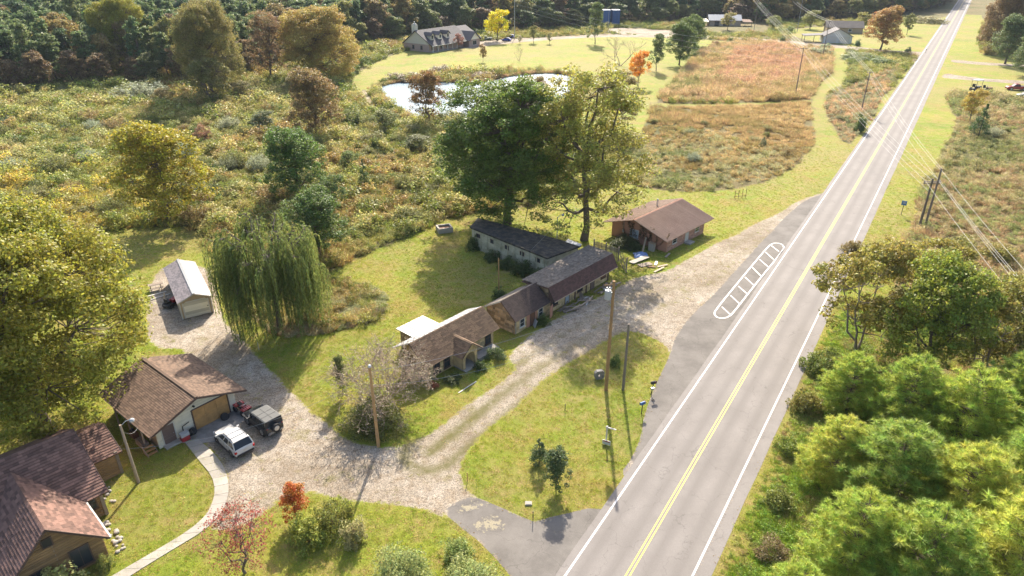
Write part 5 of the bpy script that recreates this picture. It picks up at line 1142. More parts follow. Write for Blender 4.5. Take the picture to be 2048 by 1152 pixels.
def vehicle(name, label, cat, loc, rz, L, W, Hh, hood, paint, wr=.34, belt=.95, wheelbase=.6, roofm=None, cab=(-.48, .18, -.36, .02), clear=.22, pickup=False, boxy=0.0, spare=False, rails=False, detail=True, tail='red_lens'):
    """x forward. cab = rear base, front base, rear top, front top of the glasshouse as fractions of L"""
    t = thing(name, label, cat, loc, rz); hl, hw = L / 2, W / 2; wb = L * wheelbase / 2
    st = [(-1.0, .88, .42, belt * .88), (-.97, .96, .36, belt * .98), (-.8, 1, .26, belt), (-.4, 1, clear, belt), (0, 1, clear, belt * .99), (.35, 1, clear, belt * .96), (.55, 1, clear, hood), (.82, .97, .26, hood * .95), (.95, .9, .34, hood * .86), (1.0, .74 + .2 * boxy, .42, hood * .74)]
    b = MB(); secs = []
    for f, wf, zb, zt in st:
        x = f * hl; w_ = hw * wf; ins = .06 + .05 * (1 - boxy); zs = zt - (.12 if boxy < .5 else .05)
        secs.append([(x, -w_ * .93, zb), (x, -w_, zb + .15), (x, -w_, (zb + zs) / 2), (x, -w_ * .985, zs), (x, -w_ + ins, zt), (x, 0, zt + .025), (x, w_ - ins, zt), (x, w_ * .985, zs), (x, w_, (zb + zs) / 2), (x, w_, zb + .15), (x, w_ * .93, zb)])
    loft(b, secs); body = b.build('body', M[paint], t, smooth_=boxy < .5)
    if boxy < .5:
        m_ = body.modifiers.new('edges', 'EDGE_SPLIT'); m_.split_angle = R(35)
    c0, c1, c2, c3 = [c * L for c in cab]; wt = hw * (.80 + .1 * boxy); wbm = hw * .93
    g = MB(); secs = []
    zt = Hh - .05
    for f in (0, 1):
        pass
    low = [(c0, -wbm), (c1, -wbm), (c1, wbm), (c0, wbm)]; hi_ = [(c2, -wt), (c3, -wt), (c3, wt), (c2, wt)]
    g.prism([(x, y, belt - .02) for x, y in low], [(x, y, zt) for x, y in hi_]); g.build('windows', M['glass'], t)
    p = MB()                                              # pillars
    for (xa, ya), (xb, yb) in zip(low, hi_): p.tube((xa, ya * 1.0, belt), (xb, yb * 1.0, zt), .05, n=4)
    for f in (.36, .68):
        for s in (-1, 1): xa = c0 + (c1 - c0) * f; xb = c2 + (c3 - c2) * f; p.tube((xa, s * wbm, belt), (xb, s * wt, zt), .045, n=4)
    p.build('pillars', M[paint], t)
    r_ = MB(); rx0, rx1 = c2 - .06, c3 + .05; k = .04; secs = []
    for f, dz in ((0, -.03), (.12, .03), (.5, .055), (.88, .03), (1, -.04)):
        x = rx0 + (rx1 - rx0) * f; dz = dz * (1 - boxy * .7); secs.append([(x, -wt - .03, zt - .01), (x, -wt + .07, zt + .04 + dz), (x, 0, zt + .05 + dz), (x, wt - .07, zt + .04 + dz), (x, wt + .03, zt - .01)])
    loft(r_, secs); r_.build('roof', M[roofm or paint], t)
    for sx in (-1, 1):
        for s in (-1, 1): wheel(t, sx * wb, s * (hw - .1), wr, .26 if boxy else .22, s)
    if detail:
        a = MB()                                          # dark wheel arches and sills
        for sx in (-1, 1):
            for s in (-1, 1): a.lathe([(wr * 1.02, -.02), (wr * 1.18, -.02), (wr * 1.18, .02), (wr * 1.02, .02)], (sx * wb, s * (hw + .005), wr), 20, 'Y')
        a.build('wheel_arch', M['dark_plastic'], t); a = MB()
        for s in (-1, 1): a.box((0, s * (hw - .0), clear + .07), (L * wheelbase - 2.2 * wr, .06, .1))
        a.build('side_sill', M['dark_plastic'], t)
        for s in (-1, 1):
            q = MB(); q.box((-hl * .965, s * hw * .80, belt * .78), (.16, .34, .20) if boxy < .5 else (.12, .16, .36), s * .18 * (1 - boxy)); q.build('tail_light', M[tail], t)
            q = MB(); q.box((hl * .93, s * hw * .70, hood * .74), (.2, .34, .16), -s * .35); q.build('headlight', M['clear_lens'], t)
            q = MB(); q.box((c1 - .12, s * (hw + .09), belt + .05), (.12, .2, .15)); q.build('mirror', M[paint if not boxy else 'dark_plastic'], t)
            for f in (.12, -.16): q = MB(); q.box((L * f, s * (hw + .004), belt * .80), (.18, .02, .035)); q.build('door_handle', M['dark_plastic'], t)
        for s in (-1, 1):
            q = MB()
            for f in (.19, -.03, -.25): q.box((L * f, s * (hw + .001), (belt + clear) / 2 + .03), (.014, .012, belt - clear - .22))
            q.build('door_gap', M['black'], t)
        q = MB(); q.box((-hl * .995, 0, .45), (.1, W * .84, .16)); q.build('rear_bumper', M['galv' if boxy else 'dark_plastic'], t)
        q = MB(); q.box((-hl - .01, 0 if not spare else .5, .78 if not spare else .5), (.03, .34, .16)); q.build('number_plate', M['galv'], t)
        q = MB(); q.box((hl * .985, 0, .5), (.1, W * .72, .22)); q.build('grille', M['dark_plastic'], t)
    if rails:
        for s in (-1, 1): q = MB(); q.path([(c2 + .1, s * (wt - .06), zt + .07), (c2 + .3, s * (wt - .06), zt + .15), (c3 - .3, s * (wt - .06), zt + .15), (c3 - .1, s * (wt - .06), zt + .07)], .025, n=6); q.build('roof_rail', M['dark_plastic'], t)
        for f in (.3, .68): q = MB(); q.box((c2 + (c3 - c2) * f, 0, zt + .12), (.06, wt * 1.86, .035)); q.build('roof_bar', M['galv'], t)
    if spare:
        b = MB(); b.lathe([(.2, -.12), (.42, -.12), (.42, .12), (.2, .12)], (-hl - .22, 0, .98), 22, 'X'); o = b.build('spare_wheel', M['black'], t); q = MB(); q.lathe([(.25, -.0), (.23, -.03), (.1, -.01), (.08, -.04)], (-hl - .335, 0, .98), 18, 'X'); q.build('rim', M['rim'], o)
        q = MB()
        for x in (c2 + .7, c2 + 1.35): q.box((x, 0, zt + .068), (.025, wt * 1.8, .012))
        q.box(((c2 + c3) / 2, 0, zt + .07), (abs(c3 - c2) * .9, .025, .012)); q.build('roof_seam', M['black'], t)
        for s in (-1, 1):
            q = MB(); q.box((wb, s * (hw + .06), wr * 2 + .1), (1.05, .2, .06)); q.box((-wb, s * (hw + .06), wr * 2 + .1), (1.05, .2, .06)); q.build('fender_flare', M['dark_plastic'], t)
    if pickup:
        q = MB()
        for s in (-1, 1): q.box((-L * .32, s * (hw - .06), belt + .03), (L * .34, .1, .1))
        q.box((-hl + .08, 0, belt + .03), (.1, W * .88, .1)); q.build('bed_rail', M[paint], t); q = MB(); q.box((-L * .32, 0, belt + .035), (L * .33, W * .8, .02)); q.build('bed_floor', M['dark_plastic'], t)
    return t
def at_rear(pa, pb, L, ang): m_ = (G(*pa) + G(*pb)) / 2; a = R(ang); return (m_.x + math.cos(a) * L / 2, m_.y + math.sin(a) * L / 2, 0)
vehicle('parked_suv', 'white compact SUV with roof bars parked on the gravel beside the concrete walk', 'SUV', at_rear((474, 922), (512, 903), 4.4, 137), R(137), 4.4, 1.84, 1.62, .92, 'car_white', belt=1.0, cab=(-.47, .24, -.38, .04), rails=True, tail='red_lens')
vehicle('parked_offroader', 'black boxy off-roader with grey hardtop and rear spare wheel parked beside the white SUV', 'SUV', at_rear((533, 880), (573, 861), 4.2, 139), R(139), 4.2, 1.82, 1.82, 1.08, 'car_black', wr=.43, belt=1.15, cab=(-.48, .16, -.46, .08), roofm='hardtop', boxy=1.0, spare=True, clear=.42)
vehicle('parked_pickup', 'pale pickup parked right of the far dormered house', 'pickup', origin(972, 80), R(175), 5.6, 1.95, 1.8, 1.1, 'car_silver', wr=.4, belt=1.15, cab=(-.12, .24, -.06, .12), pickup=True, boxy=.6, clear=.35)
vehicle('parked_car', 'bright blue car parked beside the grey pole near the golden tree', 'car', origin(1013, 82), R(160), 4.7, 1.85, 1.5, .9, 'car_blue', cab=(-.42, .24, -.25, .04))
vehicle('parked_car', 'blue car farther back behind the bright blue car', 'car', origin(1020, 76), R(160), 4.7, 1.85, 1.6, .9, 'car_blue', cab=(-.45, .24, -.35, .04))
vehicle('parked_pickup', 'dark red pickup at the right edge beside the second side road', 'pickup', origin(2032, 180), R(-12 + 180), 5.8, 2.0, 1.85, 1.15, 'car_red', wr=.42, belt=1.2, cab=(-.12, .24, -.06, .12), pickup=True, boxy=.6, clear=.35)
vehicle('parked_car', 'white car cut by the right edge below the dark red pickup', 'car', origin(2050, 194), R(170), 4.6, 1.85, 1.5, .9, 'car_white', cab=(-.42, .24, -.25, .04))
def mower(label, px, py, rz, body='red_paint', roofc=None, sc=1.0):
    t = thing('riding_mower', label, 'mower', origin(px, py), R(rz)); t.scale = (sc,) * 3
    b = MB(); b.box((.45, 0, .55), (.8, .55, .4)); b.box((.75, 0, .5), (.25, .5, .3)); b.build('hood', M[body], t); b = MB(); b.box((-.1, 0, .35), (1.5, .7, .18)); b.build('frame', M['dark_plastic'], t)
    for x, r_ in ((.62, .2), (-.5, .28)):
        for s in (-1, 1): q = MB(); q.lathe([(r_ * .4, -.09), (r_, -.09), (r_, .09), (r_ * .4, .09)], (x, s * .42, r_), 14, 'Y'); q.build('wheel', M['black'], t)
    b = MB(); b.box((-.4, 0, .72), (.45, .48, .1)); b.box((-.62, 0, .95), (.1, .46, .42)); b.build('seat', M['black'], t); b = MB(); b.tube((.1, 0, .7), (-.1, 0, 1.0), .03, n=5); b.lathe([(.16, 0), (.19, .02), (.16, .04)], (-.1, 0, 1.0), 12); b.build('steering_wheel', M['dark_plastic'], t)
    if roofc: b = MB(); b.box((0, 0, 1.75), (1.5, 1.1, .08)); b.build('canopy', M[roofc], t); b = MB(); [b.tube((x, s * .45, .5), (x, s * .45, 1.72), .03, n=4) for x in (-.6, .6) for s in (-1, 1)]; b.build('canopy_frame', M['dark_plastic'], t)
    return t
mower('red riding mower beside the long wall of the tan shed', 344, 612, 70, sc=1.15)
mower('white topped cart in the grass right of the far road', 1950, 182, 20, 'dark_plastic', 'white_metal', 1.9)
mower('pale cart in the grass left of the dark red pickup', 1972, 184, 10, 'rust', None, 1.8)
# ---------------------------------------------------------------- yard junk by the garage
def quad():
    t = thing('quad_bike', 'dusty red and black quad bike between the plywood door and the black off-roader', 'quad bike', glob(7.65, -.9), R(-38)); 
    for x in (.6, -.6):
        for s in (-1, 1): q = MB(); q.lathe([(.1, -.12), (.26, -.12), (.3, -.06), (.3, .06), (.26, .12), (.1, .12)], (x, s * .42, .3), 16, 'Y'); q.build('wheel', M['black'], t)
    b = MB(); b.box((0, 0, .5), (1.3, .34, .3)); b.build('frame', M['dark_plastic'], t); b = MB(); b.box((.6, 0, .68), (.55, .95, .08)); b.box((-.62, 0, .68), (.55, .95, .08)); b.box((.15, 0, .78), (.4, .3, .2)); b.build('fenders', M['red_paint'], t)
    b = MB(); b.box((-.3, 0, .82), (.7, .3, .12)); b.build('seat', M['black'], t); b = MB(); b.path([(.3, -.38, 1.02), (.35, 0, .98), (.3, .38, 1.02)], .025, n=5); b.tube((.4, 0, .7), (.34, 0, 1.0), .03, n=5); b.build('handlebar', M['galv'], t)
    b = MB(); [b.tube((-.95, y, .8), (-.45, y, .8), .015, n=4) for y in (-.3, -.1, .1, .3)]; [b.tube((.4, y, .8), (.9, y, .8), .015, n=4) for y in (-.3, -.1, .1, .3)]; b.build('rack', M['white_metal'], t)
quad()
def tyre(label, loc, rz, tilt, r=.36):
    t = thing('spare_tyre', label, 'tyre', loc, rz); t.rotation_euler = (tilt, 0, rz); b = MB(); b.lathe([(r * .58, -.1), (r * .93, -.11), (r, -.05), (r, .05), (r * .93, .11), (r * .58, .1)], (0, 0, 0), 22, 'Y'); b.build('tread', M['black'], t, True); q = MB(); q.lathe([(r * .58, 0), (r * .3, .02), (r * .1, .03)], (0, -.06, 0), 16, 'Y'); q.build('rim', M['galv'], t)
p = glob(2.95, -.35, .34); tyre('tyre on its rim leaning against the garage wall left of the plywood door', p, R(51), R(-18)); p = glob(6.0, -.5, .22); tyre('large tyre lying tilted in front of the plywood door', p, R(51), R(-58), .4)
t = thing('grill', 'white lidded grill on a dark stand beside the brown garage door', 'grill', glob(2.0, -.75), R(51)); b = MB(); b.box((0, 0, .8), (.75, .5, .32)); b.build('lid', M['white_metal'], t); b = MB(); b.box((0, 0, .4), (.7, .45, .5)); b.build('cabinet', M['red_paint'], t); b = MB(); b.box((.6, 0, .62), (.4, .45, .05)); b.build('shelf', M['black'], t); b = MB(); [b.tube((x, y, 0), (x, y, .2), .03, n=4) for x in (-.3, .3) for y in (-.18, .18)]; b.build('legs', M['black'], t)
t = thing('engine_hoist', 'black L shaped metal hoist standing behind the grill', 'hoist', glob(2.2, -.25), R(51)); b = MB(); b.tube((0, 0, 0), (0, 0, 1.25), .05, n=5); b.build('mast', M['black'], t); b = MB(); b.tube((0, 0, 1.25), (.65, 0, 1.4), .045, n=5); b.build('boom', M['black'], t); b = MB(); b.box((.2, 0, .04), (.7, .5, .06)); b.build('base', M['black'], t)
t = thing('timber_steps', 'small wooden steps with a framed panel at the corner left of the garage', 'steps', glob(-.75, .1), R(51)); 
for i in range(3): b = MB(); b.box((0, -.35 + i * .3, .15 + i * .2), (.8, .28, .05)); b.build('tread', M['plywood'], t)
for s in (-1, 1): b = MB(); b.prism([(s * .42 - .02, -.5, 0), (s * .42 + .02, -.5, 0), (s * .42 + .02, .4, 0), (s * .42 - .02, .4, 0)], [(s * .42 - .02, -.5, .18), (s * .42 + .02, -.5, .18), (s * .42 + .02, .4, .7), (s * .42 - .02, .4, .7)]); b.build('stringer', M['deck_wood'], t)
for i, (x, y, l, m_) in enumerate([(-.7, 1.6, 'low woodpile under the left eave of the garage', 'deck_wood'), (-.65, 3.4, 'old machine under the left eave of the garage', 'rust')]):
    t = thing('woodpile' if i == 0 else 'old_engine', l, 'junk', glob(x, y), R(51))
    if i == 0:
        for k in range(9): b = MB(); b.tube((-.25 + (k % 3) * .22, -.7, .12 + (k // 3) * .2), (-.25 + (k % 3) * .22, .7, .12 + (k // 3) * .2), .1, n=7); b.build('log', M['deck_wood'], t)
    else: b = MB(); b.box((0, 0, .35), (.5, .9, .5)); b.build('block', M['rust'], t); b = MB(); b.lathe([(.2, 0), (.2, .2), (.08, .3)], (0, .2, .6), 10); b.build('housing', M['black'], t)
# stained concrete pad and the walk of single slabs
pp = GA([(371, 882), (395, 878), (440, 858), (486, 836), (478, 822), (400, 852), (362, 868)])
b = MB(); a = [(*glob(x, y)[:2], .012) for x, y in ((1.75, -.03), (7.5, -.03), (7.9, -2.0), (3.6, -2.9), (1.9, -1.4))]; c = ccw([q[:2] for q in a]); b.prism([(x, y, -.02) for x, y in c], [(x, y, .045) for x, y in c]); struct(b.build('garage_apron', M['dark_concrete']))
wl = [(369, 884), (400, 924), (424, 952), (431, 982), (424, 1010), (413, 1031), (378, 1062), (311, 1102), (227, 1151), (150, 1196)]; wr_ = [(395, 878), (429, 907), (452, 940), (459, 978), (452, 1008), (440, 1031), (409, 1062), (345, 1100), (267, 1148), (190, 1200)]
pa = smooth([tuple(x) for x in GA(wl)], 1, False); pb = smooth([tuple(x) for x in GA(wr_)], 1, False)
def resample(P, n):
    P = np.array(P); d = np.concatenate([[0], np.cumsum(np.hypot(*np.diff(P, axis=0).T))]); s = np.linspace(0, d[-1], n); return np.stack([np.interp(s, d, P[:, 0]), np.interp(s, d, P[:, 1])], 1)
nsl = 19; A2, B2 = resample(pa, nsl * 4 + 1), resample(pb, nsl * 4 + 1); wk = struct(bpy.data.objects.new('path', None)); link(wk)
for i in range(nsl):
    e = .055; L_ = [A2[i * 4 + k] for k in range(5)]; R_ = [B2[i * 4 + k] for k in range(5)]
    L_[0] = L_[0] * (1 - e * 2) + L_[1] * e * 2; R_[0] = R_[0] * (1 - e * 2) + R_[1] * e * 2; c = ccw([tuple(x) for x in L_ + R_[::-1]]); z = .06 + random.uniform(-.006, .006); b = MB(); b.prism([(x, y, -.03) for x, y in c], [(x, y, z) for x, y in c]); b.build('slab', M['concrete'], wk)
# things on the lawns
t = thing('planter_box', 'square weathered concrete planter box on the far lawn', 'planter', origin(889, 462), R(20)); b = MB()
for x, y, w_, d in ((0, -.85, 2.3, .25), (0, .85, 2.3, .25)): b.box((x, y, .4), (w_, d, .8))
for x in (-1.02, 1.02): b.box((x, 0, .4), (.25, 1.45, .8))
b.build('rim_wall', M['concrete'], t); b = MB(); b.box((0, 0, .28), (1.8, 1.45, .5)); b.build('soil', M['rust'], t)
t = thing('stone_marker', 'grey concrete slab with a round hole standing left of the transformer pole', 'block', origin(1198, 757), R(12)); b = MB()
for k in range(12):
    a0, a1 = k * math.pi / 6, (k + 1) * math.pi / 6
    def sq(a): c_, s_ = math.cos(a), math.sin(a); m_ = max(abs(c_), abs(s_)); return (c_ / m_ * .5, s_ / m_ * .5)
    q = [(.16 * math.cos(a0), .16 * math.sin(a0)), sq(a0), sq(a1), (.16 * math.cos(a1), .16 * math.sin(a1))]; b.prism([(x, -.2, z_ + .5) for x, z_ in q], [(x, .2, z_ + .5) for x, z_ in q])
b.build('block', M['dark_concrete'], t)
t = thing('sign_post', 'white wooden post and arm with a small hanging white sign on the roadside lawn', 'sign', origin(1212, 886), R(-25)); b = MB(); b.box((0, 0, .95), (.12, .12, 1.9)); b.build('post', M['white_trim'], t); b = MB(); b.box((.35, 0, 1.75), (.95, .09, .09)); b.build('arm', M['white_trim'], t); b = MB(); b.box((.1, -.25, .28), (.75, .05, .45)); s_ = b.build('sign_board', M['white_trim'], t); b = MB(); b.box((.1, -.28, .42), (.6, .02, .12)); b.build('red_band', M['red_paint'], s_)
def mailbox(label, px, py, col, h=1.1, rz=0, post='dark_plastic', lean=0.0):
    t = thing('mailbox', label, 'mailbox', origin(px, py), R(rz)); b = MB(); b.tube((0, 0, 0), (lean, 0, h), .05, n=6); b.build('post', M[post], t); q = MB(); n = 8
    pr = [(-.12, 0)] + [(-.12 * math.cos(math.pi * i / n), .14 + .12 * math.sin(math.pi * i / n)) for i in range(n + 1)] + [(.12, 0)]; q.prism([(lean - .28, y, h + z_) for y, z_ in pr], [(lean + .28, y, h + z_) for y, z_ in pr]); bx = q.build('box', M[col], t); q = MB(); q.box((lean + .1, -.14, h + .22), (.04, .02, .18)); q.build('flag', M['red_paint'], bx); return t
mailbox('blue mailbox on a thin post at the edge of the lay-by', 1283, 828, 'blue_sign', 1.15, 30)
t = mailbox('dark mailbox on a crooked black post right of the bare pole', 1302, 790, 'black', 1.35, 20, lean=.15); b = MB(); b.box((.1, 0, .75), (.3, .2, .22)); b.build('newspaper_tube', M['galv'], t)
mailbox('dark mailbox at the mouth of the far driveway', 1851, 106, 'black', 1.2, 90); mailbox('black mailbox on the verge beside the pale green bushes', 1811, 146, 'black', 1.2, 60)
for px, py, h, m_, l in ((935, 962, .9, 'pole', 'short orange stake at the edge of the gravel fork'), (1130, 822, .8, 'dark_plastic', 'thin dark stake on the middle of the roadside lawn'), (1066, 1040, .9, 'dark_plastic', 'black marker stake where the lawn meets the asphalt apron'), (1076, 712, 1.0, 'white_trim', 'thin white stake in the lawn beside the weed patch')):
    if px == 1076: px, py = 518, 700
    b = MB(); b.tube((0, 0, 0), (0, 0, h), .035, n=5); o = b.build('marker_stake', M[m_]); o.location = origin(px, py); tag(o, l, 'stake')
b = MB(); b.box((0, 0, .06), (.55, .4, .12)); b.box((0, 0, .13), (.45, .3, .03)); o = b.build('meter_lid', M['concrete']); o.location = origin(1057, 1008); tag(o, 'small white utility lid in the grass near the asphalt apron', 'utility lid')
t = thing('swing_frame', 'thin metal frame of bare posts on the lawn above the salmon house', 'frame', origin(1480, 396), R(8)); 
for x in (-1.0, -.35, .35, 1.0): b = MB(); b.tube((x, 0, 0), (x, 0, 1.5 + .2 * (x > 0)), .04, n=5); b.build('upright', M['rust'], t)
b = MB(); b.tube((-1.2, 0, .35), (1.2, 0, .35), .04, n=5); b.tube((-1, 0, .9), (-.35, 0, .9), .03, n=4); b.build('rail', M['rust'], t)
t = thing('road_sign', 'small blue square road sign on a dark post right of the road', 'sign', origin(1802, 430), R(-30)); b = MB(); b.tube((0, 0, 0), (0, 0, 2.0), .05, n=5); b.build('post', M['dark_plastic'], t); b = MB(); b.box((0, -.06, 2.1), (.75, .04, .75)); f_ = b.build('sign_face', M['blue_sign'], t)
b = MB(); b.box((0, -.09, 2.1), (.42, .02, .12)); b.box((0, -.09, 2.3), (.3, .02, .08)); b.build('white_symbol', M['white_trim'], f_)
# broken picket fence
t = thing('picket_fence', 'leaning weathered picket fence between the grey roofed wing and the salmon house', 'fence', (0, 0, 0)); fp = [G(1187, 506), G(1211, 513), G(1236, 523), G(1252, 545)]; n = 0
for a, c in zip(fp[:-1], fp[1:]):
    L_ = (c - a).length; k = int(L_ / .22)
    for s in range(k):
        p = a.lerp(c, (s + .5) / k); n += 1
        if c is fp[3] and s % 3: continue
        b = MB(); h = 1.9 + random.uniform(-.12, .1); b.box((p.x, p.y, h / 2), (.14, .03, h), math.atan2(c.y - a.y, c.x - a.x) + random.uniform(-.1, .1)); b.build('picket', M['deck_wood'], t)
    for z in (.5, 1.4): b = MB(); b.tube(a + Vector((0, .05, z)), c + Vector((0, .05, z - (.5 if c is fp[3] else 0))), .05, n=4); b.build('rail', M['deck_wood'], t)
for p in fp: b = MB(); b.box((p.x, p.y, 1.1), (.16, .16, 2.2)); b.build('post', M['deck_wood'], t)
def plank(label, p, L_, w_, rz, tilt=0.0, m_='deck_wood', z=.05, th=.05, name='loose_board', cat='board', grp=None, roll=0):
    b = MB(); b.box((0, 0, 0), (L_, w_, th)); o = b.build(name, M[m_]); o.location = (p[0], p[1], z + abs(math.sin(tilt)) * L_ / 2); o.rotation_euler = (roll, -tilt, rz); tag(o, label, cat, grp); return o
sr = Matrix.Translation(Vector(origin(1332, 505))) @ Matrix.Rotation(R(46), 4, 'Z'); S_ = lambda x, y: sr @ Vector((x, y, 0))
plank('long pale plank propped against the salmon gable wall', S_(-1.4, 2.9), 3.0, .25, R(46 + 25), R(28), 'tan_siding'); plank('wide grey sheet lying flat below the blue tarpaulin', G(1278, 522), 3.2, .9, R(35), R(3), 'concrete', .15, name='metal_sheet', cat='sheet'); plank('second grey sheet lying nearer the gravel', G(1290, 530), 2.0, 1.0, R(25), 0, 'deck_wood', .08, name='metal_sheet', cat='sheet')
b = MB(); g_ = np.random.default_rng(3); V = []
for i in range(7):
    for j in range(7): V.append((i * .33 - 1, j * .3 - .9, .55 * math.exp(-((i - 3) ** 2 + (j - 3) ** 2) / 7) + .16 * g_.random()))
for i in range(6):
    for j in range(6): b.face([V[i * 7 + j], V[(i + 1) * 7 + j], V[(i + 1) * 7 + j + 1], V[i * 7 + j + 1]], .5)
o = b.build('blue_tarpaulin', M['blue_tarp']); o.location = G(1281, 512); tag(o, 'crumpled blue tarpaulin heaped in front of the salmon gable wall', 'tarpaulin')
t = thing('concrete_trough', 'tall grey block leaning beside the blue tarpaulin against the salmon wall', 'block', S_(-.9, 1.9), R(46)); b = MB(); b.box((0, 0, .6), (.5, .9, 1.2)); b.build('body', M['concrete'], t); b = MB(); b.box((0, 0, 1.24), (.6, 1.0, .08)); b.build('cap', M['tan_siding'], t)
for i, (px, py, L_, a, l, m_) in enumerate([(1325, 533, 1.6, 20, 'pale board at the tip of the debris heap nearest the gravel', 'tan_siding'), (1312, 528, 1.1, 70, 'short blue grey board on the debris heap', 'galv'), (1303, 535, 1.2, -15, 'rusty strip of metal on the debris heap', 'rust'), (1318, 541, 2.1, 40, 'pinkish plank lying along the gravel edge below the debris', 'tan_siding'), (1335, 512, 1.5, 55, 'dark plank under the near corner of the salmon house', 'deck_wood')]): plank(l, G(px, py), L_, .3, R(a), R(4), m_, .08)
# loose boards along the motel wing front
cf = Matrix.Translation(Vector(origin(1098.6, 627))) @ Matrix.Rotation(R(48.5), 4, 'Z'); C3 = lambda x, y: cf @ Vector((x, y, 0)); rb = random.Random(9)
for i in range(26):
    x = rb.choice([2.6, 5.4, 6.4, 8.6, 10.6]) + rb.uniform(-.8, .8); y = rb.uniform(-1.9, -.5)
    plank('loose grey board dumped on the ground in front of the mansard roofed wing', C3(x, y), rb.uniform(1.0, 2.6), rb.uniform(.12, .35), R(48.5) + rb.uniform(-.7, .7), rb.uniform(-.12, .16), rb.choice(['deck_wood', 'deck_wood', 'white_trim', 'tan_siding']), .06 + rb.uniform(0, .25), grp='loose boards along the motel front')
plank('white panel leaning on the bush in front of the middle motel section', G(1070, 654), .9, .7, R(20), R(72), 'white_metal', .05, name='leaning_sign', cat='panel'); plank('long white board lying in the grass left of the arched porch', G(935, 775), 2.6, .1, R(50), 0, 'white_trim', .05)
for i, (x, y, l) in enumerate([(2.0, -1.0, 'first pallet heap by the near end of the mansard roofed wing'), (6.0, -1.3, 'middle pallet heap in front of the mansard roofed wing'), (10.6, -1.2, 'far pallet heap at the end of the mansard roofed wing')]):
    t = thing('pallet', l, 'pallet', C3(x, y), R(48 + i * 20 - 10))
    for k in range(6): b = MB(); b.box((0, -.55 + k * .22, .14), (1.2, .12, .03)); b.build('slat', M['deck_wood'], t)
    for k in (-.5, 0, .5): b = MB(); b.box((k, 0, .07), (.1, 1.2, .1)); b.build('runner', M['deck_wood'], t)
# shed side clutter
shf = Matrix.Translation(Vector(origin(366, 640))) @ Matrix.Rotation(R(32), 4, 'Z'); H_ = lambda x, y: shf @ Vector((x, y, 0))
t = thing('picnic_table', 'pale wooden picnic table behind the far end of the tan shed', 'table', H_(-1.6, 10.6), R(32))
for k in range(4): b = MB(); b.box((0, -.3 + k * .2, .74), (1.7, .17, .04)); b.build('top_board', M['deck_wood'], t)
for s in (-1, 1): b = MB(); b.box((0, s * .72, .44), (1.7, .25, .04)); b.build('bench', M['deck_wood'], t); b = MB(); b.tube((s * .6, -.6, 0), (s * .6, .25, .72), .05, n=4); b.tube((s * .6, .6, 0), (s * .6, -.25, .72), .05, n=4); b.build('trestle', M['deck_wood'], t)
t = thing('tipping_cart', 'dark garden cart beside the long wall of the tan shed', 'cart', H_(-.9, 5.0), R(20)); b = MB(); b.box((0, 0, .5), (.8, 1.3, .35)); b.build('tray', M['black'], t); [wheel(t, 0, s * .5, .22, .1, s) for s in (-1, 1)]; b = MB(); b.tube((0, .6, .5), (0, 1.5, .8), .03, n=5); b.build('handle', M['galv'], t)
plank('tan sheet of board leaning upright beside the tan shed', H_(-1.1, 6.4), 1.1, .8, R(32), R(75), 'tan_siding', .03, name='leaning_board'); plank('long pale rail lying on the gravel behind the garden cart', H_(-1.5, 7.8), 2.6, .14, R(45), 0, 'white_trim', .1); plank('second pale rail lying beyond the first one near the shed', H_(-1.7, 8.9), 2.2, .14, R(38), 0, 'white_trim', .1)
t = thing('rock_border', 'border of pale rocks along the log house wall', 'rocks', (0, 0, 0)); rr = random.Random(2)
for i in range(46):
    x = rr.choice([rr.uniform(-.8, 3.2)] * 3 + [rr.uniform(4.2, 8)]); y = -.35 - rr.random() * .8 if x < 3.4 else -1.6 - rr.random() * .9; p = lf @ Vector((x, y, 0)); s = rr.uniform(.1, .22); m_ = MB(); n = 7
    m_.lathe([(s * .6, 0), (s, s * .3), (s * .8, s * .8), (s * .3, s)], (p.x, p.y, 0), n); m_.build('rock', M['concrete'], t)
# small thing: covered machine behind the log house
b = MB(); b.lathe([(.3, 0), (.55, .2), (.5, .5), (.2, .7)], (0, 0, 0), 12); o = b.build('covered_drum', M['black']); o.location = lf @ Vector((14.4, -2.6, 0)); tag(o, 'dark covered drum on the ground behind the log house roof', 'drum')
# ---------------------------------------------------------------- individual trees and shrubs
GREEN = (.085, .12, .028); DKGREEN = (.045, .08, .022); YGREEN = (.17, .19, .025); OLIVE = (.14, .135, .035); BROWNG = (.17, .125, .04); GOLD = (.40, .29, .03); TAN = (.26, .18, .07); PALE = (.24, .26, .15); RUSTY = (.24, .12, .05)
P_maple = Proto(broad(11, 19, 9, .45, 680, 170, .235, .08, .8, lobes=11, csize=.125, topw=.8, rough=.4), 19, 9)
P_oak = Proto(broad(12, 20, 7.5, .42, 700, 150, .24, .05, .95, lobes=14, csize=.12, lobe_r=.5, topw=.85, rough=.4), 20, 7.5)
P_open = Proto(broad(13, 20, 6.5,   .36, 460, 85, .23, .04, .85, lobes=12, csize=.12, lobe_r=.46, rough=.5, gap=.55), 20, 6.5)
P_mid = Proto(broad(14, 13, 5, .25, 300, 70, .26, .12, .85, lobes=9, csize=.15, rough=.3), 13, 5)
P_mid2 = Proto(broad(15, 12, 5, .25, 240, 60, .28, .18, .8, lobes=8, csize=.16, rough=.4, gap=.25), 12, 5)
P_road = Proto(broad(16, 11, 5, .2, 300, 62, .24, .12, .75, lobes=9, csize=.12, lobe_r=.5, rough=.5, multi=3, gap=.35), 11, 5, 'pale_bark')
P_small = Proto(broad(17, 6, 2.4, .1, 90, 70, .17, .2, .85, lobes=6, csize=.2, rough=.15), 6, 2.4)
P_col = Proto(broad(18, 6, 1.4, .07, 90, 60, .15, .1, 1.2, lobes=8, csize=.26, topw=.5, rough=.1), 6, 1.4)
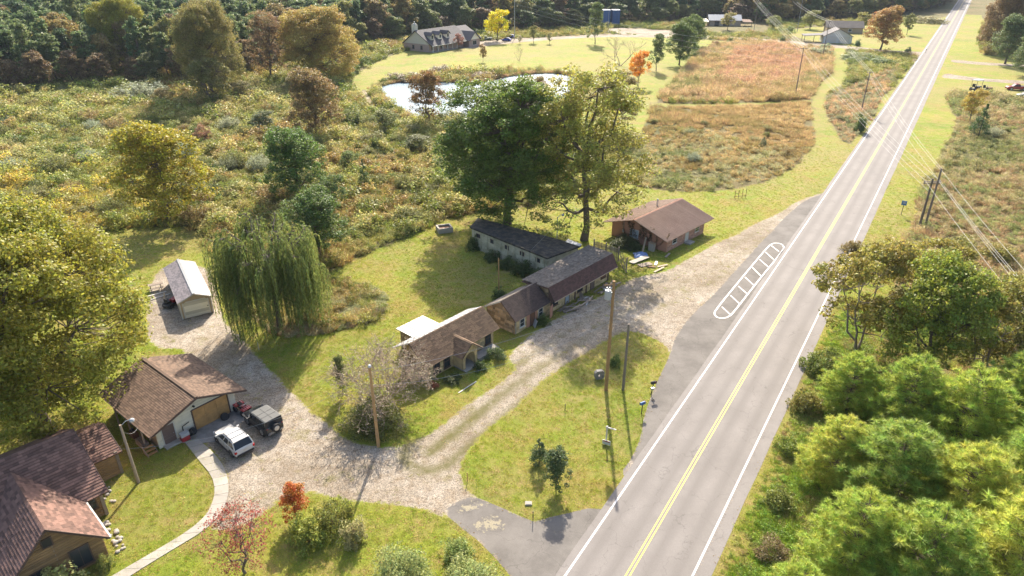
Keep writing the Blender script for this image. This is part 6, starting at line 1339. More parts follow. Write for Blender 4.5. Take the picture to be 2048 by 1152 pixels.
P_cedar = Proto(conifer(19, 6, 1.7, 50, .2, 16), 6, 1.7)
P_cone = Proto(conifer(20, 3.2, .95, 46, .13, 13, .05, .1, .55), 3.2, .95)
P_pine = [Proto(pine(21, 10, 3.8), 10, 3.8), Proto(pine(22, 9, 3.6, z0=.1), 9, 3.6), Proto(pine(23, 11, 4.2), 11, 4.2)]
P_willow = Proto(willow(24, 15, 6.8), 15, 6.8)
P_bare = Proto(bare(25, 5, 3.6, 5, 16, 3000, .09, r0=.06), 5, 3.6, 'twig')
P_baret = Proto(bare(26, 7, 4.0, 5, 3, 0, r0=.12), 7, 4.0, 'twig')
P_redbud = Proto(broad(27, 4.6, 2.6, .1, 190, 12, .13, .34, .75, lobes=9, csize=.17, rough=.25, hollow=.1, lobe_r=.55), 4.6, 2.6)
P_bush = [Proto(bush(30 + i, 1.8, 1.4, 60, 60, .13, aspect=.55), 1.8, 1.4) for i in range(3)]
P_bigbush = Proto(bush(35, 3, 2.6, 150, 80, .15), 3, 2.6)
P_plume = [Proto(plume(36 + i, 2.0, 1.3, 110), 2.0, 1.3) for i in range(2)]

putpx(P_maple, 'maple_tree', 'very large yellow green maple filling the left edge above the log house', 'tree', 100, 865, 425, 470, (.20, .20, .032))
P_mid.put('maple_tree', 'smaller yellow maple at the left edge above the very large maple', 'tree', 20, 600, 12, 8.0, (.24, .20, .035))
putpx(P_mid, 'yellow_tree', 'yellow green tree with golden top alone in the brush above the tan shed', 'tree', 338, 447, 236, 190, (.24, .215, .03))
P_willow.put('willow_tree', 'large weeping willow beside the tan shed and the gravel yard', 'tree', 560, 655, 15.5, 6.3, (.125, .155, .045))
P_mid.put('oak_tree', 'dark green rounded tree standing behind the weeping willow', 'tree', 640, 520, 10.5, 5.2, (.08, .12, .03))
P_mid.put('pine_tree', 'bluish dark green bushy pine in the brush behind the willow', 'tree', 600, 400, 13, 6.0, (.08, .13, .03))
putpx(P_cedar, 'cedar_tree', 'small pointed dark cedar at the edge of the brush right of the bushy pine', 'tree', 730, 382, 318, 30, DKGREEN)
putpx(P_oak, 'oak_tree', 'tallest dark green oak standing over the black roofed wing', 'tree', 1014, 448, 150, 285, (.10, .145, .03))
putpx(P_open, 'tall_tree', 'tall olive tree with open crown and long bare trunk right of the dark oak', 'tree', 1168, 480, 92, 272, (.22, .22, .05))
putpx(P_mid2, 'tall_tree', 'olive brown tree at the near pond bank showing behind the dark oak', 'tree', 1062, 262, 150, 105, (.16, .125, .04))
putpx(P_open, 'tall_tree', 'olive brown tree between the pond and the orange tree', 'tree', 1222, 262, 128, 130, (.16, .13, .04))
putpx(P_mid2, 'pond_tree', 'brown leafed tree standing alone in front of the pond water', 'tree', 857, 254, 136, 84, (.16, .105, .04))
putpx(P_small, 'orange_tree', 'bright orange tree right of the pond', 'tree', 1276, 172, 100, 50, (.46, .22, .035))
putpx(P_baret, 'bare_tree', 'leafless grey tree beside the far lawn between pond and round green trees', 'tree', 1240, 132, 76, 80, TAN)
for a in (('green tree, nearest of the round trees at the field corner', 1358, 130, 42, 66, (.075, .11, .03)), ('green tree, middle one of the round trees at the field corner', 1376, 108, 34, 56, (.085, .12, .03)), ('green tree, farthest of the round trees at the field corner', 1388, 92, 27, 48, (.085, .12, .032))):
    putpx(P_mid, 'round_tree', a[0], 'tree', *a[1:])
putpx(P_col, 'slender_tree', 'narrow green tree left of the round trees at the field corner', 'tree', 1312, 142, 60, 34, (.09, .12, .04))
putpx(P_col, 'slender_tree', 'tall narrow green tree on the far lawn by the blue container', 'tree', 1190, 88, -4, 36, (.09, .12, .04))
putpx(P_small, 'golden_tree', 'bright yellow tree beside the parked cars of the far dormered house', 'tree', 995, 82, 18, 60, (.60, .42, .02))
putpx(P_small, 'young_tree', 'young brown green tree on the far lawn right of the blue car', 'tree', 1067, 86, 50, 20, (.15, .15, .05))
putpx(P_small, 'young_tree', 'small pale shrub tree right of the young brown green tree', 'tree', 1099, 88, 64, 14, (.24, .23, .12))
putpx(P_small, 'young_tree', 'small whitish tree in front of the blue car on the far lawn', 'tree', 1040, 88, 70, 12, (.35, .32, .22))
putpx(P_baret, 'young_tree', 'thin bare sapling below the blue car on the far lawn', 'tree', 1038, 122, 92, 22, TAN)
putpx(P_small, 'young_tree', 'small brown sapling below the golden tree', 'tree', 966, 124, 88, 18, (.20, .14, .05))
putpx(P_small, 'small_red_tree', 'small pinkish brown tree in front of the far house porch', 'tree', 918, 98, 66, 24, (.22, .12, .09))
putpx(P_maple, 'broad_oak_tree', 'large tan and gold oak left of the far dormered house', 'tree', 645, 165, 8, 165, (.27, .215, .06))
putpx(P_mid, 'bushy_tree', 'brownish olive tree in the brush left of the pond', 'tree', 636, 275, 132, 118, (.18, .135, .055))
putpx(P_maple, 'wood_edge_tree', 'large brown green tree at the wood edge left of centre', 'tree', 430, 200, -6, 130, (.18, .165, .055))
putpx(P_maple, 'wood_edge_tree', 'large yellow green tree at the wood edge in front of the dark pines', 'tree', 262, 150, -14, 122, (.19, .19, .03))
putpx(P_open, 'wood_edge_tree', 'reddish brown tree between the large brown green tree and the tan oak', 'tree', 545, 165, 10, 95, (.18, .13, .06))
putpx(P_mid2, 'bushy_tree', 'low green brown tree at the foot of the large brown green tree', 'tree', 428, 215, 112, 92, (.14, .14, .045))
putpx(P_mid, 'orange_brown_tree', 'orange brown round tree by the road near the far garage', 'tree', 1760, 100, 10, 78, (.26, .17, .06))
putpx(P_small, 'young_tree', 'young green tree on the mown yard beside the far road', 'tree', 1813, 70, 26, 26, (.12, .13, .04))
putpx(P_maple, 'roadside_tree', 'tall brownish tree right of the road at the top edge', 'tree', 2002, 108, -40, 100, (.17, .125, .06))
putpx(P_mid, 'roadside_tree', 'dark green rounded tree right of the road at the top', 'tree', 2010, 128, 26, 80, (.09, .12, .045))
putpx(P_mid, 'roadside_tree', 'dark green tree at the right edge above the red truck', 'tree', 2052, 152, 66, 70, (.09, .12, .045))
putpx(P_mid, 'roadside_tree', 'yellow green tree in the top right corner', 'tree', 2052, 70, -20, 50, (.22, .23, .03))
putpx(P_cedar, 'cedar_tree', 'dark pointed cedar in the rough field right of the road', 'tree', 1956, 274, 208, 42, (.04, .08, .02))
putpx(P_small, 'thin_tree', 'thin yellowing tree left of the cedar in the rough field', 'tree', 1938, 246, 176, 50, (.30, .24, .06))
putpx(P_mid2, 'edge_tree', 'yellow green tree at the right edge beside the rough field', 'tree', 2062, 520, 322, 95, (.19, .20, .03))
putpx(P_bush[0], 'dark_bush', 'dark green bush at the foot of the pole beside the road', 'bush', 1718, 264, 224, 30, (.06, .09, .03), leafname='foliage')
# roadside trees and pines, lower right
putpx(P_road, 'roadside_tree', 'many stemmed brown green tree leaning over the road edge', 'tree', 1712, 705, 470, 225, (.205, .185, .045))
putpx(P_mid, 'roadside_tree', 'bright green leafy tree right of the many stemmed roadside tree', 'tree', 1842, 765, 515, 200, (.17, .20, .035))
putpx(P_road, 'roadside_tree', 'brown and green tree behind the pines at the right', 'tree', 1960, 770, 545, 230, (.19, .18, .045))
putpx(P_mid2, 'roadside_tree', 'yellow green tree near the twin poles right of the road', 'tree', 1860, 590, 478, 150, (.20, .185, .035))
putpx(P_mid2, 'roadside_tree', 'ochre green tree at the right edge above the pines', 'tree', 2030, 700, 580, 120, (.20, .17, .05))
PG = [(.27, .33, .065), (.23, .295, .06), (.33, .36, .075), (.21, .275, .06)]
pn = [(1690, 800, 6.5, 2.9, 'small green pine at the road end of the roadside pines'), (1800, 850, 8.5, 3.6, 'green pine below the bright green leafy tree'), (1660, 950, 7.0, 3.0, 'green pine nearest the white edge line of the road'),
  (1765, 1010, 9.0, 4.1, 'large green pine in the middle of the roadside pines'), (1905, 900, 9.5, 3.9, 'green pine between the leafy trees and the right edge'), (2020, 860, 9.0, 4.4, 'tall pale green pine at the right edge'),
  (1900, 1060, 9.0, 3.6, 'green pine right of the large middle pine'), (2030, 1040, 10.0, 4.0, 'green pine at the right edge below the tall pale pine'), (1690, 1140, 8.0, 3.5, 'green pine at the lower left of the roadside pines'), (1820, 1200, 9.0, 3.9, 'green pine cut by the bottom edge of the picture'),
  (1985, 1210, 10.0, 4.2, 'green pine in the bottom right corner'), (2110, 950, 11, 4.4, 'green pine half outside the right edge'), (1580, 1230, 5.5, 2.4, 'low green pine at the bottom edge next to the road verge'), (2100, 1150, 10, 4.2, 'tall pine outside the lower right corner')]
for i, a in enumerate(pn): P_pine[i % 3].put('pine_tree', a[4], 'tree', a[0], a[1] + 25, a[2] * .95, a[3] * 1.18, PG[i % 4])
for i, (x, y, h, r_, c, l) in enumerate([(1612, 820, 2.6, 2.0, (.16, .15, .04), 'yellowing shrub on the verge beside the first roadside pine'), (1640, 742, 2.8, 2.2, (.13, .16, .04), 'green shrub under the many stemmed roadside tree'), (1575, 900, 1.6, 1.5, (.13, .17, .03), 'low green shrub on the road verge left of the pines'),
    (1560, 1010, 1.8, 1.7, (.15, .17, .04), 'low shrub on the verge halfway down the pines'), (1545, 1110, 1.4, 1.5, (.16, .13, .06), 'brownish weeds on the verge near the bottom edge'), (1700, 760, 3.2, 2.6, (.12, .16, .03), 'leafy green shrub in front of the bright green leafy tree'), (1990, 520, 3.0, 3.4, (.20, .18, .05), 'spreading yellow shrub right of the twin poles'), (1915, 500, 2.4, 3.0, (.19, .19, .05), 'spreading green shrub just below the twin poles'), (1780, 505, 2.6, 2.6, (.20, .17, .04), 'yellow brown shrub left of the twin poles'), (1705, 505, 2.2, 2.2, (.17, .14, .05), 'brown shrub at the road edge above the many stemmed tree')]):
    P_bush[i % 3].put('verge_shrub', l, 'shrub', x, y, h, r_, c, leafname='foliage')
# lawn shrubs in front
P_bare.put('bare_shrub', 'large leafless many stemmed shrub at the end of the motel beside the pole', 'shrub', 768, 810, 5.6, 4.9, (.235, .205, .14))
P_bigbush.put('ivy_thicket', 'dark green thicket at the foot of the leafless shrub', 'shrub', 750, 850, 3.0, 3.2, (.11, .12, .035), leafname='foliage')
P_col.put('columnar_tree', 'narrow reddish green sapling left of the leafless shrub', 'tree', 686, 790, 5.0, .8, (.11, .13, .045))
P_cone.put('conical_shrub', 'short dark clipped shrub, farther one of two on the lawn by the road', 'shrub', 1078, 930, 2.7, .9, (.05, .08, .03), leafname='foliage')
P_col.put('conical_shrub', 'tall green upright shrub with short stem on the lawn by the road', 'shrub', 1112, 978, 4.4, 1.3, (.065, .095, .035), leafname='foliage')
P_bush[1].put('small_shrub', 'small spiky green bush on the lawn between the two roadside poles', 'shrub', 1230, 732, 1.5, .75, (.08, .12, .035), leafname='foliage')
P_redbud.put('redbud_tree', 'small tree with sparse crimson leaves beside the concrete walk', 'tree', 492, 1145, 5.6, 2.75, (.25, .085, .06))
P_col.put('orange_shrub', 'narrow bright orange shrub at the gravel edge', 'shrub', 594, 1040, 3.9, 1.1, (.32, .12, .03), leafname='foliage')
P_bush[0].put('green_shrub', 'large yellow green shrub below the orange shrub', 'shrub', 622, 1080, 2.9, 1.9, (.20, .22, .05), leafname='foliage')
P_bush[1].put('green_shrub', 'green shrub with reddish tips right of the orange shrub', 'shrub', 668, 1050, 2.8, 1.7, (.17, .18, .05), leafname='foliage')
P_bush[2].put('green_shrub', 'pale speckled upright shrub, rightmost beside the gravel edge', 'shrub', 706, 1085, 2.7, 1.2, (.24, .23, .11), leafname='foliage')
P_bigbush.put('round_bush', 'large round grey green bush at the bottom edge of the picture', 'bush', 806, 1180, 3.9, 2.4, (.22, .25, .10), leafname='foliage')
P_bigbush.put('round_bush', 'round grey green bush at the bottom edge beside the asphalt apron', 'bush', 938, 1190, 3.3, 2.4, (.22, .25, .10), leafname='foliage')
P_bush[0].put('round_bush', 'smaller green bush between the asphalt apron and the bottom bushes', 'bush', 914, 1112, 1.9, 1.4, (.17, .21, .07), leafname='foliage')
P_bush[2].put('house_bush', 'pale green yellow shrub against the log house gable', 'bush', 115, 1200, 3.0, 2.4, (.28, .29, .11), leafname='foliage')
P_bush[1].put('house_bush', 'small green shrub at the corner of the log house gable', 'bush', 212, 1135, 1.2, .7, (.15, .17, .05), leafname='foliage')
P_bush[0].put('wall_bush', 'dark green shrub by the steps of the arched motel porch', 'bush', 962, 738, 1.1, 1.0, (.06, .09, .03), leafname='foliage')
P_bush[1].put('wall_bush', 'green shrub right of the arched motel porch', 'bush', 992, 715, 1.4, 1.3, (.07, .10, .035), leafname='foliage')
P_bush[2].put('wall_bush', 'dark shrub under the front windows left of the arched porch', 'bush', 905, 762, .9, 1.2, (.07, .09, .035), leafname='foliage')
P_bush[2].put('wall_bush', 'small reddish bush at the front corner of the motel', 'bush', 866, 775, .9, .7, (.26, .11, .07), leafname='foliage')
for i, (x, y, h, r_, l) in enumerate([(946, 500, 2.6, 1.4, 'ivy mass climbing the far corner of the cream block wall'), (1015, 535, 1.7, 1.6, 'ivy bush below the windows of the cream block wall'), (1045, 548, 2.6, 1.9, 'tallest dark bush against the cream block wall near the junction'), (1075, 560, 2.0, 1.6, 'dark bush in the corner where the two motel wings meet'), (985, 520, 1.5, 1.5, 'low ivy bush in the middle of the cream block wall')]):
    P_bush[i % 3].put('wall_ivy', l, 'bush', x, y, h, r_, (.07, .095, .03), leafname='foliage')
P_bush[1].put('wall_bush', 'dark bush under the eaves of the middle motel section', 'bush', 1085, 648, 1.3, 1.1, (.07, .10, .03), leafname='foliage')
P_bush[0].put('wall_bush', 'small dark bush behind the middle motel section', 'bush', 1000, 600, 2.0, 1.2, (.06, .09, .03), leafname='foliage')
P_bigbush.put('yard_thicket', 'dark thicket between the broken fence and the salmon house', 'bush', 1250, 492, 1.7, 2.6, (.06, .075, .03), leafname='foliage')
P_bush[0].put('wall_bush', 'dark bush beside the concrete block step of the salmon house', 'bush', 1268, 500, 1.4, 1.2, (.06, .08, .03), leafname='foliage')
for px, py, yt, wp, c, l in ((528, 262, 222, 60, (.09, .11, .05), 'dark green thicket tree in the shade left of the brownish olive tree'), (486, 205, 160, 60, (.16, .15, .06), 'olive thicket tree right of the large brown green tree'), (700, 340, 300, 44, (.12, .16, .05), 'small green tree in the brush below the pond track'), (668, 420, 350, 70, (.09, .13, .04), 'green tree right of the dark rounded tree behind the willow'), (835, 300, 268, 60, (.12, .13, .05), 'low dark thicket tree below the pond bank'), (590, 200, 150, 50, (.15, .14, .06), 'small olive tree at the foot of the tan and gold oak'), (330, 215, 175, 50, (.20, .17, .07), 'small tan tree at the wood edge right of the silvery shrub')):
    putpx(P_small, 'thicket_tree', l, 'tree', px, py, yt, wp, c)
for px, py, yt, wp, c, l in ((1620, 58, 20, 44, (.16, .17, .05), 'green tree just behind the pale grey far garage'), (1725, 62, 24, 40, (.20, .19, .05), 'yellow green tree between the far house and the orange brown tree'), (1455, 60, 24, 36, (.22, .20, .06), 'pale tree standing in front of the run down barn'), (1545, 62, 30, 34, (.15, .17, .05), 'green tree between the barn and the far garage'), (770, 262, 216, 64, (.13, .15, .045), 'green tree beside the dirt track left of the pond')):
    putpx(P_small, 'yard_tree', l, 'tree', px, py, yt, wp, c)
# bushes in the rough ground: seen singly
for i, (x, y, w_, h, c, k, l) in enumerate([
  (282, 196, 110, 4.2, (.24, .26, .17), 'p', 'wide pale silvery shrub at the wood edge'), (125, 188, 20, 2.2, (.26, .26, .16), 'p', 'small pale weedy shrub, upper left of the rough ground'), (160, 232, 34, 2.6, (.24, .25, .15), 'p', 'pale upright shrub at the left of the rough ground'),
  (92, 268, 42, 2.8, (.13, .18, .10), 'b', 'round grey green bush left of the pale upright shrub'), (55, 278, 44, 3.0, (.22, .16, .06), 'b', 'round brown bush near the left edge'), (16, 252, 46, 2.8, (.10, .15, .08), 'b', 'dark green bush at the left edge'),
  (190, 264, 46, 2.8, (.24, .27, .18), 'p', 'silvery bush above the yellow green tree'), (405, 285, 50, 4.2, (.20, .125, .07), 'b', 'red brown round bush right of the yellow green tree'), (185, 330, 52, 3.0, (.22, .25, .16), 'p', 'silvery bush left of the yellow green tree crown'),
  (30, 348, 60, 3.2, (.22, .25, .16), 'p', 'wide silvery bush near the left edge'), (460, 262, 50, 3.4, (.24, .25, .15), 'p', 'pale bush right of the red brown bush'), (528, 268, 66, 3.4, (.08, .11, .05), 'b', 'dark bush in the shade left of the brownish olive tree'),
  (376, 318, 44, 3.6, (.22, .25, .17), 'p', 'silvery bush touching the yellow green tree'), (458, 345, 50, 3.2, (.22, .23, .13), 'p', 'pale bush left of the bushy pine'), (520, 345, 50, 3.4, (.25, .27, .17), 'p', 'pale plume like bush just left of the bushy pine'),
  (150, 292, 42, 2.6, (.12, .16, .06), 'b', 'green bush below the silvery bush'), (700, 250, 60, 4.0, (.12, .14, .05), 'b', 'green bush beside the dirt track near the pond'), (752, 300, 30, 3.5, (.08, .11, .03), 'b', 'dark green bush below the pond track'),
  (828, 262, 40, 1.8, (.16, .17, .08), 'p', 'low bush on the pond bank below the brown tree'), (910, 262, 40, 1.6, (.20, .17, .08), 'p', 'low brown bush on the pond bank right of the brown tree'), (812, 160, 90, 3.0, (.15, .12, .07), 'b', 'wide brown bush on the far pond bank'), (880, 148, 70, 3.2, (.17, .14, .08), 'b', 'brown bush island on the lawn above the pond'), (960, 158, 60, 2.6, (.18, .14, .09), 'b', 'purplish brown bush on the far pond bank'),
  (1525, 296, 18, 2.4, (.10, .13, .06), 'c', 'lone dark bush in the brown field'), (1388, 325, 34, 2.0, (.20, .23, .15), 'p', 'silvery bush in the near field'), (1382, 270, 24, 1.6, (.18, .20, .11), 'p', 'grey green bush in the middle of the brown field'),
  (1460, 84, 14, 2.8, (.15, .19, .09), 'b', 'green bush at the top of the red field'), (1432, 92, 26, 3.0, (.22, .15, .08), 'b', 'brown bush at the top left of the red field'), (1565, 82, 12, 2.6, (.13, .16, .07), 'b', 'small bush beside the far driveway'),
  (1640, 108, 60, 3.2, (.20, .23, .13), 'b', 'pale green bushes left of the mown path'), (1650, 100, 40, 3, (.18, .22, .12), 'b', 'green bush at the top of the mown path'), (1716, 120, 70, 3.0, (.19, .22, .11), 'b', 'wide green bush right of the mown path'), (1760, 128, 70, 3.0, (.16, .20, .09), 'b', 'green bush by the far mailbox'), (1715, 92, 16, 3.2, (.10, .14, .07), 'b', 'dark bush right of the far garage'),
  (1816, 104, 14, 2.2, (.07, .10, .05), 'b', 'dark bush beside the far mailbox'), (1985, 275, 40, 2.4, (.24, .25, .15), 'p', 'silvery bush right of the cedar'), (1855, 45, 90, 4.0, (.24, .22, .10), 'b', 'pale yellow thicket beside the far road'), (1578, 65, 26, 3.4, (.13, .17, .06), 'b', 'green bush left of the far garage')]):
    P = {'p': P_plume[i % 2], 'b': P_bush[i % 3], 'c': P_cone}[k]
    P.put('rough_bush', l, 'bush', x, y, h, w_ / 2 * MPP(x, y), c, leafname='foliage')

# ---------------------------------------------------------------- scattered bushes of the rough ground
def in_zone(P, names): 
    m = np.zeros(len(P), bool)
    for k, q in ZONES.items():
        if any(k.startswith(n) for n in names): m |= inside(q, P)
    return m
def road_t(P): return (P - r0) @ rn
def free(P, pad=0.0):
    t = road_t(P); m = in_zone(P, ['lawn', 'grass', 'gravel', 'asphalt', 'far_', 'drive', 'pond']) | ((t < HWL + SH_L + 1) & (t > -(HWR + SH_R + .8)))
    for c in KEEPOUT: m |= inside(c, P)
    return ~m
def npx(P):
    d = P[:, 1] * cP + CAM_H * sP; return np.stack([1024 + FPX * P[:, 0] / d, 576 - FPX * (P[:, 1] * sP - CAM_H * cP) / d], 1)
def wreg(px):
    for lim, n_ in ((230, 'at the far left of the wood'), (480, 'behind the two large trees at the wood edge'), (790, 'left of the far dormered house'), (960, 'behind the far dormered house'), (1120, 'behind the golden tree'), (1290, 'behind the blue containers'), (1560, 'behind the run down barn')):
        if px < lim: return n_
    return 'behind the far garage by the road'
def breg(p, kind, h):
    px, py = npx(np.array([p]))[0]; a = 'pale plumed' if kind else 'leafy'; b_ = 'tall' if h > 2.1 else 'low'
    x = 'left of the lone yellow green tree' if px < 230 else 'beside the lone yellow green tree' if px < 450 else 'around the dark bushy pine' if px < 700 else 'between bushy pine and pond'
    y = ' near the wood' if py < 260 else ''
    return b_ + ' ' + a + ' bush ' + x + y
KEEPOUT = [GA([(1370, 40), (1540, 40), (1540, 68), (1370, 68)]), GA([(1580, 56), (1740, 56), (1740, 96), (1580, 96)]), GA([(920, 560), (920, 430), (1250, 440), (1440, 380), (1440, 520), (1250, 560), (980, 760), (820, 780), (780, 650)]), GA([(660, 562), (760, 562), (775, 650), (640, 672), (560, 650)])[:0] if False else np.zeros((3, 2))]
cand = []
r_ = np.random.default_rng(5)
Q = np.stack([r_.uniform(-80, 1120, 5000), r_.uniform(150, 460, 5000)], 1); Q = Q[(Q[:, 1] > 205 - Q[:, 0] * .02)]
W_ = GA(Q); W_ = W_[free(W_)]; sel = []
for p in W_:
    if all(np.hypot(*(p - q)) > 3.4 for q in sel): sel.append(p)
    if len(sel) >= 285: break
pal = [(.14, .15, .045), (.22, .21, .085), (.10, .115, .03), (.21, .16, .06), (.22, .20, .05), (.17, .17, .065)]
for i, p in enumerate(sel):
    P = (P_plume[i % 2] if i % 3 == 0 else P_bush[i % 3]); h = random.choice([1, 1.3, 1.6, 2.0, 2.6, 3.2]) * random.uniform(.8, 1.2)
    P.put('brush_bush', breg(p, i % 3 == 0, h), 'bush', 0, 0, h, h * random.uniform(.7, 1.15), pal[i % 6], group='low bushes in the rough ground left of the pond', leafname='foliage', world=p)
for zone, lab, n, grp in (([(1310, 330), (1300, 225), (1610, 225), (1620, 290), (1540, 350), (1400, 370), (1260, 350)], 'small bush among those dotted over the brown field above the salmon house', 26, 'small bushes of the near field'),
    ([(1330, 190), (1420, 90), (1640, 95), (1660, 120), (1610, 190), (1400, 198)], 'small bush among those dotted over the reddish field', 26, 'small bushes of the reddish field'),
    ([(1660, 240), (1700, 160), (1780, 135), (1730, 210), (1695, 270)], 'small bush among those between the mown path and the road verge', 14, 'small bushes beside the mown path'),
    ([(1960, 220), (2100, 200), (2100, 470), (1900, 450), (1830, 480), (1880, 330)], 'small bush among those in the rough field right of the road', 24, 'small bushes of the rough field right of the road')):
    Zp = GA(zone); lo, hi = Zp.min(0), Zp.max(0); C = r_.uniform(lo, hi, (3000, 2)); C = C[inside(Zp, C)]; C = C[free(C)][:n]
    for i, p in enumerate(C):
        h = random.uniform(.7, 1.5); (P_plume[i % 2] if i % 2 else P_bush[i % 3]).put('field_bush', lab, 'bush', 0, 0, h, h * random.uniform(.7, 1.1), pal[i % 6], group=grp, leafname='foliage', world=p)

# ---------------------------------------------------------------- the woods
P_fp = [Proto(broad(50 + i, 20, 3.2, .2, 90, 60, .50, .12, 1.1, lobes=10, csize=.28, topw=.45, hollow=.2, lobe_r=.5), 20, 3.2) for i in range(2)]
P_fb = [Proto(broad(60 + i, 17, 5.5, .25, 130, 60, .55, .18, .85, lobes=8, csize=.19), 17, 5.5) for i in range(3)]
FE = smooth([(-160, 212), (0, 196), (180, 172), (330, 172), (420, 168), (500, 150), (560, 128), (620, 112), (700, 96), (760, 88), (860, 66), (960, 62), (1060, 60), (1150, 54), (1195, 47), (1245, 44), (1330, 46), (1395, 36), (1440, 34), (1500, 46), (1580, 42), (1650, 36), (1720, 40), (1790, 30), (1850, 22), (1890, 10)], 1, False)
FEW = GA(FE); tot = []
acc = 0
seg = np.hypot(*np.diff(FEW, axis=0).T); cum = np.concatenate([[0], np.cumsum(seg)]); Lf = cum[-1]
wood = []
for row in range(25):
    s = (row % 2) * 3.0
    while s < Lf:
        i = np.searchsorted(cum, s) - 1; i = max(0, min(i, len(seg) - 1)); t = (s - cum[i]) / seg[i]; p = FEW[i] + (FEW[i + 1] - FEW[i]) * t
        far = np.clip((np.hypot(*p) - 220) / 200, 0, 1); sp = 7.0 + 4.5 * far
        away = p / np.hypot(*p); q = p + away * (row * (7.0 + 4 * far) + random.uniform(-2, 2)) + np.array([random.uniform(-2, 2), 0])
        if row < 24 - 13 * far: wood.append((q, row, far))
        s += sp * random.uniform(.85, 1.2)
def visible_top(q, h): 
    z = h - CAM_H; d = q[1] * cP - z * sP; up = q[1] * sP + z * cP; return 1024 + FPX * q[0] / d, 576 - FPX * up / d
npine = nbroad = 0; rest = []
dcol = [(.18, .18, .06), (.17, .135, .055), (.12, .14, .045), (.21, .17, .06), (.10, .13, .045), (.14, .10, .055), (.13, .15, .05)]
for q, row, far in wood:
    px = 1024 + FPX * q[0] / (q[1] * cP + CAM_H * sP)
    left = px < 520
    if px < -90 or px > 2100: continue
    pinep = (.75 if left and row > 0 else .25 if px < 1250 else .15)
    if row > 0 and random.random() < pinep:
        npine += 1; h = random.uniform(17, 23)
        if npine > 295: rest.append((q, h)); continue
        P_fp[npine % 2].put('wood_pine', ('front row' if row < 3 else 'deep standing') + ' blue green pine ' + wreg(px), 'tree', 0, 0, h, random.uniform(3.0, 4.1) * (1 + .5 * far), random.choice([(.10, .14, .052), (.085, .125, .05), (.12, .155, .06)]), group='pines of the wood', world=q)
    else:
        nbroad += 1; h = random.uniform(14, 20) * (1 + .15 * far) if row else random.uniform(8, 13)
        if nbroad > 295: rest.append((q, h)); continue
        P_fb[nbroad % 3].put('wood_tree', ('front row' if row < 1 else 'second row' if row < 2 else 'deep standing') + ' broadleaf tree in the wood ' + wreg(px), 'tree', 0, 0, h, random.uniform(4.2, 6) * (1 if row else .75) * (1 + .45 * far), random.choice(dcol) if px > 500 or row else random.choice([(.12, .11, .045), (.15, .11, .055), (.11, .12, .045)]), group='broadleaf trees of the wood', world=q)
print('wood', npine, nbroad, len(rest))
REST = rest
# trees right of the road, far
for i in range(34):
    px, py = random.uniform(1985, 2120), random.uniform(-60, 40)
    P_fb[i % 3].put('wood_tree', 'tree of the far wood right of the road in the top corner', 'tree', px, max(py, -45), random.uniform(12, 17), random.uniform(4, 6), random.choice(dcol), group='far trees right of the road')

# ---------------------------------------------------------------- ground cover (nobody could count it)
def lib(name, V, F, a):
    o = bpy.data.objects.new(name, np_mesh(name, V, F, {'rnd': a}, M['cover'])); LIB.objects.link(o); return o
LIB = bpy.data.collections.new('cover_kinds')
r = np.random.default_rng(77)
def lobe(n, rad, h, cl, per, leaf, asp=.6, up=.4):
    C = r.normal(size=(cl, 3)); C /= np.linalg.norm(C, axis=1)[:, None]; C[:, 2] = np.abs(C[:, 2]) * .9 + .05; C *= np.array([rad, rad, h]) * (.4 + .6 * r.random(cl) ** .5)[:, None]
    return leaf_cloud(C, np.full(cl, rad * .36), per, leaf, r, flat=.7, up=up, hollow=.3, aspect=asp)
lib('c0', *lobe(0, .85, .8, 12, 26, .125)); lib('c1', *lobe(1, .7, .5, 10, 24, .11))
def tuft(n, rad, h, W, lean):
    a = r.random(n) * 6.283; q = rad * np.sqrt(r.random(n)); P = np.stack([np.cos(a) * q, np.sin(a) * q, np.zeros(n)], 1); D = np.stack([np.cos(a) * lean * r.random(n), np.sin(a) * lean * r.random(n), np.ones(n)], 1) + r.normal(0, .15, (n, 3))
    V, F = blades(P, D, h * (.6 + .6 * r.random(n)), np.full(n, W), r); return V, F, np.repeat(r.random(n), 3)
lib('c2', *tuft(130, .55, .95, .035, .9)); lib('c3', *tuft(100, .5, .6, .045, 1.2))
C = np.stack([r.normal(0, .35, 26), r.normal(0, .35, 26), r.uniform(.5, 1.1, 26)], 1); lib('c4', *leaf_cloud(C, np.full(26, .16), 12, .09, r, flat=1.3))
lib('c5', *tuft(16, .2, .14, .024, 1.2)); 
V, F = blades(np.stack([r.normal(0, .3, 10), r.normal(0, .3, 10), np.zeros(10)], 1), r.normal(size=(10, 3)) * [1, 1, .3] + [0, 0, .5], np.full(10, .13), np.full(10, .07), r); lib('c6', V, F, np.repeat(r.random(10), 3))
NG = bpy.data.node_groups.new('scatter', 'GeometryNodeTree'); NG.interface.new_socket('Geometry', in_out='INPUT', socket_type='NodeSocketGeometry'); NG.interface.new_socket('Geometry', in_out='OUTPUT', socket_type='NodeSocketGeometry')
gi = NG.nodes.new('NodeGroupInput'); go = NG.nodes.new('NodeGroupOutput'); ci = NG.nodes.new('GeometryNodeCollectionInfo'); ci.inputs[0].default_value = LIB; ci.inputs['Separate Children'].default_value = True; ci.inputs['Reset Children'].default_value = True
ip = NG.nodes.new('GeometryNodeInstanceOnPoints'); ip.inputs['Pick Instance'].default_value = True
def na(n, t): a = NG.nodes.new('GeometryNodeInputNamedAttribute'); a.data_type = t; a.inputs[0].default_value = n; return a.outputs[0]
NG.links.new(gi.outputs[0], ip.inputs['Points']); NG.links.new(ci.outputs[0], ip.inputs['Instance']); NG.links.new(na('idx', 'INT'), ip.inputs['Instance Index'])
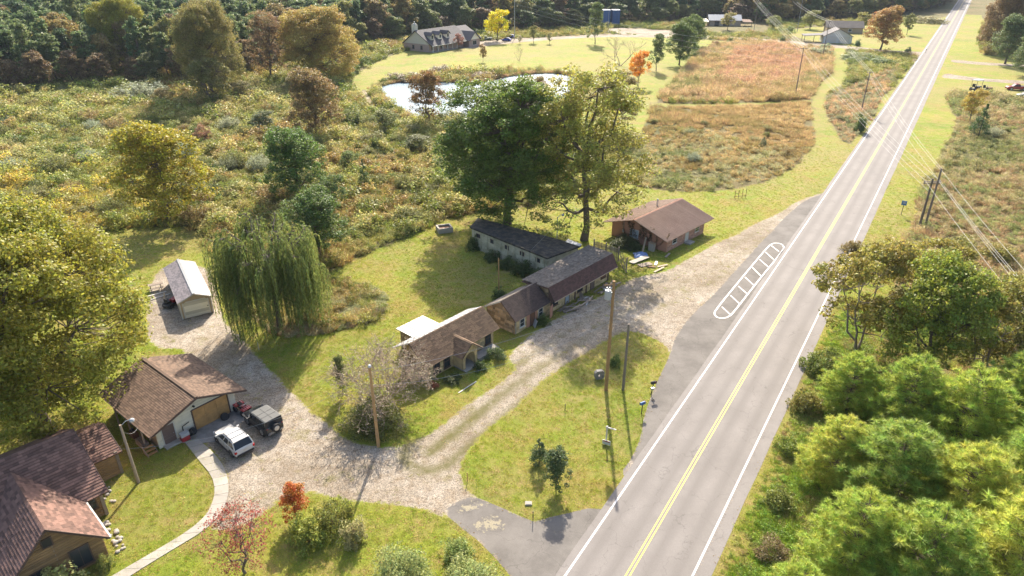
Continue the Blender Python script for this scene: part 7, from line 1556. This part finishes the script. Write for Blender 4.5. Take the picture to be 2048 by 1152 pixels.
cr = NG.nodes.new('ShaderNodeCombineXYZ'); NG.links.new(na('rz', 'FLOAT'), cr.inputs[2]); NG.links.new(cr.outputs[0], ip.inputs['Rotation']); NG.links.new(na('scl', 'FLOAT'), ip.inputs['Scale']); NG.links.new(ip.outputs[0], go.inputs[0])
LIBW = bpy.data.collections.new('wood_kinds')
for k, pr in enumerate(P_fb + P_fp):
    lf_ = pr.geo[0]; o = bpy.data.objects.new('w%d' % k, np_mesh('w', lf_[0], lf_[1], lf_[2], M['cover'])); LIBW.objects.link(o)
NGW = NG.copy(); [setattr(n_.inputs[0], 'default_value', LIBW) for n_ in NGW.nodes if n_.bl_idname == 'GeometryNodeCollectionInfo']
def scatter(name, P, idx, scl, tint, label=None, cat=None, parent=None, ng=None):
    me = bpy.data.meshes.new(name); P3 = np.c_[P, np.full(len(P), .0)] if P.shape[1] == 2 else P; me.vertices.add(len(P3)); me.vertices.foreach_set('co', P3.astype(np.float32).ravel())
    at = me.attributes.new('idx', 'INT', 'POINT'); at.data.foreach_set('value', idx.astype(np.int32))
    at = me.attributes.new('scl', 'FLOAT', 'POINT'); at.data.foreach_set('value', scl.astype(np.float32)); at = me.attributes.new('rz', 'FLOAT', 'POINT'); at.data.foreach_set('value', (r.random(len(P)) * 6.283).astype(np.float32))
    at = me.attributes.new('tint', 'FLOAT_COLOR', 'POINT'); at.data.foreach_set('color', np.c_[tint, np.ones(len(P))].astype(np.float32).ravel())
    me.materials.append(M['cover']); o = link(bpy.data.objects.new(name, me), parent); m = o.modifiers.new('scatter', 'NODES'); m.node_group = ng or NG; stuff(o); tag(o, label, cat); return o
def pn2(P, f, seed):
    q = np.random.default_rng(seed); s = 0
    for o in range(4):
        for k in range(3):
            a = q.random() * 6.283; s = s + np.sin((P @ np.array([math.cos(a), math.sin(a)])) * f * 2 ** o * (1 + q.random()) + q.random() * 6.28) / (1.5 ** o)
    return s / 4.2
def pal_mix(P, cols, f, seed):
    cols = np.array(cols); n1 = pn2(P, f, seed); n2 = pn2(P, f * 3, seed + 1); x = np.clip((n1 * .5 + n2 * .35 + r.normal(0, .16, len(P)) + .5), 0, .999) * len(cols); return cols[x.astype(int)] * 1.5 * (.75 + .5 * r.random(len(P)))[:, None]
def world_samples(xlo, xhi, ylo, yhi, n):
    "random points on the ground inside a stretch of the surveyed area, thinner far away"
    out = []
    Y = np.geomspace(ylo, yhi, 24)
    for a, b_ in zip(Y[:-1], Y[1:]):
        m = (a + b_) / 2; wd = (m * cP + CAM_H * sP) / FPX; x0, x1 = (xlo - 1024) * wd, (xhi - 1024) * wd; area = (x1 - x0) * (b_ - a); den = min(1.0, (90 / m) ** 1.35)
        k = int(area * den * n); out.append(np.stack([r.uniform(x0, x1, k), r.uniform(a, b_, k)], 1))
    return np.concatenate(out)
P = world_samples(-120, 2170, 33, 430, 3.0); dens = pn2(P, .09, 91); P = P[r.random(len(P)) < np.clip(.75 + .6 * dens, .3, 1)]; P = P[free(P)]; X = npx(P)
wd_in = inside(np.concatenate([FEW, FEW[::-1] * 1.5]), P); P = P[~wd_in | (r.random(len(P)) < .2)]; X = npx(P)
def ez(poly): return inside(np.array(poly, float), X)
tint = pal_mix(P, [(.07, .095, .022), (.14, .165, .032), (.23, .235, .08), (.19, .185, .045), (.29, .255, .095), (.13, .145, .03), (.23, .175, .06)], .06, 3)
tall = r.random(len(P)); idx = np.select([tall < .32, tall < .55, tall < .72, tall < .85], [0, 1, 2, 3], 4); scl = .8 + .8 * r.random(len(P))
z1 = ez([(1300, 205), (1330, 160), (1410, 80), (1570, 80), (1670, 90), (1665, 150), (1610, 205)]); redp = ez([(1430, 160), (1470, 100), (1560, 90), (1610, 110), (1600, 160), (1500, 175)])
tint[z1] = pal_mix(P[z1], [(.16, .17, .06), (.30, .24, .12), (.34, .26, .14), (.30, .22, .11), (.26, .22, .09)], .06, 8); tint[redp & z1] = pal_mix(P[redp & z1], [(.30, .20, .11), (.34, .23, .14), (.31, .24, .12)], .06, 9); idx[z1] = np.where(r.random(z1.sum()) < .75, 2, 4)
z2 = ez([(1290, 210), (1640, 205), (1640, 300), (1500, 290), (1380, 260), (1260, 300)]); tint[z2] = pal_mix(P[z2], [(.20, .17, .07), (.28, .21, .10), (.25, .19, .08), (.33, .26, .13)], .07, 10); idx[z2] = np.where(r.random(z2.sum()) < .8, 3, 2); scl[z2] *= .8
z3 = ez([(1260, 300), (1380, 262), (1500, 292), (1640, 300), (1600, 360), (1400, 390), (1240, 370)]); tint[z3] = pal_mix(P[z3], [(.13, .15, .05), (.22, .21, .08), (.28, .27, .14), (.30, .23, .10), (.20, .16, .06)], .08, 11); scl[z3] *= .8
z4 = ez([(1640, 200), (1800, 130), (1720, 300), (1660, 300)]); tint[z4] = pal_mix(P[z4], [(.30, .21, .10), (.22, .22, .12), (.34, .24, .13), (.17, .18, .08)], .1, 12); scl[z4] *= .75
z5 = (X[:, 0] > 1750) & (X[:, 1] > 185) & (X[:, 1] < 620) & (road_t(P) < 0); tint[z5] = pal_mix(P[z5], [(.16, .17, .06), (.22, .20, .08), (.28, .24, .12), (.25, .18, .09), (.18, .20, .07)], .08, 13); scl[z5] *= .8
z6 = (X[:, 0] < 330) & (X[:, 1] > 330) & (X[:, 1] < 520); tint[z6] = pal_mix(P[z6], [(.15, .17, .04), (.22, .22, .045), (.32, .26, .05), (.20, .18, .06)], .1, 14)
z7 = (X[:, 1] > 620) & (road_t(P) < 0); tint[z7] = pal_mix(P[z7], [(.12, .15, .03), (.18, .20, .04), (.22, .22, .06), (.24, .17, .07)], .15, 15); scl[z7] *= .7
lz = (X[:, 0] < 1000) & (X[:, 1] < 470); bg_ = lz & (r.random(len(P)) < .22); scl[lz] *= 1.15; scl[bg_] *= 1.7; idx[bg_] = r.integers(0, 2, bg_.sum()); scl *= 1 + .35 * np.clip(pn2(P, .13, 92), -1, 1); scl *= np.clip(1 + (npx(P)[:, 1] < 250) * .4, 1, 1.5)
scatter('rough_vegetation', P, idx, scl, tint, 'dense knee to chest high weeds, brambles and dry grasses of the rough ground', 'weeds')
tv = road_t(P_ := world_samples(1380, 2170, 30, 75, 13)); m_ = (tv < -(HWR + SH_R + .5)) & (tv > -16) & (npx(P_)[:, 1] > 600) & (r.random(len(P_)) < np.clip((-tv - HWR - SH_R) / 2.5, .3, 1)); P_ = P_[m_]; tv = tv[m_]
scatter('verge_weeds', P_, np.where(r.random(len(P_)) < .5, 1, 3), (.35 + .45 * r.random(len(P_))) * np.clip((-tv - 2.5) / 5, .5, 1.3), pal_mix(P_, [(.12, .19, .025), (.17, .24, .035), (.14, .20, .03), (.21, .22, .06), (.24, .18, .07)], .3, 61), 'tangle of green verge weeds between the road edge and the roadside pines', 'weeds')
# weeds heap in the lawn behind the willow and short rough edge along the mown borders
blob = GA([(668, 572), (700, 566), (735, 572), (768, 590), (770, 612), (745, 640), (700, 655), (640, 668), (600, 672), (560, 672), (530, 660), (560, 640), (620, 610)])
lo, hi = blob.min(0), blob.max(0); C = r.uniform(lo, hi, (1500, 2)); C = C[inside(blob, C)]
scatter('weed_patch', C, np.where(r.random(len(C)) < .6, 1, 3), .55 + .5 * r.random(len(C)), pal_mix(C, [(.16, .18, .06), (.24, .25, .12), (.30, .28, .17), (.22, .16, .08)], .3, 20), 'rounded patch of tangled weeds in the bright lawn below the willow', 'weeds')
# short grass on the lawns near the camera
P = world_samples(-80, 2130, 28, 175, 13); P = P[r.random(len(P)) < np.clip((175 - P[:, 1]) / 110, 0, 1)]; m = in_zone(P, ['lawn', 'grass']) & ~in_zone(P, ['asphalt', 'pond']); t = road_t(P); m &= ~((t < HWL + SH_L + .1) & (t > -(HWR + SH_R + .1)))
g = in_zone(P, ['gravel', 'far_']); m &= ~g | (r.random(len(P)) < .02); P = P[m]
tint = pal_mix(P, [(.165, .21, .026), (.22, .25, .035), (.25, .25, .042), (.19, .225, .03), (.33, .28, .09)], .2, 30); idx = np.where(r.random(len(P)) < .88, 5, 6); tint[idx == 6] = np.array([(.34, .20, .08)]) * (.7 + .6 * r.random((idx == 6).sum()))[:, None]
scatter('lawn_grass', P, idx, .7 + .6 * r.random(len(P)), tint, 'short yellow green mown grass with fallen leaves on the lawns', 'grass')
if REST:
    C = np.array([q for q, h in REST]); hh = np.array([h for q, h in REST]); n = len(C); cc = np.array(dcol + [(.075, .11, .042), (.06, .095, .04)]) * 1.3
    scatter('far_wood', C, r.integers(0, 5, n), hh / 17 * 1.1, cc[r.integers(0, len(cc), n)], 'rows of treetops of the dense wood receding beyond the top edge of the picture', 'wood', ng=NGW)
# reeds round the pond
PQ = zq('pond_water')[0]; n = 2600; k = r.integers(0, len(PQ), n); C = PQ[k] + r.normal(0, .9, (n, 2)); C = C[~inside(PQ, C) | (edist(PQ, C) < .5)]
scatter('pond_reeds', C, np.where(r.random(len(C)) < .7, 2, 0), .7 + .6 * r.random(len(C)), pal_mix(C, [(.22, .20, .08), (.30, .22, .11), (.20, .13, .07)], .1, 33), 'brown reeds and weeds fringing the pond', 'reeds')
print('leaf faces', NL)
# ---------------------------------------------------------------- autumn haze
m = bpy.data.materials.new('haze'); m.use_nodes = True; nt = m.node_tree; nt.nodes.clear()
pv = nt.nodes.new('ShaderNodeVolumePrincipled'); pv.inputs['Color'].default_value = (.72, .84, 1.0, 1); pv.inputs['Density'].default_value = .00007; pv.inputs['Anisotropy'].default_value = .1
mo = nt.nodes.new('ShaderNodeOutputMaterial'); nt.links.new(pv.outputs[0], mo.inputs['Volume'])
hz = MB(); hz.box((0, 2300, 21.5), (8100, 5900, 45.2)); stuff(hz.build('haze', m))
